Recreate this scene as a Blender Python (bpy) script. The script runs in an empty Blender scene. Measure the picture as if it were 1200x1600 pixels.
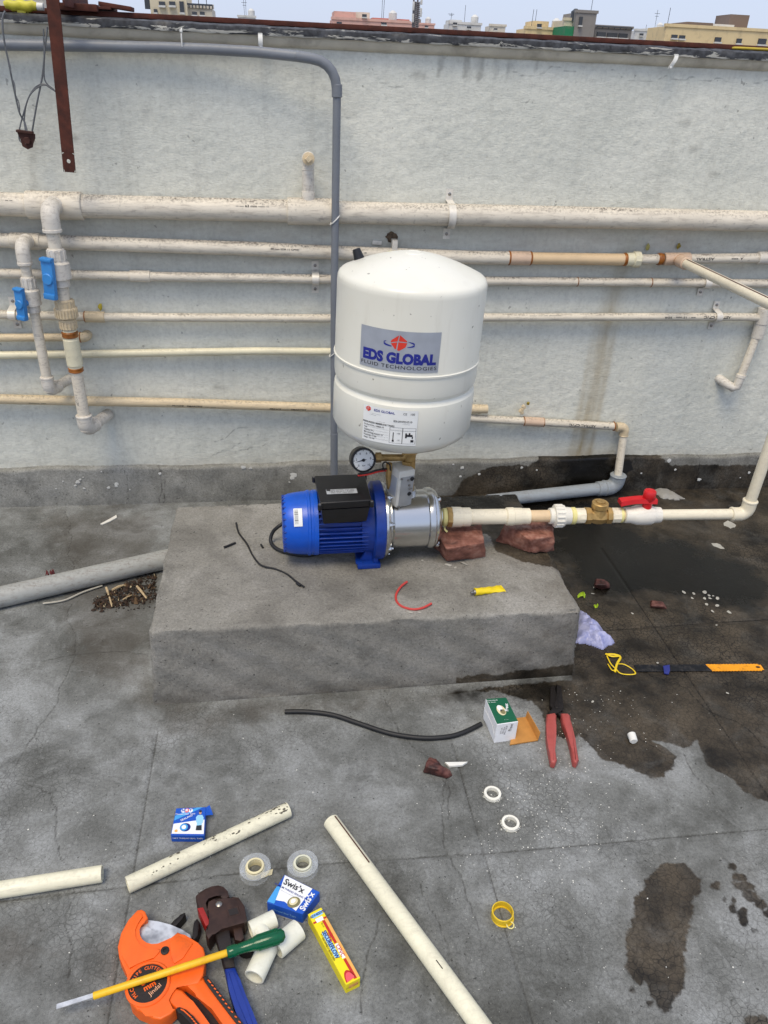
import bpy, bmesh, math, random
import numpy as np
from mathutils import Vector, Matrix

# ---------------------------------------------------------------- scene, camera, sky, sun
scn = bpy.context.scene
COL = scn.collection
rnd = random.Random(7)
np.random.seed(5)
CAM_H = 1.3
FPX = 1191.6                      # focal length in photo pixels (photo 1200 x 1600)
YAW, PITCH, ROLL = (math.radians(a) for a in (8.506, 30.105, -2.628))
_f = Vector((math.sin(YAW)*math.cos(PITCH), math.cos(YAW)*math.cos(PITCH), -math.sin(PITCH)))
_r = Vector((math.cos(YAW), -math.sin(YAW), 0.0))
_d = _f.cross(_r)
RT = math.cos(ROLL)*_r + math.sin(ROLL)*_d
DN = -math.sin(ROLL)*_r + math.cos(ROLL)*_d
CAMP = Vector((0, 0, CAM_H))
cam_d = bpy.data.cameras.new('camera'); cam = bpy.data.objects.new('camera', cam_d); COL.objects.link(cam)
cam_d.sensor_fit = 'VERTICAL'; cam_d.sensor_height = 36; cam_d.sensor_width = 27
cam_d.lens = 36*FPX/1600
cam_d.clip_start = 0.05; cam_d.clip_end = 6000
m = Matrix((RT, -DN, -_f)).transposed().to_4x4(); m.translation = CAMP
cam.matrix_world = m
scn.camera = cam

SUN_EL, SUN_AZ = math.radians(66), math.radians(212)   # azimuth clockwise from +Y
w = bpy.data.worlds.new('World'); scn.world = w; w.use_nodes = True
nt = w.node_tree; bg = nt.nodes['Background']
sky = nt.nodes.new('ShaderNodeTexSky'); sky.sky_type = 'NISHITA'; sky.sun_disc = False
sky.sun_elevation = SUN_EL; sky.sun_rotation = SUN_AZ
sky.altitude = 300; sky.air_density = 1.1; sky.dust_density = 2.6; sky.ozone_density = 2.2
hz = nt.nodes.new('ShaderNodeMix'); hz.data_type = 'RGBA'; hz.inputs[0].default_value = .75      # thin even haze over the blue
hz.inputs[7].default_value = (4.8, 5.35, 6.9, 1)
nt.links.new(sky.outputs[0], hz.inputs[6]); nt.links.new(hz.outputs[2], bg.inputs[0]); bg.inputs[1].default_value = 0.1
sl = bpy.data.lights.new('sun', 'SUN'); sl.energy = 1.5; sl.angle = math.radians(28); sl.color = (1, .86, .63)
so = bpy.data.objects.new('sun', sl); COL.objects.link(so)
sd = Vector((math.sin(SUN_AZ)*math.cos(SUN_EL), math.cos(SUN_AZ)*math.cos(SUN_EL), math.sin(SUN_EL)))
so.rotation_euler = sd.to_track_quat('Z', 'Y').to_euler(); so.location = (-3, -3, 8)
scn.view_settings.view_transform = 'Standard'; scn.view_settings.look = 'None'
scn.view_settings.exposure = 0.58; scn.view_settings.gamma = 1.0
scn.render.engine = 'CYCLES'
scn.cycles.max_bounces = 6; scn.cycles.diffuse_bounces = 2; scn.cycles.adaptive_threshold = .02; scn.cycles.glossy_bounces = 3; scn.cycles.transmission_bounces = 4; scn.cycles.caustics_reflective = False; scn.cycles.caustics_refractive = False

# ---------------------------------------------------------------- pixel rays (photo pixels -> places)
def ray(x, y): return RT*((x-600)/FPX) + DN*((y-800)/FPX) + _f
def G(x, y, z=0.0):
    d = ray(x, y); return CAMP + d*((z-CAM_H)/d.z)
def W(x, y, Y):
    d = ray(x, y); return CAMP + d*(Y/d.y)
def crop(pts, s, ox, oy): return [(ox+p[0]*s, oy+p[1]*s) for p in pts]

# ---------------------------------------------------------------- mesh builder
class MB:
    def __init__(s): s.v = []; s.f = []
    def add(s, vs, fs):
        o = len(s.v); s.v += [Vector(v) for v in vs]; s.f += [tuple(i+o for i in f) for f in fs]; return s
    def bm(s, b):
        b.verts.ensure_lookup_table(); b.verts.index_update()
        s.add([v.co.copy() for v in b.verts], [[v.index for v in f.verts] for f in b.faces]); b.free(); return s
    def box(s, c, size, M=None, bev=0.0, seg=2):
        b = bmesh.new(); bmesh.ops.create_cube(b, size=1)
        for v in b.verts: v.co = Vector((v.co.x*size[0], v.co.y*size[1], v.co.z*size[2]))
        if bev: bmesh.ops.bevel(b, geom=b.edges[:], offset=bev, segments=seg, affect='EDGES', profile=.6)
        R_ = M or Matrix.Identity(3)
        for v in b.verts: v.co = R_ @ v.co + Vector(c)
        return s.bm(b)
    def prism(s, pts, z0, z1, bev=0.0, seg=2, taper=0.0, tapdir=None):
        # pts: list of Vectors (xy used); vertical prism between z0 and z1
        n = len(pts); a = 0
        for i in range(n): a += pts[i][0]*pts[(i+1) % n][1]-pts[(i+1) % n][0]*pts[i][1]
        if a < 0: pts = pts[::-1]
        b = bmesh.new()
        lo = [b.verts.new((p[0], p[1], z0)) for p in pts]; hi = [b.verts.new((p[0], p[1], z1)) for p in pts]
        b.faces.new(lo[::-1]); top = b.faces.new(hi)
        for i in range(n): b.faces.new((lo[i], lo[(i+1) % n], hi[(i+1) % n], hi[i]))
        if bev: bmesh.ops.bevel(b, geom=[e for e in top.edges], offset=bev, segments=seg, affect='EDGES', profile=.6)
        big = [f for f in b.faces if len(f.verts) > 4]
        bmesh.ops.triangulate(b, faces=big, ngon_method='EAR_CLIP')
        return s.bm(b)
    def hexa(s, bot, top, bev=0.0, seg=2):
        b = bmesh.new()
        lo = [b.verts.new(p) for p in bot]; hi = [b.verts.new(p) for p in top]; n = len(lo)
        b.faces.new(lo[::-1]); b.faces.new(hi)
        for i in range(n): b.faces.new((lo[i], lo[(i+1) % n], hi[(i+1) % n], hi[i]))
        bmesh.ops.recalc_face_normals(b, faces=b.faces[:])
        if bev: bmesh.ops.bevel(b, geom=b.edges[:], offset=bev, segments=seg, affect='EDGES', profile=.6)
        return s.bm(b)
    def lathe(s, o, ax, prof, seg=28, a0=0.0, cap=True):
        o = Vector(o); ax = Vector(ax).normalized()
        t = Vector((0, 0, 1)) if abs(ax.z) < .9 else Vector((1, 0, 0))
        u = ax.cross(t).normalized(); v = ax.cross(u)
        vs = []; fs = []
        rows = []
        for (z, r) in prof:
            if r <= 1e-6:
                rows.append([len(vs)]); vs.append(o+ax*z)
            else:
                rows.append(list(range(len(vs), len(vs)+seg)))
                for k in range(seg):
                    a = a0+2*math.pi*k/seg; vs.append(o+ax*z+(u*math.cos(a)+v*math.sin(a))*r)
        for i in range(len(rows)-1):
            A, B = rows[i], rows[i+1]
            for k in range(seg):
                k2 = (k+1) % seg
                if len(A) == 1 and len(B) == 1: continue
                if len(A) == 1: fs.append((A[0], B[k], B[k2]))
                elif len(B) == 1: fs.append((A[k], B[0], A[k2]))
                else: fs.append((A[k], B[k], B[k2], A[k2]))
        if cap and len(rows[0]) > 1 and prof[0] != prof[-1]: fs.append(tuple(rows[0]))
        if cap and len(rows[-1]) > 1 and prof[0] != prof[-1]: fs.append(tuple(rows[-1][::-1]))
        return s.add(vs, fs)
    def cyl(s, p0, p1, r, seg=24, bev=0.0):
        p0 = Vector(p0); p1 = Vector(p1); L = (p1-p0).length
        pr = [(0, r), (L, r)] if not bev else [(0, r-bev), (bev*.3, r-bev*.3), (bev, r), (L-bev, r), (L-bev*.3, r-bev*.3), (L, r-bev)]
        return s.lathe(p0, p1-p0, pr, seg)
    def hollow(s, p0, p1, r, ri, seg=28):
        p0 = Vector(p0); p1 = Vector(p1); L = (p1-p0).length
        e = .0006
        return s.lathe(p0, p1-p0, [(0, ri), (0, r-e), (e, r), (L-e, r), (L, r-e), (L, ri), (0, ri)], seg)
    def tube(s, pts, r, seg=16, cap=True, flat=1.0):
        pts = [Vector(p) for p in pts]; n = len(pts)
        rs = r if isinstance(r, (list, tuple)) else [r]*n
        T = []
        for i in range(n):
            a = pts[max(i-1, 0)]; b = pts[min(i+1, n-1)]; T.append((b-a).normalized())
        t0 = T[0]; up = Vector((0, 0, 1)) if abs(t0.z) < .9 else Vector((0, 1, 0))
        u = t0.cross(up).normalized(); vs = []; fs = []
        for i in range(n):
            if i:
                q = T[i-1].rotation_difference(T[i]); u = (q @ u).normalized()
            v = T[i].cross(u)
            for k in range(seg):
                a = 2*math.pi*k/seg; vs.append(pts[i]+u*(math.cos(a)*rs[i])+v*(math.sin(a)*rs[i]*flat))
        for i in range(n-1):
            for k in range(seg):
                k2 = (k+1) % seg
                fs.append((i*seg+k, i*seg+k2, (i+1)*seg+k2, (i+1)*seg+k))
        if cap: fs.append(tuple(range(seg))[::-1]); fs.append(tuple(range((n-1)*seg, n*seg)))
        return s.add(vs, fs)
    def quad(s, a, b, c, d): return s.add([a, b, c, d], [(0, 1, 2, 3)])
    def build(s, name, mat, parent=None, smooth=35, kind=None, label=None):
        me = bpy.data.meshes.new(name)
        off = Vector((0, 0, 0))
        if parent is not None:
            off = Vector(parent.get('_o', (0, 0, 0)))
        me.from_pydata([v-off for v in s.v], [], s.f)
        b = bmesh.new(); b.from_mesh(me); bmesh.ops.recalc_face_normals(b, faces=b.faces[:]); b.to_mesh(me); b.free()
        me.validate()
        if smooth:
            me.shade_smooth(); me.set_sharp_from_angle(angle=math.radians(smooth))
        if mat is not None: me.materials.append(mat)
        o = bpy.data.objects.new(name, me); COL.objects.link(o)
        if parent is not None:
            o.parent = parent; o['_o'] = tuple(off)
        if kind: o['kind'] = kind
        if label: o['label'] = label
        return o

def thing(name, label, cat, loc, group=None):
    o = bpy.data.objects.new(name, None); COL.objects.link(o); o.location = loc; o['_o'] = tuple(loc)
    o.empty_display_size = .05
    o['label'] = label; o['category'] = cat
    if group: o['group'] = group
    return o
def tag(o, label, cat, group=None, kind=None):
    if kind: o['kind'] = kind
    o['label'] = label; o['category'] = cat
    if group: o['group'] = group
    # move the origin to the base of the mesh
    me = o.data; n = len(me.vertices); a = np.empty(n*3); me.vertices.foreach_get('co', a); a = a.reshape(-1, 3)
    c = (a.min(0)+a.max(0))/2; c[2] = a[:, 2].min()
    a -= c; me.vertices.foreach_set('co', a.ravel()); me.update(); o.location = c
    return o
def solo(mb, name, mat, label, cat, group=None, kind=None, smooth=35):
    return tag(mb.build(name, mat, None, smooth), label, cat, group, kind)

# ---------------------------------------------------------------- text
def text_geo(txt, size, bold=0.0, align='CENTER', xs=1.0, space=1.0):
    c = bpy.data.curves.new('t', 'FONT'); c.body = txt; c.size = size; c.offset = bold*size
    c.align_x = align; c.align_y = 'CENTER'; c.space_character = space; c.resolution_u = 3
    o = bpy.data.objects.new('t', c); COL.objects.link(o)
    dg = bpy.context.evaluated_depsgraph_get()
    me = bpy.data.meshes.new_from_object(o.evaluated_get(dg))
    vs = [(v.co.x*xs, v.co.y) for v in me.vertices]; fs = [tuple(p.vertices) for p in me.polygons]
    bpy.data.objects.remove(o); bpy.data.curves.remove(c); bpy.data.meshes.remove(me)
    return vs, fs
def text_flat(mb, txt, o, ux, uy, size, **k):
    vs, fs = text_geo(txt, size, **k); o = Vector(o)
    return mb.add([o+ux*x+uy*y for x, y in vs], fs)
def text_cyl(mb, txt, o, ax, zero, R_, size, along_axis=False, flip=1, **k):
    """wrap text on a cylinder: axis ax through o; 'zero' = radial direction of the text centre.
    along_axis: text runs along the axis (pipe print), else round the cylinder."""
    ax = Vector(ax).normalized(); e0 = Vector(zero); e0 = (e0-ax*e0.dot(ax)).normalized(); e1 = ax.cross(e0)
    vs, fs = text_geo(txt, size, **k); out = []
    for x, y in vs:
        if along_axis: a, z = -y*flip/R_, x*flip
        else: a, z = x/R_, y
        out.append(Vector(o)+ax*z+(e0*math.cos(a)+e1*math.sin(a))*R_)
    return mb.add(out, fs)
def patch_cyl(mb, o, ax, zero, R_, a0, a1, z0, z1, n=24, cut=None):
    ax = Vector(ax).normalized(); e0 = Vector(zero); e0 = (e0-ax*e0.dot(ax)).normalized(); e1 = ax.cross(e0)
    vs = []; fs = []
    for i in range(n+1):
        a = a0+(a1-a0)*i/n; d = (e0*math.cos(a)+e1*math.sin(a))*R_
        vs += [Vector(o)+ax*z0+d, Vector(o)+ax*z1+d]
    for i in range(n): fs.append((2*i, 2*i+2, 2*i+3, 2*i+1))
    return mb.add(vs, fs)
def poly_cyl(mb, pts, o, ax, zero, R_):
    ax = Vector(ax).normalized(); e0 = Vector(zero); e0 = (e0-ax*e0.dot(ax)).normalized(); e1 = ax.cross(e0)
    b = bmesh.new(); vs = [b.verts.new((x, y, 0)) for x, y in pts]; b.faces.new(vs)
    bmesh.ops.triangulate(b, faces=b.faces[:])
    for v in b.verts:
        x, y = v.co.x, v.co.y; v.co = Vector(o)+ax*y+(e0*math.cos(x/R_)+e1*math.sin(x/R_))*R_
    return mb.bm(b)

# ---------------------------------------------------------------- materials
MATS = {}
def lin(c):   # sRGB 0-255 -> linear
    return tuple(((v/255)/12.92 if v/255 < .04045 else ((v/255+.055)/1.055)**2.4) for v in c)
class NT:
    def __init__(s, name):
        s.m = bpy.data.materials.new(name); s.m.use_nodes = True; s.t = s.m.node_tree
        s.b = s.t.nodes['Principled BSDF']
    def n(s, typ, **k):
        nd = s.t.nodes.new(typ)
        for a, v in k.items():
            if a.startswith('i_'):
                key = a[2:]; key = int(key) if key.isdigit() else key.replace('_', ' ')
                nd.inputs[key].default_value = v
            else: setattr(nd, a, v)
        return nd
    def l(s, a, b): s.t.links.new(a, b)
    def val(s, sock, v):
        if isinstance(v, bpy.types.NodeSocket): s.l(v, sock)
        else: sock.default_value = v
    def coord(s, scale=(1, 1, 1), which='Object'):
        g = s.n('ShaderNodeNewGeometry') if which == 'World' else s.n('ShaderNodeTexCoord')
        mp = s.n('ShaderNodeMapping'); mp.inputs['Scale'].default_value = scale
        s.l(g.outputs['Position' if which == 'World' else which], mp.inputs[0]); return mp.outputs[0]
    def noise(s, vec, scale, detail=4, rough=.55, dist=0.0):
        n = s.n('ShaderNodeTexNoise'); n.inputs['Scale'].default_value = scale; n.inputs['Detail'].default_value = min(detail, 1.5 if scale >= 100 else 2.5 if scale >= 25 else 4)
        n.inputs['Roughness'].default_value = rough; n.inputs['Distortion'].default_value = dist
        s.l(vec, n.inputs['Vector']); return n.outputs['Fac']
    def ramp(s, fac, stops):
        r = s.n('ShaderNodeValToRGB'); s.l(fac, r.inputs[0]); e = r.color_ramp.elements
        while len(e) < len(stops): e.new(.5)
        for k, (p, c) in enumerate(stops):
            e[k].position = p
            e[k].color = (c, c, c, 1) if isinstance(c, (int, float)) else (*c[:3], 1)
        return r.outputs[0]
    def mix(s, fac, a, b, mode='MIX'):
        x = s.n('ShaderNodeMix', data_type='RGBA', blend_type=mode); s.val(x.inputs[0], fac)
        for i, v in ((6, a), (7, b)):
            if isinstance(v, (tuple, list)): v = (*v[:3], 1)
            s.val(x.inputs[i], v)
        return x.outputs[2]
    def math(s, op, a, b=0.0, c=0.0, clamp=False):
        x = s.n('ShaderNodeMath', operation=op, use_clamp=clamp); s.val(x.inputs[0], a); s.val(x.inputs[1], b); s.val(x.inputs[2], c)
        return x.outputs[0]
    def sstep(s, v, a, b):
        x = s.n('ShaderNodeMapRange', interpolation_type='SMOOTHSTEP'); s.l(v, x.inputs[0])
        x.inputs[1].default_value = a; x.inputs[2].default_value = b; x.inputs[3].default_value = 0; x.inputs[4].default_value = 1
        return x.outputs[0]
    def attr(s, name): return s.n('ShaderNodeAttribute', attribute_name=name).outputs['Fac']
    def bump(s, h, strength, dist=.002, prev=None):
        b = s.n('ShaderNodeBump'); b.inputs['Strength'].default_value = strength; b.inputs['Distance'].default_value = dist
        s.l(h, b.inputs['Height'])
        if prev is not None: s.l(prev, b.inputs['Normal'])
        return b.outputs[0]
    def out(s, col=None, rough=None, metal=None, normal=None, **k):
        if col is not None: s.val(s.b.inputs['Base Color'], (*col[:3], 1) if isinstance(col, (tuple, list)) else col)
        if rough is not None: s.val(s.b.inputs['Roughness'], rough)
        if metal is not None: s.val(s.b.inputs['Metallic'], metal)
        if normal is not None: s.l(normal, s.b.inputs['Normal'])
        for a, v in k.items(): s.val(s.b.inputs[a.replace('_', ' ')], v)
        return s.m
def simple(name, srgb, rough=.5, metal=0.0, var=.10, scale=30, bump=0.0, bscale=200, dirt=0.0, dirtc=(.05, .045, .04), dscale=18, linear=False):
    if name in MATS: return MATS[name]
    t = NT(name); c = srgb if linear else lin(srgb); v = t.coord(which='World')
    n = t.noise(v, scale, 5)
    col = t.mix(t.ramp(n, [(.3, 0), (.7, 1)]), tuple(x*(1-var) for x in c), tuple(min(1, x*(1+var)) for x in c))
    if dirt:
        d = t.noise(v, dscale, 8, .68)
        col = t.mix(t.math('MULTIPLY', t.ramp(d, [(.52, 0), (.72, 1)]), dirt), col, dirtc)
    rg = t.math('ADD', rough-.06, t.math('MULTIPLY', n, .12))
    nm = t.bump(t.noise(v, bscale, 4), bump, .001) if bump else None
    MATS[name] = t.out(col, rg, metal, nm); return MATS[name]

def pipe_mat(name, srgb, darkening=.5, dust=.5, rough=.5):
    """old plastic pipe: mottled plastic, dirt specks, dust on whatever faces up"""
    t = NT(name); c = lin(srgb); v = t.coord(which='World')
    n = t.noise(v, 9, 6, .6)
    vs = t.coord((6, 40, 40), 'World')
    stre = t.noise(vs, 3.2, 7, .7)
    col = t.mix(t.ramp(n, [(.3, 0), (.72, 1)]), tuple(x*.88 for x in c), tuple(min(1, x*1.06) for x in c))
    g = t.n('ShaderNodeNewGeometry'); sx = t.n('ShaderNodeSeparateXYZ'); t.l(g.outputs['Normal'], sx.inputs[0])
    up = t.sstep(sx.outputs[2], .25, .95)
    sp = t.ramp(t.noise(v, 140, 4, .7), [(.47, 0), (.62, 1)])
    patch = t.ramp(t.noise(vs, 1.1, 6, .65), [(.36, 0), (.66, 1)])
    dm = t.math('MULTIPLY', t.math('MULTIPLY', up, t.math('ADD', patch, .25)), t.math('ADD', t.math('MULTIPLY', sp, .75), .25))
    col = t.mix(t.math('MULTIPLY', dm, dust, clamp=True), col, lin((92, 84, 78)))
    gm = t.math('MULTIPLY', t.ramp(stre, [(.50, 0), (.68, 1)]), darkening)
    col = t.mix(gm, col, lin((122, 110, 100)))
    sc = t.ramp(t.noise(v, 60, 8, .75), [(.60, 0), (.70, 1)])
    col = t.mix(t.math('MULTIPLY', sc, darkening*.7), col, lin((105, 96, 88)))
    t.out(col, t.math('ADD', rough, t.math('MULTIPLY', dm, .25)), 0.0, t.bump(t.noise(v, 90, 5), .12, .001))
    MATS[name] = t.m; return t.m

# ================================================================ THE SETTING
YW = 2.35                      # front plane of the parapet wall
ZB = 0.212                     # top of the concrete plinth
def sdf_poly(P, poly):
    poly = np.array([(p[0], p[1]) for p in poly]); n = len(poly)
    d = np.full(len(P), 1e9); ins = np.zeros(len(P), bool)
    for i in range(n):
        a = poly[i]; b = poly[(i+1) % n]; ab = b-a; ap = P-a
        t = np.clip((ap@ab)/max(ab@ab, 1e-12), 0, 1)
        d = np.minimum(d, np.hypot(ap[:, 0]-t*ab[0], ap[:, 1]-t*ab[1]))
        c = ((a[1] > P[:, 1]) != (b[1] > P[:, 1]))
        xi = a[0]+(P[:, 1]-a[1])*ab[0]/(ab[1] if abs(ab[1]) > 1e-12 else 1e-12)
        ins ^= c & (P[:, 0] < xi)
    return np.where(ins, d, -d)
def dist_line(P, line):
    d = np.full(len(P), 1e9)
    for i in range(len(line)-1):
        a = np.array(line[i][:2]); b = np.array(line[i+1][:2]); ab = b-a; ap = P-a
        t = np.clip((ap@ab)/max(ab@ab, 1e-12), 0, 1)
        d = np.minimum(d, np.hypot(ap[:, 0]-t*ab[0], ap[:, 1]-t*ab[1]))
    return d
def wiggle(line, amp=.25, it=3):
    line = [np.array((p[0], p[1]), float) for p in line]
    for k in range(it):
        o = [line[0]]
        for a, b in zip(line, line[1:]):
            d = b-a; nrm = np.array((-d[1], d[0])); o += [(a+b)/2+nrm*rnd.uniform(-amp, amp)*.5, b]
        line = o
    return line
def g2(pts, z=0.0): return [tuple(G(x, y, z)[:2]) for x, y in pts]
def grid_mesh(name, xs, ys, fn, mat, attrs, extra=None, parent=None, kind=None):
    X, Y = np.meshgrid(xs, ys); P = np.column_stack([X.ravel(), Y.ravel()])
    co = fn(P); nx, ny = len(xs), len(ys)
    i = np.arange((nx-1)*(ny-1)); r = i//(nx-1); c = i % (nx-1); a = r*nx+c
    q = np.column_stack([a, a+1, a+nx+1, a+nx]).astype(np.int32)
    me = bpy.data.meshes.new(name)
    off = np.array(parent['_o']) if parent is not None else np.zeros(3)
    V = co-off; Q = q; nf = len(q)
    if extra is not None:
        ev, ef = extra; ef = np.array(ef, np.int32)+len(V); V = np.vstack([V, np.array(ev)-off]); Q = np.vstack([Q, ef]); 
    me.vertices.add(len(V)); me.vertices.foreach_set('co', V.ravel().astype(np.float32))
    me.loops.add(len(Q)*4); me.loops.foreach_set('vertex_index', Q.ravel())
    me.polygons.add(len(Q)); me.polygons.foreach_set('loop_start', np.arange(0, len(Q)*4, 4, dtype=np.int32))
    me.update(calc_edges=True); me.validate()
    for k, arr in attrs.items():
        at = me.attributes.new(k, 'FLOAT', 'POINT'); b = np.full(len(V), -1.0, np.float32); b[:len(arr)] = arr; at.data.foreach_set('value', b)
    if extra is None: me.shade_smooth()
    me.materials.append(mat); o = bpy.data.objects.new(name, me); COL.objects.link(o)
    if parent is not None: o.parent = parent; o['_o'] = tuple(off)
    if kind: o['kind'] = kind
    return o

# ---- concrete material shared by floor / plinth / skirting (different tints)
def concrete(name, c_dark, c_mid, c_light, craq=.6, brown=.0, bumpk=.35, scuff=.22):
    t = NT(name); v = t.coord(which='World')
    big = t.noise(v, 2.6, 6, .62, .4); med = t.noise(v, 9, 7, .66, .5); fine = t.noise(v, 170, 5, .7); mic = t.noise(v, 620, 3, .6)
    f = t.math('ADD', t.math('MULTIPLY', big, .62), t.math('MULTIPLY', med, .38))
    col = t.ramp(f, [(.38, c_dark), (.50, c_mid), (.62, c_light)])
    # pale bluish cement bloom and trowel scuffs
    scf = t.noise(t.coord((5, 3.4, 5), 'World'), 2.6, 8, .72, 2.2)
    col = t.mix(t.math('MULTIPLY', t.ramp(scf, [(.56, 0), (.74, 1)]), scuff), col, tuple(min(1, x*1.5) for x in c_light))
    blot = t.noise(v, 5.2, 8, .7, .8)
    col = t.mix(t.math('MULTIPLY', t.ramp(blot, [(.54, 0), (.66, 1)]), .42), col, tuple(x*.62 for x in c_dark))
    if brown:
        bn = t.noise(v, 3.4, 6, .6)
        col = t.mix(t.math('MULTIPLY', t.ramp(bn, [(.45, 0), (.75, 1)]), brown), col, lin((104, 90, 70)))
    g = t.math('ADD', t.math('MULTIPLY', fine, .5), t.math('MULTIPLY', mic, .5))
    col = t.mix(1.0, col, t.ramp(g, [(.33, .68), (.50, 1.0), (.68, 1.28)]), 'MULTIPLY')
    # white grit specks
    col = t.mix(t.ramp(t.noise(v, 230, 2, .5), [(.735, 0), (.76, .6)]), col, lin((190, 190, 182)))
    col = t.mix(t.ramp(t.noise(v, 150, 2, .5), [(.27, .7), (.30, 0)]), col, lin((42, 42, 40)))
    # craquelure
    vn = t.n('ShaderNodeTexVoronoi', feature='DISTANCE_TO_EDGE'); vn.inputs['Scale'].default_value = 82
    wv = t.n('ShaderNodeTexNoise'); wv.inputs['Scale'].default_value = 30; wv.inputs['Detail'].default_value = 3; t.l(v, wv.inputs['Vector'])
    vm = t.n('ShaderNodeVectorMath', operation='MULTIPLY_ADD'); t.l(wv.outputs['Color'], vm.inputs[0]); vm.inputs[1].default_value = (.016,)*3; t.l(v, vm.inputs[2])
    t.l(vm.outputs[0], vn.inputs['Vector'])
    edge = t.ramp(vn.outputs['Distance'], [(.0, 1), (.085, 0)])
    cm = t.ramp(t.noise(v, 3.1, 4, .6, .3), [(.47, .04), (.62, 1)])
    crq = t.math('MULTIPLY', edge, cm)
    damp_a = t.attr('damp'); soak_a = t.attr('soak'); crk = t.attr('crack'); dirt_a = t.attr('dirt')
    en = t.math('ADD', t.math('MULTIPLY', t.math('SUBTRACT', t.noise(v, 26, 7, .7), .5), .026), t.math('MULTIPLY', t.math('SUBTRACT', t.noise(v, 95, 3, .6), .5), .010))
    damp = t.math('ADD', t.math('MULTIPLY', t.sstep(t.math('ADD', damp_a, en), -.0025, .004), t.ramp(t.noise(v, 12, 4, .7, .5), [(.28, .70), (.52, .90)])), t.math('MULTIPLY', t.sstep(t.math('ADD', damp_a, t.math('MULTIPLY', en, 1.6)), -.045, .002), .16))
    soak = t.sstep(t.math('ADD', soak_a, t.math('MULTIPLY', t.math('SUBTRACT', t.noise(v, 7, 6, .65), .5), .34)), -.05, .07)
    dirt = t.sstep(t.math('ADD', dirt_a, t.math('MULTIPLY', t.math('SUBTRACT', t.noise(v, 14, 7, .7), .5), .20)), -.03, .06)
    col = t.mix(t.math('MULTIPLY', dirt, .34), col, lin((72, 62, 50)))
    # wetting darkens and browns the concrete
    dv = t.noise(v, 8, 6, .65)
    wetc = t.mix(t.ramp(dv, [(.36, 0), (.64, 1)]), lin((30, 26, 20)), lin((78, 70, 58)))
    wetc = t.mix(1.0, wetc, t.ramp(g, [(.30, .55), (.50, 1.0), (.72, 1.5)]), 'MULTIPLY')
    col = t.mix(t.math('MULTIPLY', damp, .93), col, wetc)
    crq = t.math('MULTIPLY', edge, t.math('ADD', cm, t.math('MULTIPLY', damp, .4), clamp=True))
    col = t.mix(t.math('MULTIPLY', crq, t.math('ADD', craq, t.math('MULTIPLY', damp, .4)), clamp=True), col, t.mix(damp, lin((64, 64, 62)), lin((16, 14, 12))))
    col = t.mix(t.math('MULTIPLY', soak, .94), col, lin((13, 12, 10)))
    ck = t.math('SUBTRACT', 1.0, t.sstep(t.math('ADD', crk, t.math('MULTIPLY', t.math('SUBTRACT', t.noise(v, 90, 3), .5), .004)), .0004, .0036))
    col = t.mix(t.math('MULTIPLY', ck, t.math('ADD', .55, t.math('MULTIPLY', damp, .3))), col, t.mix(damp, lin((44, 42, 38)), lin((14, 12, 10))))
    rough = t.math('SUBTRACT', t.math('ADD', .74, t.math('MULTIPLY', fine, .2)), t.math('ADD', t.math('MULTIPLY', damp, .26), t.math('MULTIPLY', soak, .34)), clamp=True)
    hgt = t.math('ADD', t.math('MULTIPLY', g, .5), t.math('MULTIPLY', med, .9))
    nm = t.bump(hgt, bumpk, .003)
    t.out(col, rough, 0, nm); t.b.inputs['Specular IOR Level'].default_value = .28
    MATS[name] = t.m; return t.m

M_floor = concrete('floor_concrete', lin((84, 85, 82)), lin((116, 118, 116)), lin((148, 151, 151)), .55)
M_plinth = concrete('plinth_concrete', lin((113, 111, 105)), lin((135, 133, 126)), lin((151, 149, 143)), .06, .06, .7, 0.0)
M_skirt = concrete('skirting_mortar', lin((106, 106, 101)), lin((132, 132, 127)), lin((152, 152, 147)), .35, .08, .6)

# ---- wet shapes, read off the photograph on the floor plane
cC = lambda p: crop(p, .3167, 820, 860)
cD = lambda p: crop(p, 1/3, 800, 1160)
damp_polys = [
    [(700, 1084), (770, 1078), (830, 1096), (848, 1112), (852, 1128), (868, 1150), (890, 1158), (905, 1146), (918, 1160), (940, 1186), (975, 1196), (1016, 1216), (1036, 1212), (1050, 1202), (1056, 1182),
     (1036, 1166), (1020, 1158), (1046, 1160), (1067, 1168), (1089, 1158), (1098, 1176), (1105, 1196), (1137, 1211), (1162, 1234), (1200, 1254), (1330, 1300), (1500, 1000), (1400, 740), (1000, 745), (870, 765), (780, 770), (640, 772), (640, 800), (800, 800), (905, 960), (893, 1062), (800, 1070)],
    cD([(700, 575), (800, 565), (885, 640), (885, 720), (840, 730), (850, 800), (805, 920), (815, 1050), (800, 1150), (740, 1240), (710, 1262), (650, 1190), (620, 1110), (605, 1135), (535, 1060), (545, 980), (530, 900), (560, 850), (575, 740), (620, 670), (660, 610)])]
for (x, y, a, b, th) in [(955, 672, 22, 20, 0), (995, 730, 13, 18, 0), (1035, 762, 17, 34, .1), (1085, 815, 20, 44, -.1), (1138, 887, 11, 10, 0), (990, 543, 8, 6, 0), (1030, 582, 24, 17, .3), (1065, 632, 38, 22, .3), (1090, 672, 48, 22, .2), (1118, 722, 46, 26, .6), (1160, 762, 38, 24, .6), (1196, 800, 24, 20, 0), (1150, 1312, 55, 32, 0), (985, 92, 30, 9, .5), (560, 1160, 12, 6, 0), (645, 1220, 18, 10, 0)]:
    damp_polys.append(cD([(x+a*math.cos(k)*math.cos(th)-b*math.sin(k)*math.sin(th), y+a*math.cos(k)*math.sin(th)+b*math.sin(k)*math.cos(th)) for k in np.linspace(0, 6.283, 12, endpoint=False)]))
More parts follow.
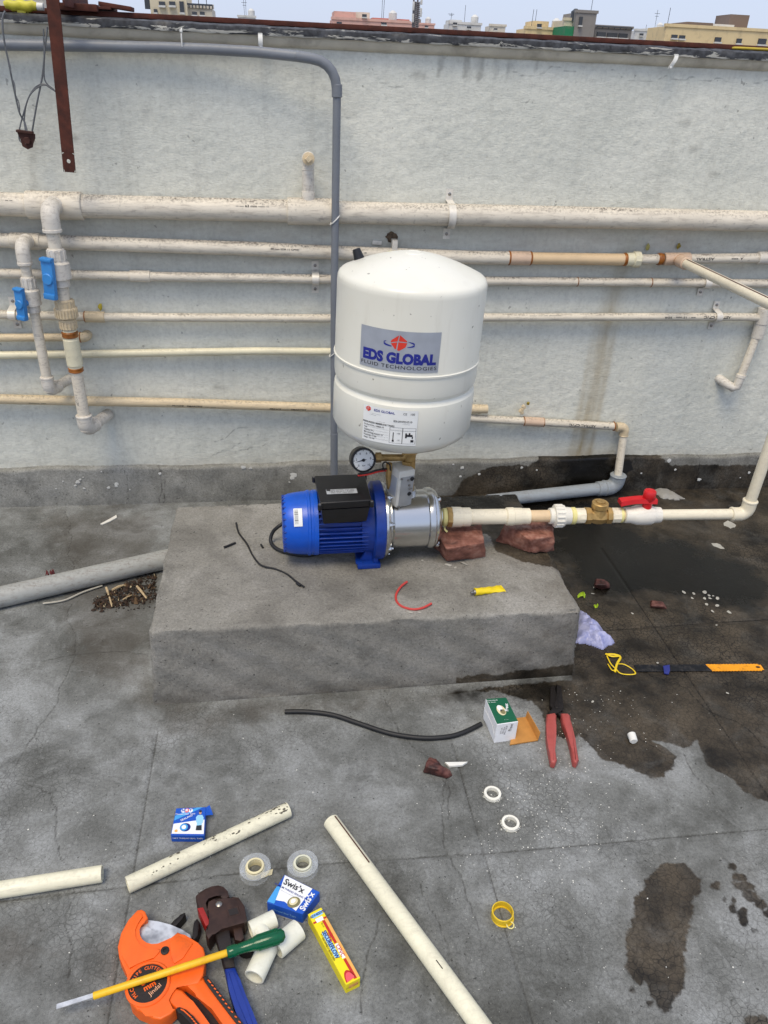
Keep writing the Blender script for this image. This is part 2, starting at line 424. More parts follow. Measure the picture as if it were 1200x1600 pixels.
soak_polys = [[(700, 775), (880, 775), (950, 785), (1010, 830), (1080, 850), (1200, 900), (1350, 930), (1120, 945), (985, 935), (925, 925), (900, 905), (850, 850)],
              [(720, 1083), (800, 1072), (897, 1058), (905, 1075), (880, 1100), (830, 1092)]]
dirt_polys = [[(60, 800), (250, 800), (235, 1000), (215, 1080), (120, 1060), (90, 900)], [(240, 1100), (330, 1110), (430, 1100), (420, 1125), (300, 1150), (250, 1140)], [(-60, 1450), (60, 1440), (90, 1490), (20, 1520), (-60, 1510)], [(140, 925), (190, 895), (250, 890), (240, 950), (190, 955)], [(235, 960), (250, 1120), (330, 1130), (700, 1095), (720, 1080), (250, 1100)],
              [(160, 780), (205, 780), (200, 800), (165, 798)], [(205, 1020), (240, 1000), (245, 1130), (210, 1090)]]
joints = [[(246, 1142), (168, 1597), (130, 1800)], [(706, 1160), (812, 1530), (850, 1660)], [(940, 858), (997, 942), (1194, 1234), (1300, 1390)], [(-60, 1415), (217, 1383), (493, 1350), (778, 1332), (1193, 1295), (1300, 1284)], [(940, 985), (1130, 972), (1200, 968)]]
cA = lambda p: crop(p, .4167, 0, 700)
c4 = lambda p: crop(p, 1/3, 0, 1220)
c7 = lambda p: crop(p, .3167, 480, 1160)
cracks = [cA([(245, 235), (265, 280), (270, 330), (260, 380), (275, 430), (275, 480)]), cA([(270, 585), (250, 650), (285, 700), (280, 780), (250, 850), (180, 1000), (60, 1190)]),
          c4([(120, 10), (235, 60), (265, 120), (265, 280), (310, 390)]), c4([(350, 540), (310, 620), (320, 720), (340, 800), (320, 920)]),
          c7([(695, 160), (675, 420), (700, 560), (780, 760), (850, 930)]), c7([(360, 860), (310, 1000), (290, 1100), (270, 1340)]), c7([(560, 700), (600, 820), (700, 1060), (760, 1200)]),
          cC([(440, 460), (545, 550), (620, 620), (800, 680), (930, 800), (1100, 880), (1200, 980)]), cC([(500, 880), (620, 960), (690, 1000)]), cC([(780, 1000), (840, 1110), (930, 1200)]),
          cA([(160, 800), (330, 770), (560, 780)]), [(600, 1090), (640, 1160), (690, 1200), (700, 1280)]]
joints = [g2(j) for j in joints]; cracks = [wiggle(g2(c), .22) for c in cracks]

def dens(a, b, d0, d1, step, grow=1.35):
    mid = list(np.arange(a, b, step)); lo = []; hi = []; s = step; x = a
    while x > d0: s *= grow; x -= s; lo.append(max(x, d0))
    s = step; x = mid[-1]
    while x < d1: s *= grow; x += s; hi.append(min(x, d1))
    return np.array(lo[::-1]+mid+hi)
fx = dens(-1.02, 1.86, -9, 11, .0042); fy = dens(.5, 2.33, -7, YW-.001, .0042)
XX, YY = np.meshgrid(fx, fy); FP = np.column_stack([XX.ravel(), YY.ravel()])
damp = np.full(len(FP), -1.0)
for p in damp_polys: damp = np.maximum(damp, sdf_poly(FP, g2(p))+.0012)
soak = np.full(len(FP), -1.0)
for p in soak_polys: soak = np.maximum(soak, sdf_poly(FP, g2(p)))
dirt = np.full(len(FP), -1.0)
for p in dirt_polys: dirt = np.maximum(dirt, sdf_poly(FP, g2(p)))
jd = np.full(len(FP), 1.0)
for j in joints: jd = np.minimum(jd, dist_line(FP, j))
cd = np.full(len(FP), 1.0)
for j in cracks: cd = np.minimum(cd, dist_line(FP, j))
rope = .0012*np.sin(FP[:, 0]*420+FP[:, 1]*420)      # the joints were pressed in with a rope
floor_z = -.0026*np.exp(-((jd+rope)/.0030)**2) - .0012*np.exp(-(cd/.003)**2)
tile = 1e-3*np.sin(FP[:, 0]*2.3+1)*np.sin(FP[:, 1]*2.9)
terr = grid_mesh('terrace_floor', fx, fy, lambda P: np.column_stack([P, floor_z+tile]), M_floor,
                 dict(damp=damp, soak=soak, dirt=dirt, crack=np.minimum(cd+.0004, jd-.0008+np.abs(rope)*1.3)), kind='structure')
terr['label'] = 'grey cracked cement terrace floor with damp patches'

# ---- parapet wall
wall = thing('parapet_wall', 'whitewashed rough plaster parapet wall with dark topped coping', 'wall', (0, YW, 0))
t = NT('wall_plaster'); v = t.coord(which='World')
big = t.noise(v, 1.7, 5, .6, .3); med = t.noise(v, 6, 7, .65, .4)
col = t.ramp(t.math('ADD', t.math('MULTIPLY', big, .6), t.math('MULTIPLY', med, .4)), [(.34, lin((206, 208, 198))), (.5, lin((220, 221, 210))), (.66, lin((231, 231, 219)))])
st = t.coord((26, 26, 1.6), 'World')
col = t.mix(t.math('MULTIPLY', t.ramp(t.noise(st, 1.0, 7, .7), [(.52, 0), (.76, 1)]), .22), col, lin((150, 148, 140)))
smd = t.ramp(t.noise(v, 4.4, 8, .72, 1.0), [(.62, 0), (.74, 1)])
col = t.mix(t.math('MULTIPLY', smd, .35), col, lin((168, 168, 162)))
col = t.mix(1.0, col, t.ramp(t.noise(v, 99, 2.5, .7), [(.32, .90), (.5, 1.0), (.7, 1.05)]), 'MULTIPLY')
col = t.mix(t.ramp(t.noise(v, 38, 3, .6), [(.715, 0), (.74, .55)]), col, lin((120, 118, 112)))
sta = t.attr('stain'); en = t.math('MULTIPLY', t.noise(t.coord((22, 22, 3), 'World'), 1.4, 7, .7), 1.25)
col = t.mix(t.math('MULTIPLY', t.math('MULTIPLY', sta, en), 1.0, clamp=True), col, lin((172, 158, 126)))
dra = t.attr('drip')
col = t.mix(t.math('MULTIPLY', t.math('MULTIPLY', dra, t.ramp(t.noise(v, 30, 5, .6), [(.3, .3), (.6, 1)])), .75, clamp=True), col, lin((84, 80, 72)))
dark_bands = t.attr('darkening')
col = t.mix(t.math('MULTIPLY', t.math('MULTIPLY', dark_bands, t.ramp(t.noise(t.coord((3, 3, 12), 'World'), 2.6, 6, .65), [(.3, .2), (.7, 1)])), .55, clamp=True), col, lin((160, 150, 134)))
stp = t.noise(t.coord((1, 1, 2.0), 'World'), 99, 2.5, .7, .1); ml = t.noise(v, 34, 2, .6)
pk = stp
hg = t.math('ADD', t.math('MULTIPLY', pk, .8), t.math('MULTIPLY', ml, .55))
col = t.mix(t.math('MULTIPLY', t.math('SUBTRACT', 1.0, t.sstep(t.attr('crack'), .0005, .0038)), .5), col, lin((120, 120, 116)))
t.out(col, .85, 0, t.bump(hg, .45, .0042)); M_wall = t.m

ZC = 1.342
wx = dens(-1.25, 2.2, -9, 11, .008); wz = np.concatenate([np.arange(-.3, .1, .1), np.arange(.1, ZC, .008), [ZC]])
WX, WZ = np.meshgrid(wx, wz); WP = np.column_stack([WX.ravel(), WZ.ravel()])
def w2(pts): return [(W(x, y, YW).x, W(x, y, YW).z) for x, y in pts]
ctr = w2([(985, 380), (960, 460), (940, 540), (925, 620), (908, 700), (900, 760)])
d = dist_line(WP, ctr)
zz = WP[:, 1]
stain = np.exp(-(d/.026)**2)*np.clip((1.0-zz)/.35, 0, 1) + .55*np.exp(-((d-.036)/.010)**2)*np.clip((.75-zz)/.3, 0, 1)
stain += .5*np.exp(-(dist_line(WP, w2([(890, 715), (960, 720)]))/.05)**2)
drip = np.zeros(len(WP))
for x0, y0, y1 in [(687, 84, 120), (692, 84, 108), (727, 86, 118), (733, 86, 124), (744, 86, 122), (749, 86, 125), (755, 86, 120), (775, 90, 122), (795, 92, 125), (801, 92, 110), (840, 95, 108)]:
    dd = dist_line(WP, w2([(x0, y0), (x0-1, y1)])); drip = np.maximum(drip, np.exp(-(dd/.0045)**2)*rnd.uniform(.4, .8))
for x0, y0, r in [(1070, 190, .012), (1085, 232, .010), (655, 118, .012), (1115, 272, .008), (342, 606, .012), (115, 215, .008)]:
    dd = dist_line(WP, w2([(x0-4, y0), (x0+4, y0+1)])); drip = np.maximum(drip, .5*np.exp(-(dd/r)**2))
for x in (48, 53): drip = np.maximum(drip, .35*np.exp(-(dist_line(WP, w2([(x, 225), (x+3, 300)]))/.008)**2))
darkening = .8*np.exp(-((zz-.86)/.10)**2)*(zz < .95) + .7*np.exp(-((zz-ZC)/.02)**2) + .5*np.exp(-((zz-.13)/.03)**2)  # wall toned darker below coping, behind upper pipes and above skirting
wcr = np.full(len(WP), 1.0)
for c in [[(590, 125), (640, 133)], [(800, 110), (830, 118), (900, 112)], [(815, 163), (828, 156), (834, 162)], [(1115, 273), (1125, 272)], [(955, 108), (1040, 118), (1120, 122), (1200, 125)], [(335, 690), (400, 670)], [(330, 712), (395, 690)], [(360, 705), (420, 690)]]:
    wcr = np.minimum(wcr, dist_line(WP, wiggle(w2(c), .3)))
rz = .0022*np.sin(WP[:, 0]*3.1)*np.sin(zz*4.1+1)+np.random.normal(0, .0007, len(WP))
Yb = YW+.16
ev = [(-9, YW, ZC), (11, YW, ZC), (11, Yb, ZC), (-9, Yb, ZC), (-9, YW, -3.2), (11, YW, -3.2), (11, Yb, -3.2), (-9, Yb, -3.2), (-9, YW+.004, -.3), (11, YW+.004, -.3)]
mas = grid_mesh('masonry', wx, wz, lambda P: np.column_stack([P[:, 0], YW+rz, P[:, 1]]), M_wall, dict(stain=stain, drip=drip, darkening=darkening, crack=wcr),
                extra=(ev, [(0, 1, 2, 3), (2, 6, 7, 3), (1, 5, 6, 2), (0, 3, 7, 4)]), parent=wall)
mas.data.shade_smooth()

# skirting: mortar fillet at the foot of the wall
sx = dens(-1.1, 2.1, -9, 11, .006); sv = np.linspace(0, 1, 26)
SX, SV = np.meshgrid(sx, sv); SP = np.column_stack([SX.ravel(), SV.ravel()])
ztop = .132+.003*np.sin(SP[:, 0]*7)+.002*np.sin(SP[:, 0]*23)
sy = np.where(SP[:, 1] < .9, YW-.030+.012*SP[:, 1]**1.5, YW-.0195+.0195*((SP[:, 1]-.9)/.1)**1.2)
sz = np.where(SP[:, 1] < .9, SP[:, 1]/.9*ztop-.004, ztop-.004+.004*((SP[:, 1]-.9)/.1))
sdamp = sdf_poly(np.column_stack([SP[:, 0], sz]), [(.55, -.1), (.62, .06), (.72, .11), (.86, .112), (1.0, .2), (1.30, .16), (1.40, .10), (1.9, .085), (2.6, .06), (2.6, -.1)])
ssoak = .11-np.abs(SP[:, 0]-1.10)
sc = np.full(len(SP), 1.0)
for cx in (-.53, -.42, -.41, .285, .9, 1.5):
    sc = np.minimum(sc, dist_line(np.column_stack([SP[:, 0], sz]), wiggle([(cx, 0), (cx+.01, .06), (cx-.004, .14)], .3)))
grid_mesh('skirting', sx, sv, lambda P: np.column_stack([P[:, 0], sy+.0014*np.sin(P[:, 0]*31)*np.sin(P[:, 1]*9), sz]), M_skirt,
          dict(damp=sdamp, soak=ssoak, dirt=np.full(len(SP), -1.0), crack=sc), parent=wall)

# coping: beige drip band, dark bitumen-painted nose, flat top
m_beige = simple('coping_beige', (206, 200, 184), .8, 0, .12, 14, .4, 150, .5, lin((110, 102, 88)), 9)
t = NT('coping_black'); v = t.coord(which='World')
gz = t.n('ShaderNodeNewGeometry'); sz_ = t.n('ShaderNodeSeparateXYZ'); t.l(gz.outputs['Position'], sz_.inputs[0])
lowb = t.math('SUBTRACT', 1.0, t.sstep(sz_.outputs[2], 1.362, 1.376))
pl = t.sstep(t.math('ADD', t.noise(t.coord((5, 30, 30), 'World'), 2.2, 8, .72, .6), t.math('MULTIPLY', lowb, .17)), .61, .66)
col = t.mix(t.ramp(t.noise(v, 40, 6, .7), [(.35, 0), (.7, 1)]), lin((38, 38, 40)), lin((84, 86, 90)))
col = t.mix(pl, col, lin((188, 186, 176)))
t.out(col, .6, 0, t.bump(t.noise(v, 60, 6), .5, .003)); m_cblack = t.m
def strip(prof, name, mat, jit=0.0, x0=-9, x1=11, step=.05):
    xs = np.concatenate([[x0], np.arange(-1.3, 2.2, step), [x1]]); vs = []; fs = []; n = len(prof)
    for x in xs:
        for k, (y, z) in enumerate(prof):
            vs.append((x, y+rnd.uniform(-jit, jit), z+rnd.uniform(-jit, jit)))
    for i in range(len(xs)-1):
        for k in range(n-1): fs.append((i*n+k, (i+1)*n+k, (i+1)*n+k+1, i*n+k+1))
    return MB().add(vs, fs).build(name, mat, wall, 50)
strip([(YW+.02, ZC-.004), (YW-.004, ZC-.003), (YW-.012, ZC+.006), (YW-.020, ZC+.019), (YW-.0205, ZC+.023)], 'coping_band', m_beige, .0006)
strip([(YW-.0205, ZC+.021), (YW-.027, ZC+.0205), (YW-.029, ZC+.024), (YW-.027, ZC+.038), (YW-.016, ZC+.043), (YW+.185, ZC+.046), (YW+.185, ZC)], 'coping_top', m_cblack, .0011, step=.02)

# rusty flat bar lying along the back of the coping
m_rust = simple('rusty_iron', (84, 42, 30), .85, 0, .35, 35, .6, 120, .7, lin((48, 26, 20)), 22)
mb = MB()
xs = np.arange(-9, 11.01, .4)
for a, b in zip(xs, xs[1:]):
    pass
mb.box((1.0, YW+.04, ZC+.051), (20, .05, .012), bev=.002)
solo(mb, 'rusty_rail', m_rust, 'rusty flat steel strip lying along the top of the parapet coping', 'rail')

# ---- plinth
plin = None
fl = G(240, 1102); fr = G(894, 1055); tfl = G(233, 987, ZB); tfr = G(908, 954, ZB); tbr = G(808, 772, ZB); tbl = G(275, 793, ZB)
bbl = tbl+Vector((-.012, .012, -ZB)); bbr = tbr+Vector((.014, .012, -ZB))
def plinth():
    n = 150
    vs = []; fs = []; A = {}
    def face(P00, P10, P11, P01, nx, ny, nrm):
        o = len(vs)
        for j in range(ny+1):
            for i in range(nx+1):
                u, w_ = i/nx, j/ny
                p = (P00*(1-u)+P10*u)*(1-w_)+(P01*(1-u)+P11*u)*w_
                e = min(u*nx, (1-u)*nx, w_*ny, (1-w_)*ny)
                nz = math.sin(p.x*37+p.z*51)*math.sin(p.y*43+p.x*11+p.z*29)
                wob = .0022*nz + rnd.uniform(-.0007, .0007)
                if e < 1: wob = 0
                vs.append(p+nrm*wob)
        for j in range(ny):
            for i in range(nx):
                a = o+j*(nx+1)+i; fs.append((a, a+1, a+nx+2, a+nx+1))
    def jag(p, q, k): return p
    face(tfl, tfr, tbr, tbl, 160, 90, Vector((0, 0, 1)))
    face(fl, fr, tfr, tfl, 160, 36, Vector((0, -1, 0)))
    face(fr, bbr, tbr, tfr, 90, 36, Vector((1, 0, 0)))
    face(bbl, fl, tfl, tbl, 90, 36, Vector((-1, 0, 0)))
    face(bbr, bbl, tbl, tbr, 20, 6, Vector((0, 1, 0)))
    b = bmesh.new(); bv = [b.verts.new(v_) for v_ in vs]
    for f in fs: b.faces.new([bv[i] for i in f])
    bmesh.ops.remove_doubles(b, verts=b.verts[:], dist=.0006)
    # chip and round the arrises
    for v_ in b.verts:
        p = v_.co
        if len(v_.link_faces) >= 2:
            ns = [f.normal for f in v_.link_faces]; 
    b.normal_update()
    for v_ in b.verts:
        ns = [f.normal.copy() for f in v_.link_faces]
        if len(ns) > 1 and min(ns[0].dot(x) for x in ns[1:]) < .5:
            k = .0018+.0028*max(0, math.sin(v_.co.x*61+v_.co.y*47)*math.sin(v_.co.x*23+2))+rnd.uniform(0, .0012)
            if v_.co.x > .6: k *= 1.6
            if v_.co.z > .05: v_.co -= v_.normal*k
    me = bpy.data.meshes.new('concrete_plinth'); b.to_mesh(me); b.free()
    co = np.empty(len(me.vertices)*3); me.vertices.foreach_get('co', co); co = co.reshape(-1, 3)
    P = co[:, :2]; top = co[:, 2] > ZB-.02
    dp = sdf_poly(P, [tuple(G(x, y, ZB)[:2]) for x, y in [(665, 765), (690, 800), (700, 835), (761, 835), (768, 850), (777, 862), (808, 875), (840, 883), (872, 889), (905, 893), (905, 755), (680, 755)]])
    dp = np.where(top, dp, -1)
    low = (.018-co[:, 2]); dp = np.maximum(dp, np.where(co[:, 0] > .40, low+.02*np.clip((co[:, 0]-.4)/.3, 0, 1), -1))
    sk = np.where(top, sdf_poly(P, [tuple(G(x, y, ZB)[:2]) for x, y in [(655, 760), (820, 760), (815, 795), (800, 812), (690, 800)]]), -1)
    sk = np.maximum(sk, np.where((co[:, 0] > .5), .010-co[:, 2], -1))
    dr = np.where(top, -1, np.maximum(.035-co[:, 2], -.2))
    for (x, y, rr_) in ((610, 935, .05), (700, 925, .04), (470, 940, .045), (860, 925, .06), (330, 900, .05), (545, 800, .05), (395, 800, .04)):
        c_ = G(x, y, ZB); dr = np.maximum(dr, np.where(top, rr_-np.hypot(co[:, 0]-c_.x, (co[:, 1]-c_.y)*1.4)-.05, -1))
    for (x, y, rr_) in ((760, 975, .07), (640, 980, .05), (860, 990, .08), (330, 1030, .06), (480, 1010, .05)):
        c_ = W(x, y, 1.37); dr = np.maximum(dr, np.where(top, -1, rr_-np.hypot(co[:, 0]-c_.x, (co[:, 2]-c_.z)*2.0)-.05))
    dr = np.maximum(dr, np.where(co[:, 0] > .55, (co[:, 0]-.63)*.5, -1))
    dr = np.maximum(dr, -.25+0*dr)
    ck = np.full(len(co), 1.0)
    for c in [[(462, 930), (490, 926), (520, 930)], [(370, 925), (372, 940), (355, 950)]]:
        ck = np.minimum(ck, np.where(top, dist_line(P, wiggle([tuple(G(x, y, ZB)[:2]) for x, y in c], .5))+.0018, 1))
    for nme, arr in (('damp', dp), ('soak', sk), ('dirt', dr), ('crack', ck)):
        at = me.attributes.new(nme, 'FLOAT', 'POINT'); at.data.foreach_set('value', arr.astype(np.float32))
    me.shade_smooth(); me.set_sharp_from_angle(angle=math.radians(50)); me.materials.append(M_plinth)
    o = bpy.data.objects.new('concrete_plinth', me); COL.objects.link(o)
    return tag(o, 'low grey cement plinth block carrying the blue pump', 'plinth')
plin = plinth()

# cement fillet where plinth meets floor is part of the dirt; paint splashes on the skirting
m_wpaint = simple('white_paint_drops', (214, 214, 208), .6)
mb = MB()
spl = [(cA([p])[0], r) for p, r in [((292, 128), 9), ((300, 118), 5), ((283, 140), 5), ((408, 148), 7), ((437, 134), 8), ((436, 142), 6), ((600, 96), 6), ((912, 72), 9), ((940, 76), 6), ((1100, 102), 14), ((1095, 112), 10), ((1085, 128), 4), ((236, 125), 4), ((316, 152), 5), ((210, 153), 3), ((487, 156), 3), ((312, 110), 3), ((380, 88), 3)]]
spl += [(crop([p], .45, 660, 690)[0], r) for p, r in [((138, 91), 8), ((132, 121), 6), ((197, 113), 6), ((345, 90), 6), ((397, 99), 4), ((858, 66), 10), ((878, 97), 6), ((961, 132), 9), ((1135, 107), 7), ((107, 79), 5), ((760, 110), 4), ((1104, 125), 3)]]
def skirt_pt(x, y):
    d = ray(x, y); Y = YW-.024
    for k in range(4):
        p = CAMP+d*(Y/d.y); vv = max(0, min(1, (p.z+.004)/.132*.9)); Y = YW-.030+.012*vv**1.5-.0022
    return CAMP+d*(Y/d.y)
for (x, y), r in spl:
    c = skirt_pt(x, y); R0 = r*.0009; pts = []
    n = 10
    for k in range(n):
        a = 6.283*k/n; rr = R0*rnd.uniform(.7, 1.2); pts.append(c+Vector((rr*math.cos(a), -.0002, rr*.85*math.sin(a)+.0001)))
    mb.add(pts+[c+Vector((0, -.0012, 0))], [(k, (k+1) % n, n) for k in range(n)])
mb.build('paint_splashes', m_wpaint, wall, 60, kind='stuff')

# ---- the city beyond
m_cg = simple('city_ground', (120, 116, 106), .9, 0, .2, .02)
mb = MB(); mb.quad((-3000, 3, -14), (3000, 3, -14), (3000, 4000, -14), (-3000, 4000, -14)); mb.quad((-3000, -400, -14.0), (3000, -400, -14.0), (3000, 3, -14), (-3000, 3, -14))
cg = mb.build('city_ground', m_cg); cg['kind'] = 'structure'
m_win = simple('window_dark', (62, 66, 72), .25)
m_roofbody = simple('terrace_building', (190, 186, 176), .85)
mb = MB(); mb.box((1, -2.25, -7.02), (20.3, 9.5, 14)); 
hb = solo(mb, 'terrace_building', m_roofbody, 'building block whose flat roof carries the terrace', 'building')

bm_cols = dict(cream=(216, 205, 178), white=(214, 214, 210), pink=(222, 178, 164), red=(206, 128, 116), yellow=(226, 204, 158), grey=(140, 136, 132), brown=(124, 108, 98), pale=(220, 212, 196), green=(40, 128, 88))
def bmat(c): return simple('render_'+c, bm_cols[c], .85, 0, .06, .3, 0, 1, .35, lin((120, 112, 100)), .8)
def sky_box(x0, x1, yt, D, depth, zb=None):
    """front rectangle seen between pixel columns x0..x1 with its top at pixel row yt, D metres away"""
    ym = yt; a = W(x0, ym+ (0), D); b = W(x1, ym, D); zt = (a.z+b.z)/2
    return a.x, b.x, zt
def building(name, label, D, depth, vols, wins=(), extra=()):
    """vols: (x0,x1,ytop,ybottom or None,colour,part name,setback)"""
    r = None
    for k, (x0, x1, yt, yb, c, pn, sb) in enumerate(vols):
        a = W(x0, yt, D+sb); b = W(x1, yt, D+sb); xa, xb = a.x, b.x; zt = W((x0+x1)/2, yt, D+sb).z
        zb = -14 if yb is None else W((x0+x1)/2, yb, D+sb).z
        if r is None: r = thing(name, label, 'building', ((xa+xb)/2, D, -14))
        dp0 = max(2.0, depth*.35-sb*.5); mb = MB(); mb.box(((xa+xb)/2, D+sb+dp0/2, (zt+zb)/2), (xb-xa, dp0, zt-zb))
        if yb is None or pn == 'wall':   # parapet lip
            mb.box(((xa+xb)/2, D+sb+.15, zt+.12), (xb-xa+.3, .5, .3))
        mb.build(pn, bmat(c), r, 0)
    for (x0, x1, y0, y1) in wins:
        a = W(x0, y0, D-.12); b = W(x1, y1, D-.12); mb = MB(); mb.box(((a.x+b.x)/2, D+.0, (a.z+b.z)/2), (abs(b.x-a.x), .3, abs(a.z-b.z)))
        wd = mb.build('window', m_win, r, 0)
        mb = MB(); mb.box(((a.x+b.x)/2, D-.1, min(a.z, b.z)-.06), (abs(b.x-a.x)*1.15, .5, .14)); mb.build('sill', bmat('white'), wd, 0)
    for fn in extra: fn(r, D)
    rg = random.Random(int(D*7+vols[0][0]))
    for k in range(2):
        v0 = vols[rg.randrange(len(vols))]; x = rg.uniform(v0[0], v0[1]); a = W(x, v0[2], D+v0[6]+.8); hgt = rg.uniform(.8, 2.6)
        mb = MB(); mb.tube([(a.x, D+v0[6]+.8, a.z-.3), (a.x+rg.uniform(-.1, .1), D+v0[6]+.8, a.z+hgt)], .03, 5)
        if k and D > 120: mb.box((a.x, D+v0[6]+.8, a.z+hgt*.8), (.9, .05, .05)); mb.box((a.x, D+v0[6]+.8, a.z+hgt*.65), (.6, .05, .05))
        mb.build('aerial', m_win, r, 0)
    v0 = vols[0]; a = W(v0[0]+(v0[1]-v0[0])*.78, v0[2], D+1.2); mb = MB(); mb.lathe((a.x, D+1.2, a.z-.1), (0, 0, 1), [(0, .55), (1.0, .55), (1.2, .3), (1.3, .18), (1.3, 0)], 14); mb.build('water_tank', m_win if int(D) % 2 else bmat('white'), r)
    return r
def railing(x0, x1, y0, y1, n=8):
    def f(r, D):
        mb = MB(); a = W(x0, y0, D+.3); b = W(x1, y0, D+.3); c = W(x0, y1, D+.3)
        mb.box(((a.x+b.x)/2, D+.3, a.z), (b.x-a.x, .1, .12))
        for k in range(n+1):
            x = a.x+(b.x-a.x)*k/n; mb.box((x, D+.3, (a.z+c.z)/2), (.09, .09, a.z-c.z))
        mb.build('railing', m_win, r, 0)
    return f
building('apartment_block', 'pale block at the far left edge above the parapet', 60, 14, [(-60, 66, -8, None, 'pale', 'wall', 0), (-20, 40, -25, -6, 'white', 'roof_room', 2)], [(12, 22, 2, 10), (36, 46, 2, 10)])
building('apartment_block', 'tall cream apartment block with dark balconies left of the pink houses', 75, 14,
         [(232, 290, -18, None, 'cream', 'wall', 0), (288, 331, 12, None, 'pale', 'side_wing', 1)], [(248, 258, 2, 9), (264, 274, 2, 9), (280, 288, 2, 20), (240, 246, 14, 20), (300, 308, 18, 24), (312, 320, 18, 24)], [railing(290, 332, 6, 12), railing(226, 233, -4, 14, 4)])
building('low_house', 'small white low house right of the cream apartment block', 150, 12, [(372, 399, 27, None, 'white', 'wall', 0)], [(378, 382, 30, 33)])
building('pink_house', 'pink terraced house with stepped roof rooms left of the radio mast', 120, 14, [(519, 640, 33, None, 'pink', 'wall', 0), (522, 556, 18, 34, 'pink', 'roof_room', 1), (556, 578, 19, 34, 'pale', 'roof_room', 2), (582, 640, 29, 34, 'red', 'roof_room', 1.5)], [(526, 534, 34, 38), (566, 573, 22, 27), (596, 604, 35, 39)])
building('low_house', 'small grey house under the radio mast', 170, 12, [(632, 679, 38, None, 'pink', 'wall', 0), (648, 658, 30, 39, 'grey', 'roof_room', 1)], [(664, 669, 40, 43)])
building('white_house', 'white flat roofed house right of the radio mast', 130, 12, [(702, 752, 38, None, 'white', 'wall', 0), (704, 722, 31, 39, 'white', 'roof_room', 1), (766, 790, 41, None, 'pale', 'wall', 2)], [(708, 714, 35, 39), (730, 736, 41, 45), (772, 777, 44, 47)])
building('yellow_house', 'yellow flat roofed house left of the unfinished concrete building', 110, 12, [(821, 881, 46, None, 'yellow', 'wall', 0), (834, 858, 33, 47, 'yellow', 'roof_room', 1)], [(840, 846, 37, 43), (866, 874, 49, 54)])
building('unfinished_building', 'unfinished grey concrete building with a stair tower', 105, 14,
         [(882, 902, 32, None, 'cream', 'wall', 1), (901, 933, 20, None, 'grey', 'stair_tower', 0), (930, 988, 44, None, 'grey', 'wall', .6), (884, 900, 41, 57, 'green', 'scaffold_net', .2)], [(906, 909, 26, 40), (934, 946, 50, 58), (950, 964, 51, 59), (968, 980, 52, 60)], [railing(933, 988, 41, 44, 6)])
building('white_house', 'white house right of the unfinished concrete building', 140, 12, [(993, 1040, 49, None, 'white', 'wall', 0), (1016, 1039, 44, 50, 'white', 'roof_room', 1)], [(1000, 1005, 52, 56), (1024, 1029, 52, 56)])
building('yellow_house', 'wide yellow house with brown roof room at the right', 95, 14,
         [(1040, 1330, 49, None, 'yellow', 'wall', 0), (1074, 1115, 35, 50, 'brown', 'roof_room', 1), (1112, 1148, 38, 50, 'white', 'roof_room', 2), (1142, 1172, 23, 50, 'brown', 'water_tank_tower', 3)], [(1050, 1058, 54, 60), (1062, 1070, 55, 61), (1118, 1126, 58, 66), (1152, 1158, 60, 68), (1186, 1196, 60, 70)])
# radio mast
D = 160; base = W(650, 36, D); top = W(650, -6, D)
rm = thing('radio_mast', 'lattice radio mast above the pink and grey houses', 'mast', (base.x, D, -14))
m_mast = simple('mast_steel', (110, 108, 112), .6)
wd_ = abs(W(655, 20, D).x-W(645, 20, D).x)/2
for sx_ in (-1, 1):
    for sy_ in (-1, 1):
        mb = MB(); mb.tube([(base.x+sx_*wd_, D+sy_*wd_, -14), (top.x+sx_*wd_*.6, D+sy_*wd_*.6, top.z)], .10, 5); mb.build('leg', m_mast, rm)
mb = MB(); nz = 14
for k in range(nz):
    za = base.z+(top.z-base.z)*(k-3)/nz; zb_ = base.z+(top.z-base.z)*(k-2)/nz
    for sy_ in (-1, 1):
        mb.tube([(base.x-wd_*.9, D+sy_*wd_*.9, za), (base.x+wd_*.9, D+sy_*wd_*.9, zb_)], .07, 4); mb.tube([(base.x+wd_*.9, D+sy_*wd_*.9, za), (base.x-wd_*.9, D+sy_*wd_*.9, zb_)], .07, 4)
mb.build('bracing', m_mast, rm)
for k in range(4):
    z = top.z-.6-k*.9; mb = MB(); mb.box((base.x+(-1)**k*wd_*1.2, D-wd_, z), (.35, .3, 1.3), bev=.05); mb.build('antenna_panel', bmat('white'), rm)

# ================================================================ PIPES ON THE WALL
m_old = pipe_mat('old_pipe', (230, 221, 203), .40, .8, .48)
m_old2 = pipe_mat('old_pipe_beige', (230, 221, 202), .35, .75, .48)
m_new = pipe_mat('cream_pipe', (233, 226, 196), .16, .25, .38)
m_peach = pipe_mat('peach_pipe', (226, 198, 158), .12, .15, .4)
m_peach2 = pipe_mat('peach_coupler', (220, 192, 166), .25, .35, .4)
m_greyfit = pipe_mat('weathered_fitting', (226, 220, 208), .35, .45, .5)
m_tan = pipe_mat('tan_pipe', (222, 203, 168), .3, .5, .45)
m_glue = simple('brown_glue', (150, 90, 32), .35, 0, .3, 60)
m_print = simple('pipe_print', (30, 28, 26), .7)
m_cond = pipe_mat('grey_conduit', (124, 129, 136), .12, .15, .45)
m_blueh = simple('blue_handle', (58, 138, 208), .4, 0, .12, 25, .1, 120, .25, lin((120, 130, 140)), 30)
m_clampst = simple('clamp_strip', (232, 227, 216), .5, .2, .1, 30, 0, 1, .4)
m_screw = simple('screw_steel', (150, 146, 140), .35, .9)
NONE = Vector((0, 0, 0))
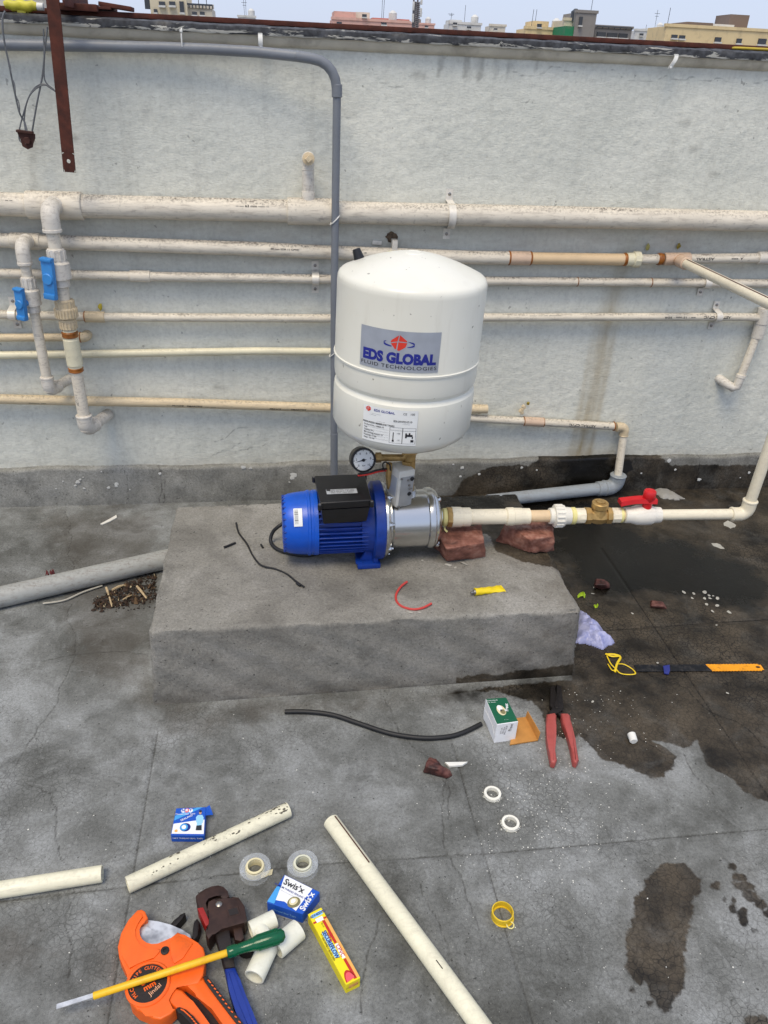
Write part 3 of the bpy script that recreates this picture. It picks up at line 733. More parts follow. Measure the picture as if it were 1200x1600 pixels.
def collar(mb, p, d, L, r, seg=28):
    d = Vector(d).normalized(); p = Vector(p); b = min(.002, r*.1)
    mb.lathe(p-d*L/2, d, [(0, r*.86), (0, r-b), (b, r), (L-b, r), (L, r-b), (L, r*.86)], seg)
def ribs(mb, p, d, L, r, n=14):
    d = Vector(d).normalized(); t = Vector((0, 0, 1)) if abs(d.z) < .9 else Vector((1, 0, 0)); u = d.cross(t).normalized(); v = d.cross(u)
    for k in range(n):
        a = 2*math.pi*k/n; q = Vector(p)+(u*math.cos(a)+v*math.sin(a))*r
        e = u*math.cos(a)+v*math.sin(a); M_ = Matrix((e, d, e.cross(d))).transposed()
        mb.box(q, (.004, L, .0045), M_, .001, 1)
def arc(p, d0, d1, R_, n=10):
    """quarter bend round corner p: comes along d0, leaves along d1"""
    d0 = Vector(d0).normalized(); d1 = Vector(d1).normalized(); c = Vector(p)-d0*R_+d1*R_
    return [c-d1*R_*math.cos(a)+d0*R_*math.sin(a) for a in np.linspace(0, math.pi/2, n)]
def elbow(p, d0, d1, r, rp, arm=None, parent=None, mat=None, name='elbow'):
    R_ = r*1.15; arm = arm or r*1.6; d0 = Vector(d0).normalized(); d1 = Vector(d1).normalized()
    mb = MB(); pts = [Vector(p)-d0*(R_+arm)]+arc(p, d0, d1, R_)+[Vector(p)+d1*(R_+arm)]
    mb.tube(pts, r, 24)
    collar(mb, Vector(p)-d0*(R_+arm*.95), d0, arm*.35, r*1.07); collar(mb, Vector(p)+d1*(R_+arm*.95), d1, arm*.35, r*1.07)
    return mb.build(name, mat, parent)
def clamp(x, y, Y, r, parent, mat=None, tall=1.0):
    """U strap over a horizontal pipe with a foot and screw above and below"""
    c = W(x, y, Y); th = .0016; wd = .021; mb = MB(); n = 14; pts = []
    rr = r+.0035; zf = YW-.002
    prof = [Vector((0, zf-c.y, rr+.030*tall)), Vector((0, zf-c.y, rr+.006)), ]
    prof += [Vector((0, -rr*math.sin(a), rr*math.cos(a))) for a in np.linspace(.05, math.pi-.05, n)]
    prof += [Vector((0, zf-c.y, -rr-.006)), Vector((0, zf-c.y, -rr-.030*tall))]
    vs = []; fs = []
    for p in prof:
        for sx_ in (-1, 1):
            vs += [c+p+Vector((sx_*wd/2, 0, 0))]
    for i in range(len(prof)-1): fs.append((2*i, 2*i+1, 2*i+3, 2*i+2))
    b2 = [v_+Vector((0, -.0016, 0)) for v_ in vs]; o = len(vs)
    mb.add(vs+b2, fs+[tuple(k+o for k in f[::-1]) for f in fs]+[(2*i+s_, 2*i+2+s_, 2*i+2+s_+o, 2*i+s_+o) for i in range(len(prof)-1) for s_ in (0, 1)])
    cl = mb.build('clamp', mat or m_clampst, parent, 40)
    for sg in (1, -1):
        mb = MB(); q = c+Vector((0, zf-c.y-.0016, sg*(rr+.018*tall))); mb.lathe(q, (0, -1, 0), [(0, .0048), (.0016, .0046), (.0028, .002), (.0028, 0)], 12)
        mb.build('screw', m_screw, cl)
    return cl
def run(pts, r, name='pipe', mat=None, parent=None, sub=1, seg=24):
    mb = MB(); P = [Vector(p) for p in pts]
    mb.tube(P, r, seg); return mb.build(name, mat, parent)
def wall_run(px, Y): return [W(x, y, Y) for x, y in px]
def at_x(px, Y, x):
    for (x0, y0), (x1, y1) in zip(px, px[1:]):
        if x0 <= x <= x1 or (x1, y1) == px[-1] and x > x1 or (x0, y0) == px[0] and x < x0:
            return W(x, y0+(y1-y0)*(x-x0)/(x1-x0), Y)
def ext(px, Y, left=True, right=True, L=3.0):
    P = wall_run(px, Y)
    if left: P = [P[0]-(P[1]-P[0]).normalized()*L]+P
    if right: P = P+[P[-1]+(P[-1]-P[-2]).normalized()*L]
    return P
XD = Vector((1, 0, 0)); UP = Vector((0, 0, 1)); FRONT = Vector((0, -1, 0))
GRP = 'plastic water pipes along the parapet wall'

# big top pipe
Y1 = YW-.040; px1 = [(0, 319), (600, 333.5), (1200, 346)]
big = thing('wall_pipe', 'thickest weathered pipe, topmost of the horizontal wall pipes', 'pipe', (0, Y1, .93), GRP)
run(ext(px1, Y1), .0305, 'pipe', m_old, big)
for a, b in ((43, 130), (449, 519)):
    mb = MB(); p = at_x(px1, Y1, (a+b)/2); q0 = at_x(px1, Y1, a); q1 = at_x(px1, Y1, b); collar(mb, p, XD, (q1-q0).length, .0365); mb.build('tee', m_old, big)
p = at_x(px1, Y1, 482)
mb = MB(); zt = W(482, 246, Y1).z; mb.cyl(p+UP*.02, Vector((p.x, p.y, p.z+.055)), .0185, bev=.002); mb.cyl(p+UP*.05, Vector((p.x, p.y, zt-.025)), .0165)
mb.build('riser_stub', m_greyfit, big)
elbow(Vector((p.x, p.y, zt)), UP, FRONT, .0165, .0145, .012, big, m_greyfit)
mb = MB(); q = Vector((p.x, p.y-.032, zt)); mb.lathe(q, FRONT, [(0, .0165), (.004, .0165), (.005, .012), (.005, .0)], 20); mb.lathe(q+FRONT*.004, FRONT, [(0, .010), (.012, .010), (.013, .009), (.013, 0)], 4)
mb.build('plug', m_tan, big)
clamp(704, 338, Y1, .0305, big, tall=1.2)

# second pipe
Y2 = YW-.034; px2 = [(0, 375.5), (400, 389), (517, 394.5), (740, 402.5), (970, 405.5), (1200, 403)]
p2 = thing('wall_pipe', 'second wall pipe from the top, with peach coloured length and branch toward the viewer', 'pipe', (0, Y2, .83), GRP)
P = ext(px2, Y2)
def seg_run(px, Y, x0, x1, r, mat, parent, name='pipe'):
    a = at_x(px, Y, x0); b = at_x(px, Y, x1); mid = [W(x, y, Y) for x, y in px if x0 < x < x1]
    return run([a]+mid+[b], r, name, mat, parent)
run([P[0]]+[at_x(px2, Y2, x) for x in (0, 200, 400, 517, 740, 800)], .0195, 'pipe', m_old, p2)
def coup(px, Y, a, b, r, mat, parent, name='coupler'):
    mb = MB(); q0 = at_x(px, Y, a); q1 = at_x(px, Y, b); collar(mb, (q0+q1)/2, q1-q0, (q1-q0).length, r); return mb.build(name, mat, parent)
def glue(px, Y, x, r, parent, L=.006):
    mb = MB(); q = at_x(px, Y, x); mb.lathe(q-XD*L/2, XD, [(0, r), (L*.3, r+.0016), (L*.7, r+.0013), (L, r)], 22); return mb.build('glue_bead', m_glue, parent)
coup(px2, Y2, 795, 828, .0205, m_peach2, p2); glue(px2, Y2, 795.5, .0198, p2); glue(px2, Y2, 828.5, .0195, p2)
seg_run(px2, Y2, 826, 978, .0178, m_peach, p2); glue(px2, Y2, 976, .0185, p2, .010)
coup(px2, Y2, 978, 990, .0200, m_new, p2, 'union'); 
mb = MB(); q = at_x(px2, Y2, 994); collar(mb, q, XD, .022, .0245, 10); mb.build('union_nut', m_new, p2)
seg_run(px2, Y2, 998, 1030, .0150, m_old, p2); glue(px2, Y2, 1031, .0170, p2, .016)
coup(px2, Y2, 1037, 1077, .0190, m_peach2, p2, 'tee')
run([at_x(px2, Y2, 1072), at_x(px2, Y2, 1200), at_x(px2, Y2, 1200)+XD*3], .0150, 'pipe', m_old, p2)
coup(px2, Y2, 1183, 1240, .0195, m_greyfit, p2)
coup(px2, Y2, 17, 64, .0225, m_old, p2, 'tee')
def pprint(txt, px, Y, x, r, size, parent, up=1, el=-.5, xs=1.0, bold=.02):
    mb = MB(); q = at_x(px, Y, x); q2 = at_x(px, Y, x+10); d = (q2-q).normalized()
    zero = Vector((0, -math.cos(el), math.sin(el)))
    text_cyl(mb, txt, q, d, zero, r+.0004, size, True, up, bold=bold, xs=xs); return mb.build('printing', m_print, parent, 0)
pprint('ASTRAL', px2, Y2, 1098, .0150, .011, p2, -1, .15, 1.6); pprint('A  ===', px2, Y2, 1148, .0150, .010, p2, -1, .15, 1.3)
for x, s in ((445, '50 mm SDR 11 CPVC'), (560, '-- 40 ---- 14')): pprint(s, px2, Y2, x, .0195, .007, p2, 1, .3, 1.3)
# pipe text scraps on the big one
for x, s in ((395, '-- --- 63 mm ----- --'), (20, '-- --')): pprint(s, px1, Y1, x, .0305, .009, big, 1, .5, 1.3)

# third pipe
Y3 = YW-.026; px3 = [(0, 427), (233, 432), (500, 436), (760, 439), (1200, 443)]
p3 = thing('wall_pipe', 'third wall pipe from the top, thin and grimy', 'pipe', (0, Y3, .77), GRP)
run(ext(px3, Y3), .0132, 'pipe', m_old, p3)
coup(px3, Y3, 203, 235, .0165, m_old, p3); clamp(493, 436, Y3, .0132, p3); clamp(1104, 442, Y3, .0132, p3)
for x in (1017, 902): glue(px3, Y3, x, .0133, p3, .003)

# fourth pipe and its drop at the right
Y4 = YW-.026; px4 = [(0, 491.5), (163, 495.5), (500, 497.5), (760, 496), (1123, 495), (1190, 496)]
p4 = thing('wall_pipe', 'fourth wall pipe from the top, turning down at its right end', 'pipe', (0, Y4, .69), GRP)
P = ext(px4, Y4, True, False); run(P, .0127, 'pipe', m_old2, p4)
coup(px4, Y4, 133, 164, .0160, m_tan, p4); glue(px4, Y4, 133, .0150, p4, .004)
clamp(20, 492, Y4, .0127, p4); clamp(1121, 495.5, Y4, .0127, p4)
pprint('ASTRAL CPVC', px4, Y4, 1118, .0127, .012, p4, -1, .15, 1.25, .03); pprint('== \u00b7 15 mm \u00b7 SDR', px4, Y4, 1060, .0127, .008, p4, -1, .15, 1.8)
pprint('--- ------- ---- ---- -------', px4, Y4, 850, .0127, .007, p4, -1, .6, 1.6)
q = at_x(px4, Y4, 1192)
de = W(1152, 603, Y4-.05)
mb = MB(); mb.tube([q+UP*.03, q-UP*.02], .0215, 24); collar(mb, q-UP*.045, UP, .05, .0200); mb.build('tee', m_greyfit, p4)
dtop = q-UP*.03; dbot = Vector((W(1153, 600, Y4-.012).x, Y4-.012, W(1153, 600, Y4-.012).z))
run([dtop, dbot], .0130, 'drop_pipe', m_old, p4)
dd = (dbot-dtop).normalized()
mb = MB(); mb.tube([dbot-dd*.03]+[dbot+dd*.01]+[dbot+dd*.014+Vector((-.012, .004, 0))]+[dbot+dd*.01+Vector((-.03, .012, .004)), dbot+Vector((-.055, .045, .008))], .0150, 20)
collar(mb, dbot-dd*.028, dd, .012, .0165); mb.build('elbow', m_greyfit, p4)

# fifth: short stub at the left
Y5 = YW-.026; px5 = [(0, 527.5), (130, 527)]
p5 = thing('wall_pipe', 'short tan wall pipe at the left ending in an elbow into the wall', 'pipe', (-.8, Y5, .63), GRP)
run(ext(px5, Y5, True, False), .0115, 'pipe', m_tan, p5)
q = at_x(px5, Y5, 127); mb = MB(); mb.tube([q-XD*.02]+arc(q+XD*.012, XD, Vector((0, 1, 0)), .014)+[q+XD*.012+Vector((0, .04, 0))], .0148, 20); mb.build('elbow', m_tan, p5); glue(px5, Y5, 126, .0145, p5, .004)

# sixth: clean cream pipe
Y6 = YW-.024; px6 = [(0, 555), (200, 552), (400, 548.5), (522, 549.5)]
p6 = thing('wall_pipe', 'clean pale cream wall pipe ending at the grey conduit', 'pipe', (0, Y6, .6), GRP)
run(ext(px6, Y6, True, False), .0118, 'pipe', m_new, p6)

# seventh: left part of the lowest line, open end behind the tank
Y7 = YW-.030; px7 = [(0, 623.5), (133, 626.5), (300, 630), (520, 637.5), (756, 639)]
p7 = thing('wall_pipe', 'lowest left wall pipe, tan with black print, its open end showing right of the tank', 'pipe', (0, Y7, .5), GRP)
P = ext(px7, Y7, True, False); run(P, .0150, 'pipe', m_tan, p7)
mb = MB(); e = P[-1]; mb.hollow(e-XD*.02, e+XD*.012, .0152, .012); mb.build('open_end', m_tan, p7)
pprint('\u2014 PRINCE   SMARTFIT  ---- -----', px7, Y7, 300, .0150, .0085, p7, 1, -.35, 1.3); pprint('PRINCE \u2014\u2014  SMARTFIT', px7, Y7, 450, .0150, .0085, p7, 1, -.35, 1.3); pprint('-------- ----', px7, Y7, 60, .0150, .008, p7, 1, -.35, 1.5)

# eighth: right part, elbow down into the drain
Y8 = YW-.026; px8 = [(690, 650), (762, 655), (960, 666)]
p8 = thing('wall_pipe', 'lowest right wall pipe bending down into the grey drain elbow', 'pipe', (.9, Y8, .4), GRP)
run(wall_run(px8, Y8), .0135, 'pipe', m_old2, p8)
coup(px8, Y8, 818, 849, .0160, m_peach2, p8); glue(px8, Y8, 818.5, .015, p8, .003); glue(px8, Y8, 849, .015, p8, .003); glue(px8, Y8, 959, .0155, p8, .003)
q = at_x(px8, Y8, 977); elbow(q, XD, -UP, .0160, .0135, .014, p8, m_tan)
dr = Vector((W(958, 745, Y8-.02).x, Y8-.03, .07))
p8_bot = Vector((q.x, q.y-.026, .05)); run([q-UP*.03, p8_bot], .0138, 'drop_pipe', m_old2, p8)
pprint('ASTRAL CPVC', px8, Y8, 908, .0135, .0125, p8, -1, .1, 1.25, .03); pprint('=\u00b7=', px8, Y8, 945, .0135, .010, p8, -1, .1, 1.4)
mb = MB()
for k in range(5):
    q = W(818+rnd.uniform(-5, 5), 641+rnd.uniform(-6, 4), Y8+.004); mb.box(q, (.012, .012, .012), Matrix.Rotation(rnd.uniform(0, 3), 3, 'Y'), .004)
mb.build('mortar_lump', m_tan, p8)

# ---- two valve drops at the left
def drop(px_top, px_bot, off, r, label, handle, vb, big_union):
    Y = YW-off; a = W(*px_top, Y); b = W(*px_bot, Y); x = (a.x+b.x)/2; a.x = b.x = x
    o = thing('valve_drop', label, 'pipe', (x, Y, b.z), 'valve drops at the left of the wall')
    Z = lambda py: W(px_top[0]+(px_bot[0]-px_top[0])*(py-px_top[1])/(px_bot[1]-px_top[1]), py, Y).z
    PT = lambda py: Vector((x, Y, Z(py)))
    elbow(a, FRONT, -UP, r*1.35, r, .028, o, m_greyfit)
    mb = MB(); mb.cyl(Vector((x, YW-.03, a.z)), Vector((x, Y+.03, a.z)), r*1.15); mb.build('branch', m_greyfit, o)
    run([a-UP*.03, b], r, 'pipe', m_old, o)
    elbow(b, -UP, Vector((.35, 1, 0)), r*1.3, r, .022, o, m_greyfit)
    mb = MB(); mb.cyl(b+Vector((.01, .03, 0)), b+Vector((.35*off, off-.004, 0)), r*1.05); mb.build('wall_stub', m_greyfit, o)
    # ball valve
    v0, v1 = vb; vm = (Z(v0)+Z(v1))/2; L = Z(v0)-Z(v1)
    mb = MB(); c = Vector((x, Y, vm))
    mb.lathe(Vector((x, Y, Z(v1))), UP, [(0, r*1.2), (L*.02, r*1.32), (L*.2, r*1.32), (L*.22, r*1.75), (L*.62, r*1.75), (L*.68, r*1.3), (L*.98, r*1.3), (L, r*1.15)], 28)
    ribs(mb, Vector((x, Y, Z(v1)+L*.83)), UP, L*.26, r*1.32, 10)
    vo = mb.build('ball_valve', m_greyfit, o)
    return o, x, Y, Z, PT, r, vo
def lever(o, x, Y, zc, h, wd, vo, yaw):
    mb = MB(); c = Vector((x-.020, Y-.034, zc)); M_ = Matrix.Rotation(yaw, 3, 'Z') @ Matrix.Rotation(math.radians(4), 3, 'Y')
    mb.box(c, (wd, .014, h), M_, .003); mb.box(c+M_ @ Vector((0, -.003, -h*.42)), (wd*1.02, .016, h*.14), M_, .003); mb.box(c+M_ @ Vector((0, -.003, h*.45)), (wd*1.02, .018, h*.08), M_, .003)
    mb.lathe(c+M_ @ Vector((0, -.005, 0)), M_ @ Vector((0, -1, 0)), [(0, wd*.46), (.004, wd*.46), (.006, wd*.40), (.006, 0)], 20)
    mb.cyl(c+M_ @ Vector((0, 0, 0)), Vector((x, Y, zc)), .010)
    mb.build('handle', m_blueh, vo)
o, x, Y, Z, PT, r, vo = drop((77, 327), (134, 672), .125, .0172, 'right hand valve drop with two brown glue rings and a blue lever', None, (388, 448), True)
lever(o, x, Y, Z(431), .112, .034, vo, math.radians(-22))
mb = MB(); c = PT(488); collar(mb, c, UP, .030, .029, 30); ribs(mb, c, UP, .024, .0295, 22); collar(mb, PT(476), UP, .03, .0245, 20); ribs(mb, PT(476), UP, .026, .0245, 16); collar(mb, PT(505), UP, .03, .0225); ribs(mb, PT(507), UP, .022, .0225, 16)
mb.build('union', m_tan, o)
mb = MB(); collar(mb, PT(550), UP, .080, .0222); mb.build('coupler', m_new, o)
for py, rr, L in ((522, .0215, .020), (577, .0205, .016)):
    mb = MB(); mb.lathe(PT(py)-UP*L/2, UP, [(0, rr-.003), (L*.2, rr+.001), (L*.5, rr), (L*.8, rr+.0012), (L, rr-.003)], 24); mb.build('glue_ring', m_glue, o)
run([PT(515), PT(575)], .0195, 'sleeve', m_new, o)
mb = MB(); text_cyl(mb, '|| - ||| 20', PT(622), UP, Vector((-.5, -1, 0)), .0176, .010, True, -1); mb.build('printing', m_print, o, 0)
o, x, Y, Z, PT, r, vo = drop((38, 383), (73, 611), .115, .0138, 'left hand valve drop with a plain lower pipe and a blue lever', None, (432, 488), False)
lever(o, x, Y, Z(470), .090, .027, vo, math.radians(-26))

# ---- grey electrical conduit
cond = thing('conduit', 'grey electrical conduit running under the coping and down behind the tank', 'conduit', (.2, YW-.08, 0))
YC = YW-.082
hp = [W(x, y, Yc) for x, y, Yc in [(0, 70, YW-.030), (140, 72, YW-.030), (250, 74, YW-.032), (330, 77, YW-.040), (400, 81, YW-.055), (470, 88.5, YC)]]
hp = [hp[0]-(hp[1]-hp[0]).normalized()*2]+hp
mb = MB(); mb.tube(hp, .0128, 20); mb.build('horizontal_run', m_cond, cond)
bend = [W(x, y, YC) for x, y in [(462, 87.5), (485, 91), (500, 95), (511, 102), (519, 112), (524, 124), (526, 140), (526.5, 152)]]
mb = MB(); mb.tube(bend, .0128, 20); collar(mb, W(526.5, 142, YC), W(526.6, 155, YC)-W(526.5, 135, YC), .030, .0138); mb.build('bend', m_cond, cond)
vt = W(526.5, 148, YC); vb_ = W(521.5, 720, YC); vb2 = Vector((vb_.x, YC+.0, .0))
mb = MB(); mb.tube([vt, vt.lerp(vb_, .5)+Vector((-.003, 0, 0)), vb_, vb2], .0108, 20); mb.build('vertical_run', m_cond, cond)
mb = MB(); zc = W(522, 690, YC).z; xm = W(522, 690, YC).x; mb.tube([(xm, YC, zc+.03), (xm+.001, YC, .0)], .0122, 20); mb.build('sleeve', m_cond, cond)
m_wh = simple('white_plastic', (228, 228, 222), .45)
for x, y in ((523, 344), (521, 551)):
    q = W(x, y, YC); mb = MB(); pts = [q+Vector((.0125*math.cos(a), -.0125*math.sin(a)+.0, .012*math.cos(a))) for a in np.linspace(0, 6.283, 20)]; mb.tube(pts, .0016, 6); mb.build('cable_tie', m_wh, cond)
q = W(285, 66, YW-.034); mb = MB(); mb.tube([q+Vector((0, .005, .03)), q+Vector((0, -.014, .016)), q+Vector((0, -.0150, 0)), q+Vector((0, -.012, -.012)), q+Vector((0, .01, -.018))], .0018, 6); mb.box(q+Vector((0, -.012, .024)), (.007, .005, .006), None, .001); mb.build('cable_tie', m_wh, cond)
for x, y, curl in ((407, 64, 0), (1052, 96, 1)):
    q = W(x, y, YW-.034); mb = MB(); n = 10; prof = []
    for k in range(n+1):
        u = k/n; prof.append(q+Vector((curl*.006*math.cos(u*3.1), -.006*math.sin(u*3.1), .016-.034*u)))
    vs = []
    for p_ in prof: vs += [p_+Vector((-.0055, 0, 0)), p_+Vector((.0055, 0, 0)), p_+Vector((.0055, .0025, 0)), p_+Vector((-.0055, .0025, 0))]
    fs = []
    for k in range(n):
        for j in range(4): fs.append((4*k+j, 4*k+(j+1) % 4, 4*k+4+(j+1) % 4, 4*k+4+j))
    fs += [(0, 1, 2, 3), (4*n, 4*n+1, 4*n+2, 4*n+3)]
    mb.add(vs, fs); mb.box(prof[0]+Vector((0, .008, .0)), (.011, .018, .003), None, .001); mb.lathe(prof[-2]+Vector((0, -.001, 0)), FRONT, [(0, .003), (.002, .003), (.003, 0)], 8)
    solo(mb, 'cable_clip', m_wh, ['flat white clip under the coping beside the conduit', 'curled white clip alone under the coping at the right'][curl], 'clip', 'white clips under the coping')

# ---- rusty hanging bracket, wire and clamp at the upper left
YB = YW-.115
a = W(82, -4, YB); b = W(109, 269, YB); d = (b-a).normalized(); s = d.cross(Vector((0, 1, 0))).normalized()
rb = thing('rusty_bracket', 'rusty steel bracket hanging over the coping with a holed flat bar', 'bracket', (a.x, YB, b.z))
M_ = Matrix((s, Vector((0, 1, 0)), d)).transposed()
L = (b-a).length+.07; c = b-d*L/2
bmh = bmesh.new()
hw = .0148; hr = .0052; hz = L/2-.026
# bar outline with a real hole near its end
pts = [(-hw, -L/2), (hw, -L/2), (hw, L/2), (-hw, L/2)]
mb = MB()
n = 16; ring = [(hr*math.cos(2*math.pi*k/n), hz+hr*math.sin(2*math.pi*k/n)) for k in range(n)]
z0, z1 = hz-.02, L/2
def onbox(k):
    an = 2*math.pi*k/n; cx, cy = math.cos(an), math.sin(an); hx, hy = hw, (.02 if cy < 0 else L/2-hz)
    t_ = min(hx/abs(cx) if abs(cx) > 1e-9 else 1e9, hy/abs(cy) if abs(cy) > 1e-9 else 1e9); return (cx*t_, hz+cy*t_)
outr = [onbox(k) for k in range(n)]
for yy in (-.003, .003):
    vs = [c+M_ @ Vector((x_, yy, z_)) for x_, z_ in ring+outr]
    mb.add(vs, [(k, (k+1) % n, n+(k+1) % n, n+k) for k in range(n)])
vs = [c+M_ @ Vector((x_, yy, z_)) for yy in (-.003, .003) for x_, z_ in ring]; mb.add(vs, [(k, (k+1) % n, n+(k+1) % n, n+k) for k in range(n)])
zt_ = hz-.02
mb.box(c+M_ @ Vector((0, 0, (-L/2+zt_)/2)), (hw*2, .006, zt_+L/2), M_)
mb.quad(*[c+M_ @ Vector(q) for q in ((-hw, -.003, L/2), (hw, -.003, L/2), (hw, .003, L/2), (-hw, .003, L/2))])
for sg in (-1, 1): mb.quad(*[c+M_ @ Vector((sg*hw, y_, z_)) for y_, z_ in ((-.003, zt_), (.003, zt_), (.003, L/2), (-.003, L/2))])
mb.build('hanging_bar', m_rust, rb, 0)
tp = W(100, 8, YW-.02); mb = MB()
zc_ = ZC+.085
mb.box((a.x+.012, YW+.02, zc_), (.03, .28, .006), None, .001); mb.box((a.x+.0245, YW+.02, zc_-.014), (.005, .28, .026), None, .001); mb.box((a.x+.03, YW-.0, zc_-.024), (.10, .035, .016), None, .003)
mb.build('arm', m_rust, rb)
mb = MB(); mb.box((a.x+.04, YW+.05, ZC+.063), (.14, .10, .006), None, .001); mb.box((a.x+.12, YW+.03, ZC+.068), (.08, .05, .010), Matrix.Rotation(.1, 3, 'Y'), .002); mb.build('seat_plate', m_rust, rb)
m_wire = simple('grey_wire', (112, 114, 116), .5, .4)
YR = YW-.06
hw_ = thing('hanging_wire', 'looped grey wire hanging from the coping at the upper left', 'wire', tuple(W(40, 210, YR)))
def sm(pts, n=6):
    out = []
    P = [Vector(p) for p in pts]; P = [P[0]]+P+[P[-1]]
    for i in range(1, len(P)-2):
        for k in range(n):
            t_ = k/n; out.append(.5*((2*P[i])+(-P[i-1]+P[i+1])*t_+(2*P[i-1]-5*P[i]+4*P[i+1]-P[i+2])*t_*t_+(-P[i-1]+3*P[i]-3*P[i+1]+P[i+2])*t_**3))
    return out+[P[-2]]
for pts, rr in (([(8, 17), (4, 30), (6, 60), (14, 100), (22, 140), (30, 175), (38, 190), (42, 205)], .0022), ([(74, 42), (70, 80), (66, 120), (58, 160), (50, 207)], .0022), ([(68, 45), (69, 90), (70, 125), (84, 140)], .0018),
                ([(88, 144), (78, 137), (66, 131), (52, 140), (42, 160), (38, 185), (40, 206)], .0018), ([(85, 141), (72, 133), (60, 136), (46, 150), (36, 180), (30, 205), (31, 220), (40, 225)], .0018)):
    mb = MB(); mb.tube(sm([W(x, y, YR-.004*math.sin(i)) for i, (x, y) in enumerate(pts)]), rr, 8); mb.build('strand', m_wire, hw_)
mb = MB(); mb.tube(sm([W(x+1.3*math.sin(i*1.9), y, YR-.003+.003*math.cos(i*1.9)) for i, (x, y) in enumerate([(13+k*2.1, 95+k*9) for k in range(11)])], 3), .0016, 6); mb.build('strand', m_wire, hw_)
rc = thing('rusty_clamp', 'rusty bolted clamp hanging on the wire loop', 'clamp', tuple(W(42, 228, YR)))
m_rust2 = simple('rusty_clamp_iron', (70, 40, 32), .8, .1, .3, 60, .5, 150)
mb = MB(); mb.prism([Vector((x_, y_, 0)) for x_, y_ in ((-.021, .010), (.021, .008), (.020, -.003), (.013, -.012), (.010, -.024), (-.002, -.029), (-.014, -.022), (-.016, -.006))], -.004, .004, .001)
c = W(42, 214, YR); mb.v = [c+Vector((v_.x, v_.z, v_.y)) for v_ in mb.v]; mb.build('plate', m_rust2, rc)
mb = MB(); mb.box(c+Vector((-.002, -.002, .012)), (.040, .016, .006), Matrix.Rotation(.1, 3, 'Y'), .001); mb.build('flange', m_rust2, rc)
mb = MB(); mb.lathe(c+Vector((.001, -.004, -.008)), FRONT, [(0, .009), (.006, .009), (.007, .008), (.007, 0)], 6); mb.build('bolt', m_rust2, rc)
m_yel = simple('yellow_wrap', (206, 196, 60), .5, 0, .15, 40)
yb = thing('yellow_tube', 'yellow plastic wrapped tube with white end lying on the coping', 'tube', tuple(G(30, 14, ZC+.07)))
a = W(8, 11, YW-.005); b = W(58, 13, YW-.005); a.z = b.z = ZC+.058
mb = MB(); mb.tube([a.lerp(b, k/8)+Vector((0, 0, .002*math.sin(k*2))) for k in range(9)], [.008, .011, .012, .011, .013, .012, .012, .011, .009], 14); mb.build('sleeve', m_yel, yb)
mb = MB(); mb.cyl(b, b+(b-a).normalized()*.016, .0085, bev=.001); mb.build('end_cap', m_wh, yb)
mb = MB(); mb.box((a+b)/2+Vector((0, .01, -.0125)), (.02, .03, .007), None, .001); mb.build('rest', m_yel, yb)
# hole in the plaster behind the tank, nailed scrap
m_hole = simple('broken_plaster', (98, 82, 66), .95, 0, .4, 120, .8, 120)
mb = MB(); c = W(612, 370, YW-.003); n = 18
ring = [c+Vector((rnd.uniform(.012, .021)*math.cos(6.283*k/n), rnd.uniform(-.003, -.001), rnd.uniform(.012, .021)*math.sin(6.283*k/n))) for k in range(n)]
mb.add(ring+[c+Vector((0, -.006, .003))], [(k, (k+1) % n, n) for k in range(n)])
mb.build('broken_patch', m_hole, wall)
mb = MB(); mb.box(W(589, 379, YW-.004), (.028, .008, .012), Matrix.Rotation(.1, 3, 'Y'), .001); mb.build('wall_plug', m_clampst, wall)
mb = MB(); mb.box(W(616, 385, YW-.03), (.016, .03, .04), None, .002); mb.build('pipe_strap', m_greyfit, p2)
# putty leaks above joints
for x, y, c_ in ((157, 478, (196, 178, 60)), (1012, 385, (170, 160, 90)), (1060, 384, (150, 130, 40)), (826, 629, (150, 130, 40))):
    q = W(x, y, YW-.004); mb = MB(); n = 7; ring = [q+Vector((rnd.uniform(.003, .009)*math.cos(6.283*k/n), -.002, rnd.uniform(.005, .014)*math.sin(6.283*k/n)-.002)) for k in range(n)]
    mb.add(ring+[q+Vector((0, -.007, 0))], [(k, (k+1) % n, n) for k in range(n)]); mb.build('putty_smear', simple('putty_%d' % x, c_, .6), wall)

mb = MB(); mb.tube(sm([Vector((W(x, 78, YW).x, YW-.006+dy, ZC+.0490)) for x, dy in ((1140, .03), (1165, .012), (1185, .008), (1215, .004), (1260, .02), (1330, .015))]), .0035, 8)
solo(mb, 'yellow_rope', simple('rope_yellow', (196, 172, 60), .7), 'yellow rope lying on the coping at the far right', 'rope')

# ================================================================ PUMP SET ON THE PLINTH
ZA = ZB+.100
A0 = G(445, 818, ZA); A1 = G(690, 808, ZA); U = (A1-A0).normalized(); V = Vector((U.y, -U.x, 0)); PL = (A1-A0).length
def S(x): return A0+U*(PL*(x-445)/245)
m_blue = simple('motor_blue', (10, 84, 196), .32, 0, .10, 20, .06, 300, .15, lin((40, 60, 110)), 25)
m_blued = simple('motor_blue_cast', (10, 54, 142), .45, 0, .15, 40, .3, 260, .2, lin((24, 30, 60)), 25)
m_black = simple('black_plastic', (22, 22, 24), .38, 0, .15, 40, .12, 300)
m_rubber = simple('black_rubber', (26, 27, 29), .55, 0, .2, 60)
m_chrome = NT('stainless'); _v = m_chrome.coord((3, 60, 60), 'World')
m_chrome.out(lin((205, 206, 206)), m_chrome.math('ADD', .13, m_chrome.math('MULTIPLY', m_chrome.noise(_v, 6, 5), .16)), 1.0, m_chrome.bump(m_chrome.noise(m_chrome.coord(which='World'), 14, 3), .05, .004)); m_chrome = m_chrome.m
m_brass = simple('brass', (184, 152, 96), .5, .6, .2, 60, .2, 150, .4, lin((110, 74, 34)), 40)
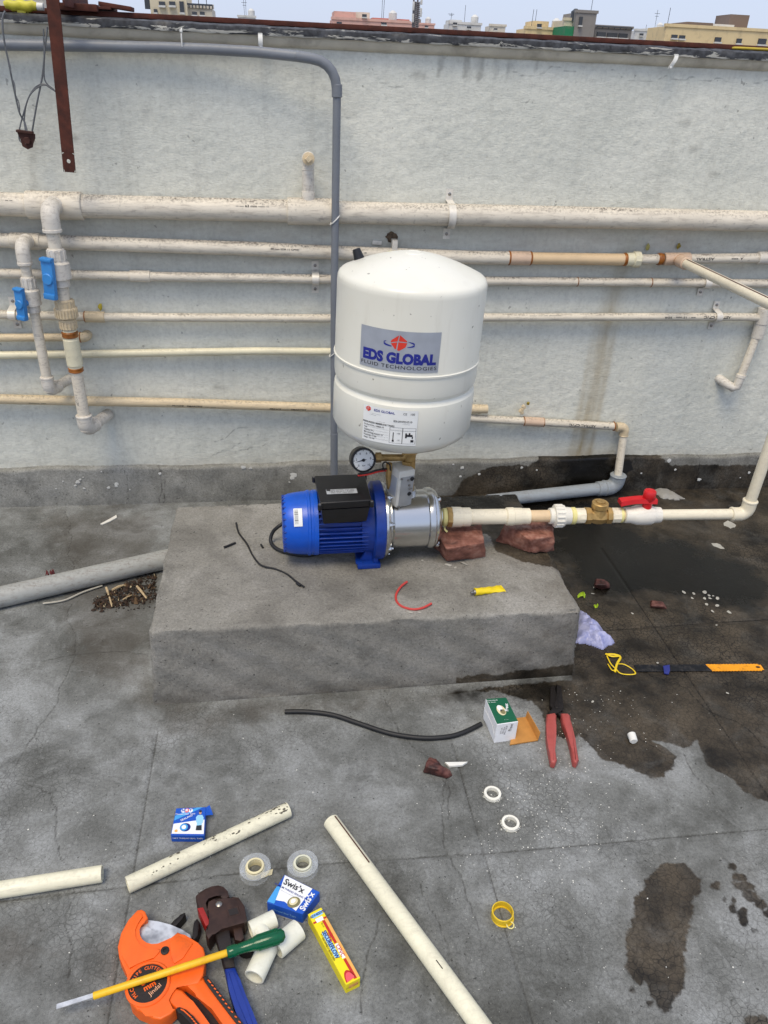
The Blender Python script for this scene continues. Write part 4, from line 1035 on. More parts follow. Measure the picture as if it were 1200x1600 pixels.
m_lab = simple('label_silver', (190, 194, 198), .4, .3, .05)
m_labw = simple('label_white', (236, 238, 236), .5, 0, .03)
m_ink = simple('ink_black', (28, 28, 34), .6)

pump = thing('water_pump', 'blue electric motor pump with polished steel casing on the plinth', 'pump', (S(560).x, S(560).y, ZB))
# fan cover
r0 = .081
mb = MB(); a = S(441); Lc = PL*(494-441)/245
mb.lathe(a, U, [(0, 0), (0, .050), (.002, .064), (.006, .070), (.016, .0745), (.034, .0775), (Lc*.70, r0-.001), (Lc*.72, r0+.0012), (Lc*.78, r0+.0012), (Lc*.80, r0-.0005), (Lc*.86, r0-.0005), (Lc*.88, r0+.001), (Lc, r0+.001), (Lc, .06)], 56)
fc = mb.build('fan_cover', m_blue, pump, 28)
for k in range(28):
    an = 2*math.pi*k/28; e = V*math.cos(an)+UP*math.sin(an); mb = MB(); M_ = Matrix((e, U, e.cross(U))).transposed()
    mb.box(a+e*.0655+U*.006, (.012, .010, .0045), M_, .001, 1); mb.build('grille_rib', m_blued, fc)
mb = MB(); patch_cyl(mb, a, U, -V*-1*.9+UP*.75, .0800, -.30, .26, .027, .0475); lb = mb.build('barcode_label', m_labw, fc)
mb = MB()
for k in range(13): patch_cyl(mb, a, U, V*.9+UP*.75, .0803, -.26+k*.036, -.26+k*.036+rnd.choice((.008, .014, .02)), .029, .038, 2)
mb.build('barcode', m_ink, lb, 0)
# finned body
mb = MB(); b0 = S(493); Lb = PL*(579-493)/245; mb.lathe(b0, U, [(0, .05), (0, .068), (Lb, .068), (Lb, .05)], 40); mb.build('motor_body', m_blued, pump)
for k in range(40):
    an = 2*math.pi*k/40
    if 62 < math.degrees(an) < 118: continue
    e = V*math.cos(an)+UP*math.sin(an); M_ = Matrix((e, U, e.cross(U))).transposed()
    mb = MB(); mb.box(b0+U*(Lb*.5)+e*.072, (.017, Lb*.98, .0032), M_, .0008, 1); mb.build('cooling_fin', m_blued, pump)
# terminal box pad, flange, foot
mb = MB(); f0 = S(577); Lf = PL*(594-577)/245
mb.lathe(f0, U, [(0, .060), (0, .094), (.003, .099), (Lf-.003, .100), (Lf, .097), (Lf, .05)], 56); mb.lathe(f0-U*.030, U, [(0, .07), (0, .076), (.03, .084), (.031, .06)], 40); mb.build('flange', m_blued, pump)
mb = MB(); fq = S(571)
pr = [Vector((0, 0)), ]
for (lo, sz) in ((fq+V*.038+UP*(-.093), (.058, .070, .014)), (fq-V*.060+UP*(-.093), (.058, .06, .014))):
    M_ = Matrix((U, V, UP)).transposed(); mb.box(lo, sz, M_, .003)
mb.box(fq+U*.017+UP*-.066+V*.0, (.012, .135, .056), Matrix((U, V, UP)).transposed(), .002)
for q in (.055, -.02):
    mb.hexa([fq+V*q+U*.010+UP*-.088, fq+V*q+U*-.022+UP*-.088, fq+V*(q-.008)+U*-.022+UP*-.088, fq+V*(q-.008)+U*.010+UP*-.088], [fq+V*q+U*.012+UP*-.03, fq+V*q+U*.006+UP*-.03, fq+V*(q-.008)+U*.006+UP*-.03, fq+V*(q-.008)+U*.012+UP*-.03])
mb.box(fq+V*.058+U*-.024+UP*-.0855, (.018, .020, .004), Matrix((U, V, UP)).transposed(), .001)
mb.build('foot', m_blued, pump, 30)
mb = MB(); c0 = S(594); Lr = PL*(601-594)/245
mb.lathe(c0, U, [(0, .06), (0, .095), (Lr*.5, .096), (Lr, .091), (Lr, .06)], 56); mb.build('clamp_ring', m_chrome, pump)
mb = MB(); c1 = S(600); Ls = PL*(683-600)/245
mb.lathe(c1, U, [(0, .070), (.002, .084), (.006, .085), (.010, .080), (.014, .074), (Ls*.74, .074), (Ls*.76, .0775), (Ls*.82, .079), (Ls*.86, .0785), (Ls*.88, .0755), (Ls*.91, .0755), (Ls*.95, .071), (Ls, .058), (Ls, 0)], 64)
mb.build('pump_casing', m_chrome, pump, 40)
for k in range(8):
    an = math.radians(22+45*k); e = V*math.cos(an)+UP*math.sin(an); mb = MB(); q = c1+e*.0895
    mb.lathe(q-U*.003, U, [(0, .0062), (.007, .0062), (.008, .005), (.008, .003), (.013, .003), (.013, 0)], 6); mb.build('bolt', m_chrome, pump)
for q, d in ((S(676)+UP*.062+V*.02, (UP*.4+U).normalized()), (S(676)-UP*.05+V*.045, (U-UP*.3).normalized())):
    mb = MB(); mb.lathe(q, d, [(0, .007), (.010, .007), (.012, .005), (.012, 0)], 8); mb.build('drain_plug', m_chrome, pump)
mb = MB(); p0 = S(680); mb.lathe(p0, U, [(0, .022), (.006, .020), (.010, .0195), (PL*(696-680)/245, .0195)], 32); mb.build('outlet_port', m_chrome, pump)
mb = MB(); q = S(633)+UP*.068; mb.lathe(q, UP, [(0, .024), (.006, .022), (.012, .021), (.020, .021), (.020, .012)], 28); mb.build('discharge_port', m_chrome, pump)
# terminal box
zt = ZA+.118
top = [G(x, y, zt) for x, y in ((491, 743), (570, 740), (581, 781), (500, 786))]
low = [p_+Vector((0, 0, -.022)) for p_ in top]
cen = sum(top, Vector())/4
bot = [cen+(p_-cen)*.86+Vector((0, 0, -.066)) for p_ in top]
bot = [p_+V*-.004 for p_ in bot]
mb = MB(); mb.hexa([cen+(p_-cen)*.97+Vector((0, 0, -.020)) for p_ in top][::1], top, .004, 3); tb = mb.build('terminal_box_lid', m_black, pump)
mb = MB(); mb.hexa(bot, [cen+(p_-cen)*.95+Vector((0, 0, -.0215)) for p_ in top], .003); mb.build('terminal_box', m_black, pump)
e1 = (top[1]-top[0]).normalized(); e2 = (top[0]-top[3]).normalized()
mb = MB(); lc = G(534, 768, zt+.0006)
mb.add([lc+e1*sx_*.0365+e2*sy_*.0115+UP*.0005 for sx_, sy_ in ((-1, -1), (1, -1), (1, 1), (-1, 1))], [(0, 1, 2, 3)]); rp = mb.build('rating_plate', m_lab, tb)
mb = MB(); 
text_flat(mb, 'TYPE 1HM03  0,50 kW', lc+e2*.0065+UP*.0009, e1, e2, .0062); text_flat(mb, '230 V 50 Hz 3,1 A 2850', lc+UP*.0009, e1, e2, .006); text_flat(mb, 'IP55  Cl.F  16uF 450V', lc-e2*.0065+UP*.0009, e1, e2, .006); mb.box(lc-e1*.031+e2*.0075+UP*.0007, (.009, .006, .0004))
mb.build('printing', m_ink, rp, 0)
for p_ in top:
    q = cen+(p_-cen)*1.0+UP*-.006; mb = MB(); mb.cyl(q+UP*-.012, q+UP*.002, .0055, 12, .001); so_ = mb.build('screw_lug', m_black, tb); mb = MB(); mb.lathe(q+UP*.002, UP, [(0, .0035), (.002, .003), (.002, 0)], 10); mb.build('screw', m_screw, so_)
# power cable loop behind the fan cover
mb = MB(); pts = [S(512)-UP*.074+V*.02] + [G(x, y, z) for x, y, z in [(478, 868, ZB+.008), (452, 864, ZB+.006), (432, 857, ZB+.006), (423, 846, ZB+.010), (426, 832, ZB+.03), (436, 822, ZB+.05), (452, 812, ZB+.06)]]
mb.tube(sm(pts), .0048, 12); mb.build('power_cable', m_rubber, pump)

# ---- pressure tank
YT = S(633).y
wt = W(527, 432, YT); wr = W(762, 441, YT); RTK = (wr.x-wt.x)/2*.985
m_tank = NT('tank_enamel'); _v = m_tank.coord(which='World')
_n = m_tank.noise(_v, 5, 4)
_c = m_tank.mix(m_tank.ramp(_n, [(.3, 0), (.7, 1)]), lin((228, 226, 212)), lin((235, 234, 222)))
_c = m_tank.mix(m_tank.ramp(m_tank.noise(_v, 55, 3, .6), [(.70, 0), (.73, .7)]), _c, lin((120, 112, 96)))
_c = m_tank.mix(m_tank.ramp(m_tank.noise(m_tank.coord((9, 9, 1.4), 'World'), 3, 4, .7), [(.58, 0), (.8, .18)]), _c, lin((176, 168, 150)))
m_tank = m_tank.out(_c, .33, 0, m_tank.bump(m_tank.noise(_v, 7, 2), .03, .01), Coat_Weight=.25, Coat_Roughness=.2)
ca = W(644.5, 436, YT); cb = W(629.5, 625, YT); AX = (ca-cb).normalized()
zsh = W(527, 428, YT).z; zse = W(523, 541, YT).z-.014; zgr = W(522, 590, YT).z; zlo = W(524, 652, YT).z; zap = W(648, 394, YT).z
base = cb+AX*((zlo-.055-cb.z)/AX.z)
def tz(z): return (z-base.z)/AX.z
tank = thing('pressure_tank', 'cream enamelled pressure tank with company stickers mounted above the pump', 'tank', tuple(base))
R_ = RTK
ls, lse, lg, ll, la = tz(zsh), tz(zse), tz(zgr), tz(zlo), tz(zap)
def shoulder(z0, z1, r1, n=8, up=True):  # rounded corner from the wall to the dome
    out = []
    for k in range(n+1):
        a_ = math.pi/2*k/n; out.append((z0+(z1-z0)*math.sin(a_), R_-(R_-r1)*(1-math.cos(a_))))
    return out
prof = [(0.002, 0), (.001, .03), (.004, .07), (.010, R_*.62), (.022, R_*.82), (.038, R_*.945), (ll, R_)]
prof += [(lg-.020, R_), (lg-.010, R_-.0015), (lg-.004, R_-.006), (lg, R_-.0075), (lg+.004, R_-.006), (lg+.010, R_-.0015), (lg+.020, R_)]
prof += [(lse-.0045, R_), (lse-.0035, R_+.0022), (lse+.0005, R_+.0026), (lse+.002, R_+.0004), (lse+.004, R_)]
prof += [(ls-.014, R_), (ls-.006, R_-.0007), (ls+.000, R_-.0030), (ls+.0045, R_-.0075), (ls+.0080, R_-.0150)]
dome0 = (ls+.0080, R_-.0150); la = ls+.048
for k in range(1, 13):
    rr = dome0[1]*(1-k/12); prof.append((dome0[0]+(la-dome0[0])*(1-(rr/dome0[1])**1.68), max(rr, 0)))
mb = MB(); mb.lathe(base, AX, prof, 96); mb.build('shell', m_tank, tank, 28)
def dome_z(rr): return dome0[0]+(la-dome0[0])*(1-(rr/dome0[1])**1.68)
mb = MB(); q = base+AX*(la); mb.lathe(base, AX, [(la-.003, .024), (la-.0008, .022), (la+.0004, .014), (la-.0006, .012), (la-.0006, 0)], 32); mb.build('top_boss', m_tank, tank)
vd = Vector((W(561, 405, YT).x-cb.x, .055, 0)); rr = vd.length; vd.normalize(); q = base+AX*dome_z(rr)+vd*rr; nn = (AX+vd*.42).normalized()
mb = MB(); mb.lathe(q-nn*.003, nn, [(0, .017), (.004, .0165), (.005, .0120), (.007, .0115), (.026, .0085), (.027, .007), (.027, 0)], 20); mb.build('valve_cap', m_black, tank)
# yellow tape on the dome
m_ystick = simple('yellow_sticker', (214, 216, 96), .5)
mb = MB(); vs = []; n = 10
for k in range(n+1):
    for w2_ in (-.008, .008):
        x_ = -.135+.105*k/n+ .058; y_ = .072+.02*k/n+w2_; x_ = -.098+.075*k/n; y_ = .030+.030*k/n+w2_
        rr_ = min(math.hypot(x_, y_), dome0[1]); vs.append(base+AX*(dome_z(rr_)+.0012)+Vector((x_, y_, 0)))
mb.add(vs, [(2*k, 2*k+1, 2*k+3, 2*k+2) for k in range(n)]); mb.build('warning_tape', m_ystick, tank)
FACE = (CAMP-base); FACE.z = 0; FACE.normalize()
def rot(vv, a_): return Matrix.Rotation(a_, 3, 'Z') @ vv
def lab_z(x, y, ang): # height on the shell seen at pixel row y
    p_ = base+rot(FACE, ang)*R_; return tz(W(x, y, p_.y).z)
m_red = simple('logo_red', (222, 60, 42), .45); m_navy = simple('logo_navy', (36, 44, 140), .45)
m_silver = simple('silver_sticker', (176, 182, 192), .35, .25, .06)
a_c = math.radians(-6.5); Z_ = rot(FACE, a_c); h0 = lab_z(624, 581, a_c); h1 = lab_z(624, 518, a_c); hh = h1-h0; hw2 = math.radians(30.5)
mb = MB(); patch_cyl(mb, base, AX, Z_, R_+.0010, -hw2, hw2, h0, h1, 30); st1 = mb.build('company_sticker', m_silver, tank)
RW = R_+.0015; wl = 2*hw2*RW
def on(mb, z): return base+AX*z
mb = MB(); text_cyl(mb, 'EDS GLOBAL', on(mb, h0+hh*.30), AX, Z_, RW, hh*.315, bold=.030, xs=1.0, space=1.0)
xs_ = [((v_-base)).dot(AX.cross(Z_)) for v_ in mb.v]; wid = max(xs_)-min(xs_); mb = MB(); text_cyl(mb, 'EDS GLOBAL', on(mb, h0+hh*.315), AX, Z_, RW, hh*.345, bold=.060, xs=wl*.86/wid*.315/.345, space=1.02); mb.build('lettering', m_navy, st1, 0)
mb = MB(); text_cyl(mb, 'FLUID TECHNOLOGIES', on(mb, h0+hh*.105), AX, Z_, RW, hh*.125, bold=.004, xs=1.36, space=1.14); mb.build('lettering', m_ink, st1, 0)
# emblem: red facets with a white cross line and an orbit
o_ = on(None, h0+hh*.71); L_ = hh*.19
mb = MB()
for pts in ([(-.05, 1.0), (-.95, .28), (-1.02, -.02), (-.20, .20)], [(.06, 1.02), (-.06, .22), (.98, .20), (.95, .34)], [(-1.0, -.14), (-.22, .08), (-.32, -.78), (-.42, -.86)], [(-.08, .10), (-.18, -.92), (.05, -1.0), (.80, -.48), (.98, .08)]):
    poly_cyl(mb, [(x_*L_*1.05, y_*L_) for x_, y_ in pts], o_, AX, Z_, RW)
mb.build('emblem', m_red, st1, 0)
mb = MB()
for a0_, a1_ in ((2.55, 4.35), (-1.0, .95)):
    n = 16
    for k in range(n):
        u0, u1 = a0_+(a1_-a0_)*k/n, a0_+(a1_-a0_)*(k+1)/n; w0 = .10*math.sin(math.pi*k/n)+.03; w1 = .10*math.sin(math.pi*(k+1)/n)+.03
        q_ = [(2.0*math.cos(u)*L_, (.42*math.sin(u)+dw)*L_-.12*L_) for u, dw in ((u0, -w0), (u1, -w1), (u1, w1), (u0, w0))]
        if abs(q_[0][0]) < .95*L_: continue
        poly_cyl(mb, q_, o_, AX, Z_, RW)
mb.build('emblem_orbit', m_navy, st1, 0)
# data sticker
a_c = math.radians(-9.6); Z_ = rot(FACE, a_c); h0 = lab_z(612, 694, a_c); h1 = lab_z(612, 640, a_c); hh = h1-h0; hw2 = math.radians(21.5); wl = 2*hw2*RW
mb = MB(); patch_cyl(mb, base, AX, Z_, R_+.0012, -hw2, hw2, h0, h1, 24); st2 = mb.build('data_sticker', m_labw, tank)
mb = MB(); RW2 = R_+.0017
def tline(s_, x_, z_, size, **k):
    text_cyl(mb, s_, on(mb, h0+hh*z_), AX, rot(Z_, (x_*wl)/RW2), RW2, size, **k)
tline('CE', .27, .90, hh*.085, bold=.0); tline('100', .40, .90, hh*.085, bold=.0); tline('EDS-24V-PW-VT-10', .24, .68, hh*.070, bold=.02, xs=.85)
tline('PRESSURIZED MEMBRANE TANKS', -.20, .535, hh*.066, bold=.02, xs=.92)
for k, s_ in enumerate(('Product Sl No. 160824-18', 'Year', 'Capacity 24 L', 'Max working pressure 10', 'Precharge 1.5 bar', 'Temp. -10 / 99')):
    tline(s_, -.47, .455-.075*k, hh*.060, align='LEFT', xs=.9, bold=.012)
for k, (x_, z_, w_) in enumerate(((-.25, .80, .40), (-.31, .76, .28), (-.14, .605, .30), (.30, .615, .26), (.31, .645, .22))):
    tline('- ---- --- ------ ---- -- -----'[:int(w_*60)], x_, z_, hh*.05, xs=.8)
def pbox(x0, x1, z0, z1): patch_cyl(mb, base, AX, Z_, RW2, x0*wl/RW2, x1*wl/RW2, h0+hh*z0, h0+hh*z1, 6)
for x0, x1 in ((.02, .25), (.25, .485)):
    pbox(x0, x1, .05, .056); pbox(x0, x1, .42, .426); pbox(x0, x1, .50, .506); pbox(x0, x0+.005, .05, .5); pbox(x1-.005, x1, .05, .5)
pbox(.08, .095, .12, .36); pbox(.07, .105, .09, .14); tline('+99', .18, .33, hh*.06); tline('-10', .18, .14, hh*.06); pbox(.32, .43, .26, .32); pbox(.36, .39, .32, .37); pbox(.42, .44, .20, .27); pbox(.30, .33, .22, .36); pbox(.40, .455, .10, .17)
for k in range(5): pbox(-.48, .0, .40-.075*k, .403-.075*k)
mb.build('printing', m_ink, st2, 0)
mb = MB(); text_cyl(mb, 'EDS GLOBAL', on(mb, h0+hh*.90), AX, rot(Z_, -.10*wl/RW2), RW2, hh*.088, bold=.02, xs=1.15); mb.build('lettering', m_navy, st2, 0)
mb = MB(); o_ = on(None, h0+hh*.91); L_ = hh*.075; zr = rot(Z_, -.40*wl/RW2)
for pts in ([(-.05, 1.0), (-.95, .28), (-1.02, -.02), (-.20, .20)], [(.06, 1.02), (-.06, .22), (.98, .20), (.95, .34)], [(-1.0, -.14), (-.22, .08), (-.32, -.78), (-.42, -.86)], [(-.08, .10), (-.18, -.92), (.05, -1.0), (.80, -.48), (.98, .08)]):
    poly_cyl(mb, [(x_*L_*1.05, y_*L_) for x_, y_ in pts], o_, AX, zr, RW2)
mb.build('emblem', m_red, st2, 0)

# ---- brass manifold, gauge and pressure switch
port = S(633)+UP*.086
man = thing('brass_manifold', 'brass five way fitting joining pump, gauge and tank', 'fitting', tuple(port))
mb = MB(); mb.tube([port, Vector((port.x, port.y, base.z+.004))], .0145, 20); zc = base.z-.022; ctr_ = Vector((port.x-.004, port.y-.002, zc))
mb.box(ctr_, (.038, .036, .030), None, .003); mb.lathe(ctr_-UP*.055, UP, [(0, .017), (.018, .017), (.018, .0145)], 6); mb.build('column', m_brass, man)
# gauge: placed by its centre pixel, in front of the manifold plane
gY = YT-.020; gc = W(568, 719, gY); gn = (CAMP-gc).normalized(); gn = (gn+Vector((.24, 0, -.20))).normalized()
mb = MB(); gb = gc-gn*.016; mb.tube([Vector((gb.x+.020, gb.y+.006, gb.z)), Vector((ctr_.x-.012, ctr_.y, gb.z-.000)), ctr_], .0088, 16); mb.lathe(Vector((gb.x+.034, gb.y+.006, gb.z)), XD, [(0, .0125), (.014, .0125)], 6); mb.build('gauge_stem', m_brass, man)
gau = thing('pressure_gauge', 'round black rimmed pressure gauge with white dial beside the brass fitting', 'gauge', tuple(gb))
mb = MB(); gr = .0305; mb.lathe(gc-gn*.030, gn, [(0, 0), (0, gr*.9), (.003, gr*.96), (.026, gr), (.031, gr), (.033, gr*.97), (.033, gr*.85), (.0305, gr*.83)], 48, cap=False); mb.build('case', m_black, gau)
mb = MB(); mb.lathe(gc-gn*.002, gn, [(0, gr*.86), (.002, gr*.86), (.002, 0)], 40); dial = mb.build('dial', m_labw, gau)
gu = Vector((0, 0, 1)); gu = (gu-gn*gu.dot(gn)).normalized(); gx = gu.cross(gn)
mb = MB()
for k in range(31):
    an = math.radians(225-270*k/30); e = gx*math.cos(an)+gu*math.sin(an); l0 = .80 if k % 5 else .72; t2 = gn.cross(e)*(.0004 if k % 5 else .0008)
    mb.quad(*[gc+gn*.0004+p_ for p_ in (e*gr*l0-t2, e*gr*.84-t2, e*gr*.84+t2, e*gr*l0+t2)])
for k, s_ in enumerate('0246810'.replace('10', 'X')):
    an = math.radians(225-270*k/5); e = gx*math.cos(an)+gu*math.sin(an)
    text_flat(mb, s_.replace('X', '10'), gc+gn*.0004+e*gr*.58, gx, gu, .0075)
text_flat(mb, 'bar', gc+gn*.0004-gu*gr*.42, gx, gu, .006)
mb.build('scale', m_ink, dial, 0)
mb = MB(); e = (gx*-.98+gu*-.16).normalized(); t2 = gn.cross(e); mb.quad(*[gc+gn*.0012+p_ for p_ in (e*gr*.72, t2*.0016, -e*gr*.28, -t2*.0016)]); mb.lathe(gc+gn*.0004, gn, [(0, .004), (.002, .0035), (.002, 0)], 14); mb.build('needle', m_ink, gau, 0)
# pressure switch box, turned a little
sY = YT-.045; cF = W(634, 764, sY)
yaw = math.radians(24); su = Vector((math.cos(yaw), math.sin(yaw), 0)); sv_ = Vector((su.y, -su.x, 0))
lean = math.radians(4); M_ = Matrix((su, -sv_, UP)).transposed() @ Matrix.Rotation(lean, 3, 'Y')
sw = thing('pressure_switch', 'light grey box shaped pressure switch above the steel casing', 'switch', tuple(cF-UP*.05))
m_swg = simple('switch_cover', (222, 219, 208), .5, 0, .08, 30, .1, 200, .25); m_swm = simple('switch_plate', (168, 168, 166), .45, .25, .1, 40)
bw, bd, bh = .046, .055, .098
cc = cF-M_ @ Vector((0, -bd/2, 0)) 
mb = MB(); mb.box(cc, (bw, bd, bh), M_, .005, 3); mb.build('cover', m_swg, sw)
mb = MB(); mb.box(cc+M_ @ Vector((.002, -bd/2-.0004, -.006)), (bw*.80, .002, bh*.80), M_, .0006); pl = mb.build('face_plate', m_swm, sw)
for (x_, z_, r_) in ((-.017, .030, .003), (.014, .026, .0055), (.003, .024, .003), (.008, .010, .003), (.012, .000, .0045), (.011, -.014, .0055), (-.016, -.045, .003)):
    mb = MB(); mb.lathe(cc+M_ @ Vector((x_, -bd/2-.001, z_)), M_ @ Vector((0, -1, 0)), [(0, r_), (.002, r_), (.003, r_*.7), (.0015, r_*.4), (.0015, 0)], 12); mb.build('screw', m_screw if r_ < .005 else m_black, pl)
mb = MB(); mb.box(cc+M_ @ Vector((-bw/2-.0004, -.004, .004)), (.001, .032, .05), M_, .0002); mb.build('side_label', m_lab, sw)
mb = MB(); q = cc-M_ @ Vector((0, -.006, bh/2)); mb.tube([q, Vector((port.x+.004, port.y+.004, port.z+.012))], .009, 12); mb.build('stem', m_brass, sw)
m_redw = simple('red_wire', (206, 48, 40), .45)
sw_w = [sm([W(x, y, YT-d_) for x, y, d_ in ((560, 743, .03), (575, 741, .05), (590, 737, .045), (604, 735, .02))]), sm([W(x, y, YT-d_) for x, y, d_ in ((600, 736, .03), (598, 726, .04), (602, 722, .04), (609, 726, .035), (610, 735, .03))])]
mb = MB(); mb.tube(sw_w[0], .0026, 8); mb.build('red_wire', m_redw, sw); mb = MB(); mb.tube([p_+Vector((.0, -.003, .006)) for p_ in sw_w[0]], .0024, 8); mb.build('black_wire', m_rubber, sw); mb = MB(); mb.tube(sw_w[1], .0018, 8); mb.build('lead', m_rubber, sw)
mb = MB(); mb.tube([W(608, 724, YT-.02), W(607, 745, YT-.02), W(609, 762, YT-.015)], .0075, 14); mb.build('capillary', m_brass, sw)

# ---- discharge line
E_ = G(1166, 803, ZA); B_ = S(690); D_ = (E_-B_).normalized()
def X_(x): return B_+D_*((E_-B_).length*(x-690)/(1166-690))
m_cream = pipe_mat('new_cpvc', (238, 229, 204), .12, .18, .33)
m_white_fit = pipe_mat('white_fitting', (234, 230, 218), .10, .12, .35)
dl = thing('discharge_pipe', 'new cream discharge pipe from the pump with red handled valve and brass check valve', 'pipe', tuple(G(930, 805, ZB)))
def lp(prof, name, mat, seg=32, parent=None):
    mb = MB(); a_ = X_(prof[0][0]); mb.lathe(a_, D_, [((X_(x)-a_).length, r) for x, r in prof], seg); return mb.build(name, mat, parent or dl)
m_seal = simple('sealing_tape', (232, 222, 150), .6)
lp([(690, .0195), (692, .023), (697, .0235), (699, .02)], 'seal_tape', m_seal); mb = MB(); q = X_(695); mb.tube([q-UP*.020-V*.004, q-UP*.03+V*.012, q-UP*.036+V*.014+D_*.006], .0028, 6, flat=.4); mb.build('seal_tape', m_seal, dl)
lp([(697, .0195), (698, .0265), (705, .0265), (706, .022)], 'hex_nipple', m_brass, 8)
lp([(704, .0225), (705, .0265), (719, .0262), (720, .0245), (732, .0245), (733, .0235), (733, .019)], 'adapter', m_cream)
lp([(730, .0200), (790, .0200)], 'pipe', m_cream)
lp([(787, .021), (788, .0235), (798, .0240), (799, .0225), (811, .0222), (812, .021), (823, .021), (824, .017)], 'reducer', m_cream)
lp([(822, .0158), (856, .0158)], 'pipe', m_peach)
un = lp([(853, .017), (854, .021), (860, .0215), (861, .0285), (876, .0285), (877, .0235), (886, .0225), (887, .018)], 'union', m_white_fit)
mb = MB(); ribs(mb, X_(868), D_, .020, .0290, 16); mb.build('union_nut', m_white_fit, un)
lp([(886, .0185), (888, .0225), (893, .0225), (894, .0185)], 'seal_tape', m_seal)
lp([(893, .0185), (895, .0205), (908, .0205), (909, .017)], 'adapter', m_cream, 10)
cvv = lp([(908, .0175), (909, .0225), (917, .0225), (918, .019), (921, .021), (926, .0235), (934, .0235), (939, .021), (941, .019), (942, .0225), (949, .0225), (950, .017)], 'check_valve', m_brass, 8)
mb = MB(); q = X_(929.5); mb.lathe(q, UP, [(0, .023), (.018, .0200), (.022, .0190), (.025, .0215), (.038, .0215), (.040, .0195), (.041, .012), (.041, 0)], 24); mb.lathe(q+UP*.041, UP, [(0, .013), (.003, .013), (.004, .011), (.004, 0)], 6); mb.build('valve_cap', m_brass, cvv)
lp([(949, .0175), (951, .0205), (963, .0205), (964, .017)], 'adapter', m_cream, 10); lp([(962, .018), (964, .0200), (967, .0200), (968, .017)], 'seal_tape', m_seal)
lp([(964, .0152), (976, .0152)], 'pipe', m_peach)
bv = lp([(970, .0165), (971, .0205), (982, .0215), (983, .0225), (990, .0262), (1002, .0270), (1012, .0262), (1016, .0228), (1018, .0215), (1027, .0205), (1028, .016)], 'ball_valve', m_white_fit)
m_redh = simple('red_handle', (206, 32, 38), .32, 0, .08)
mb = MB(); q = X_(1003); M_ = Matrix((D_, Vector((-D_.y, D_.x, 0)), UP)).transposed()
mb.lathe(q+UP*.020, UP, [(0, .013), (.010, .0125), (.030, .0135), (.034, .0165), (.050, .0160), (.053, .014), (.054, 0)], 24)
n = 9
for k in range(n):
    u0, u1 = k/n, (k+1)/n
    def st_(u): 
        xx = .020-.096*u; hz_ = .046+.004*math.sin(u*3.1)-.006*u; w_ = .0145-.004*u+.004*max(0, u-.7)*3; return xx, hz_, w_
    a_, b_ = st_(u0), st_(u1)
    mb.hexa([q+M_ @ Vector((a_[0], -a_[2], a_[1]-.006)), q+M_ @ Vector((b_[0], -b_[2], b_[1]-.006)), q+M_ @ Vector((b_[0], b_[2], b_[1]-.006)), q+M_ @ Vector((a_[0], a_[2], a_[1]-.006))], [q+M_ @ Vector((a_[0], -a_[2]*.8, a_[1]+.006)), q+M_ @ Vector((b_[0], -b_[2]*.8, b_[1]+.006)), q+M_ @ Vector((b_[0], b_[2]*.8, b_[1]+.006)), q+M_ @ Vector((a_[0], a_[2]*.8, a_[1]+.006))])
mb.build('handle', m_redh, bv, 45)
lp([(1024, .0142), (1152, .0142)], 'pipe', m_cream)
elbow(E_, D_, UP, .0182, .0142, .020, dl, m_cream)
tee = at_x(px2, Y2, 1057); zt2 = tee.z; RX = E_
lo_ = E_+UP*.03; hi_ = Vector((tee.x, E_.y, zt2))
run([lo_, hi_-UP*.03], .0142, 'riser', m_cream, dl)
elbow(hi_, (hi_-lo_), Vector((0, 1, 0)), .0182, .0142, .020, dl, m_cream)
run([hi_+Vector((0, .03, 0)), tee], .0142, 'branch_pipe', m_cream, dl)
mb = MB(); collar(mb, tee+FRONT*.045, FRONT, .045, .0190); mb.build('branch_collar', m_peach2, dl); mb = MB(); mb.lathe(tee+FRONT*.0235, FRONT, [(0, .0185), (.002, .0195), (.004, .0185)], 24); mb.build('glue_bead', m_glue, dl)
m_stripe = simple('brown_stripe', (74, 30, 22), .5)
mb = MB(); patch_cyl(mb, tee+FRONT*.07, FRONT, Vector((-.30, 0, 1)), .0145, -.14, .14, 0, .60, 4); mb.build('stripe', m_stripe, dl)

# ---- stones under the pipe and around
def rough_stone(name, bot, top, mat, label, cat, amp=.006, n=5, group=None, seed=1):
    rg = random.Random(seed); b = bmesh.new(); lo = [b.verts.new(p_) for p_ in bot]; hi = [b.verts.new(p_) for p_ in top]; k = len(lo)
    b.faces.new(lo[::-1]); b.faces.new(hi)
    for i in range(k): b.faces.new((lo[i], lo[(i+1) % k], hi[(i+1) % k], hi[i]))
    bmesh.ops.recalc_face_normals(b, faces=b.faces[:])
    bmesh.ops.bevel(b, geom=b.edges[:], offset=amp*.9, segments=2, affect='EDGES', profile=.5)
    bmesh.ops.triangulate(b, faces=[f for f in b.faces if len(f.verts) > 4])
    bmesh.ops.subdivide_edges(b, edges=b.edges[:], cuts=n, use_grid_fill=True)
    zmin = min(v_.co.z for v_ in b.verts); from mathutils import noise as N
    b.normal_update()
    for v_ in b.verts:
        d_ = N.noise(v_.co*45+Vector((seed*3.1, 0, 0)))*amp+N.noise(v_.co*130+Vector((0, seed, 0)))*amp*.45; v_.co += v_.normal*d_
        if v_.co.z < zmin: v_.co.z = zmin
    mb = MB(); mb.bm(b); return solo(mb, name, mat, label, cat, group, smooth=40)
t = NT('brick_red'); v = t.coord(which='World')
c_ = t.ramp(t.noise(v, 30, 7, .7), [(.34, lin((104, 64, 52))), (.5, lin((138, 90, 75))), (.66, lin((162, 118, 102)))])
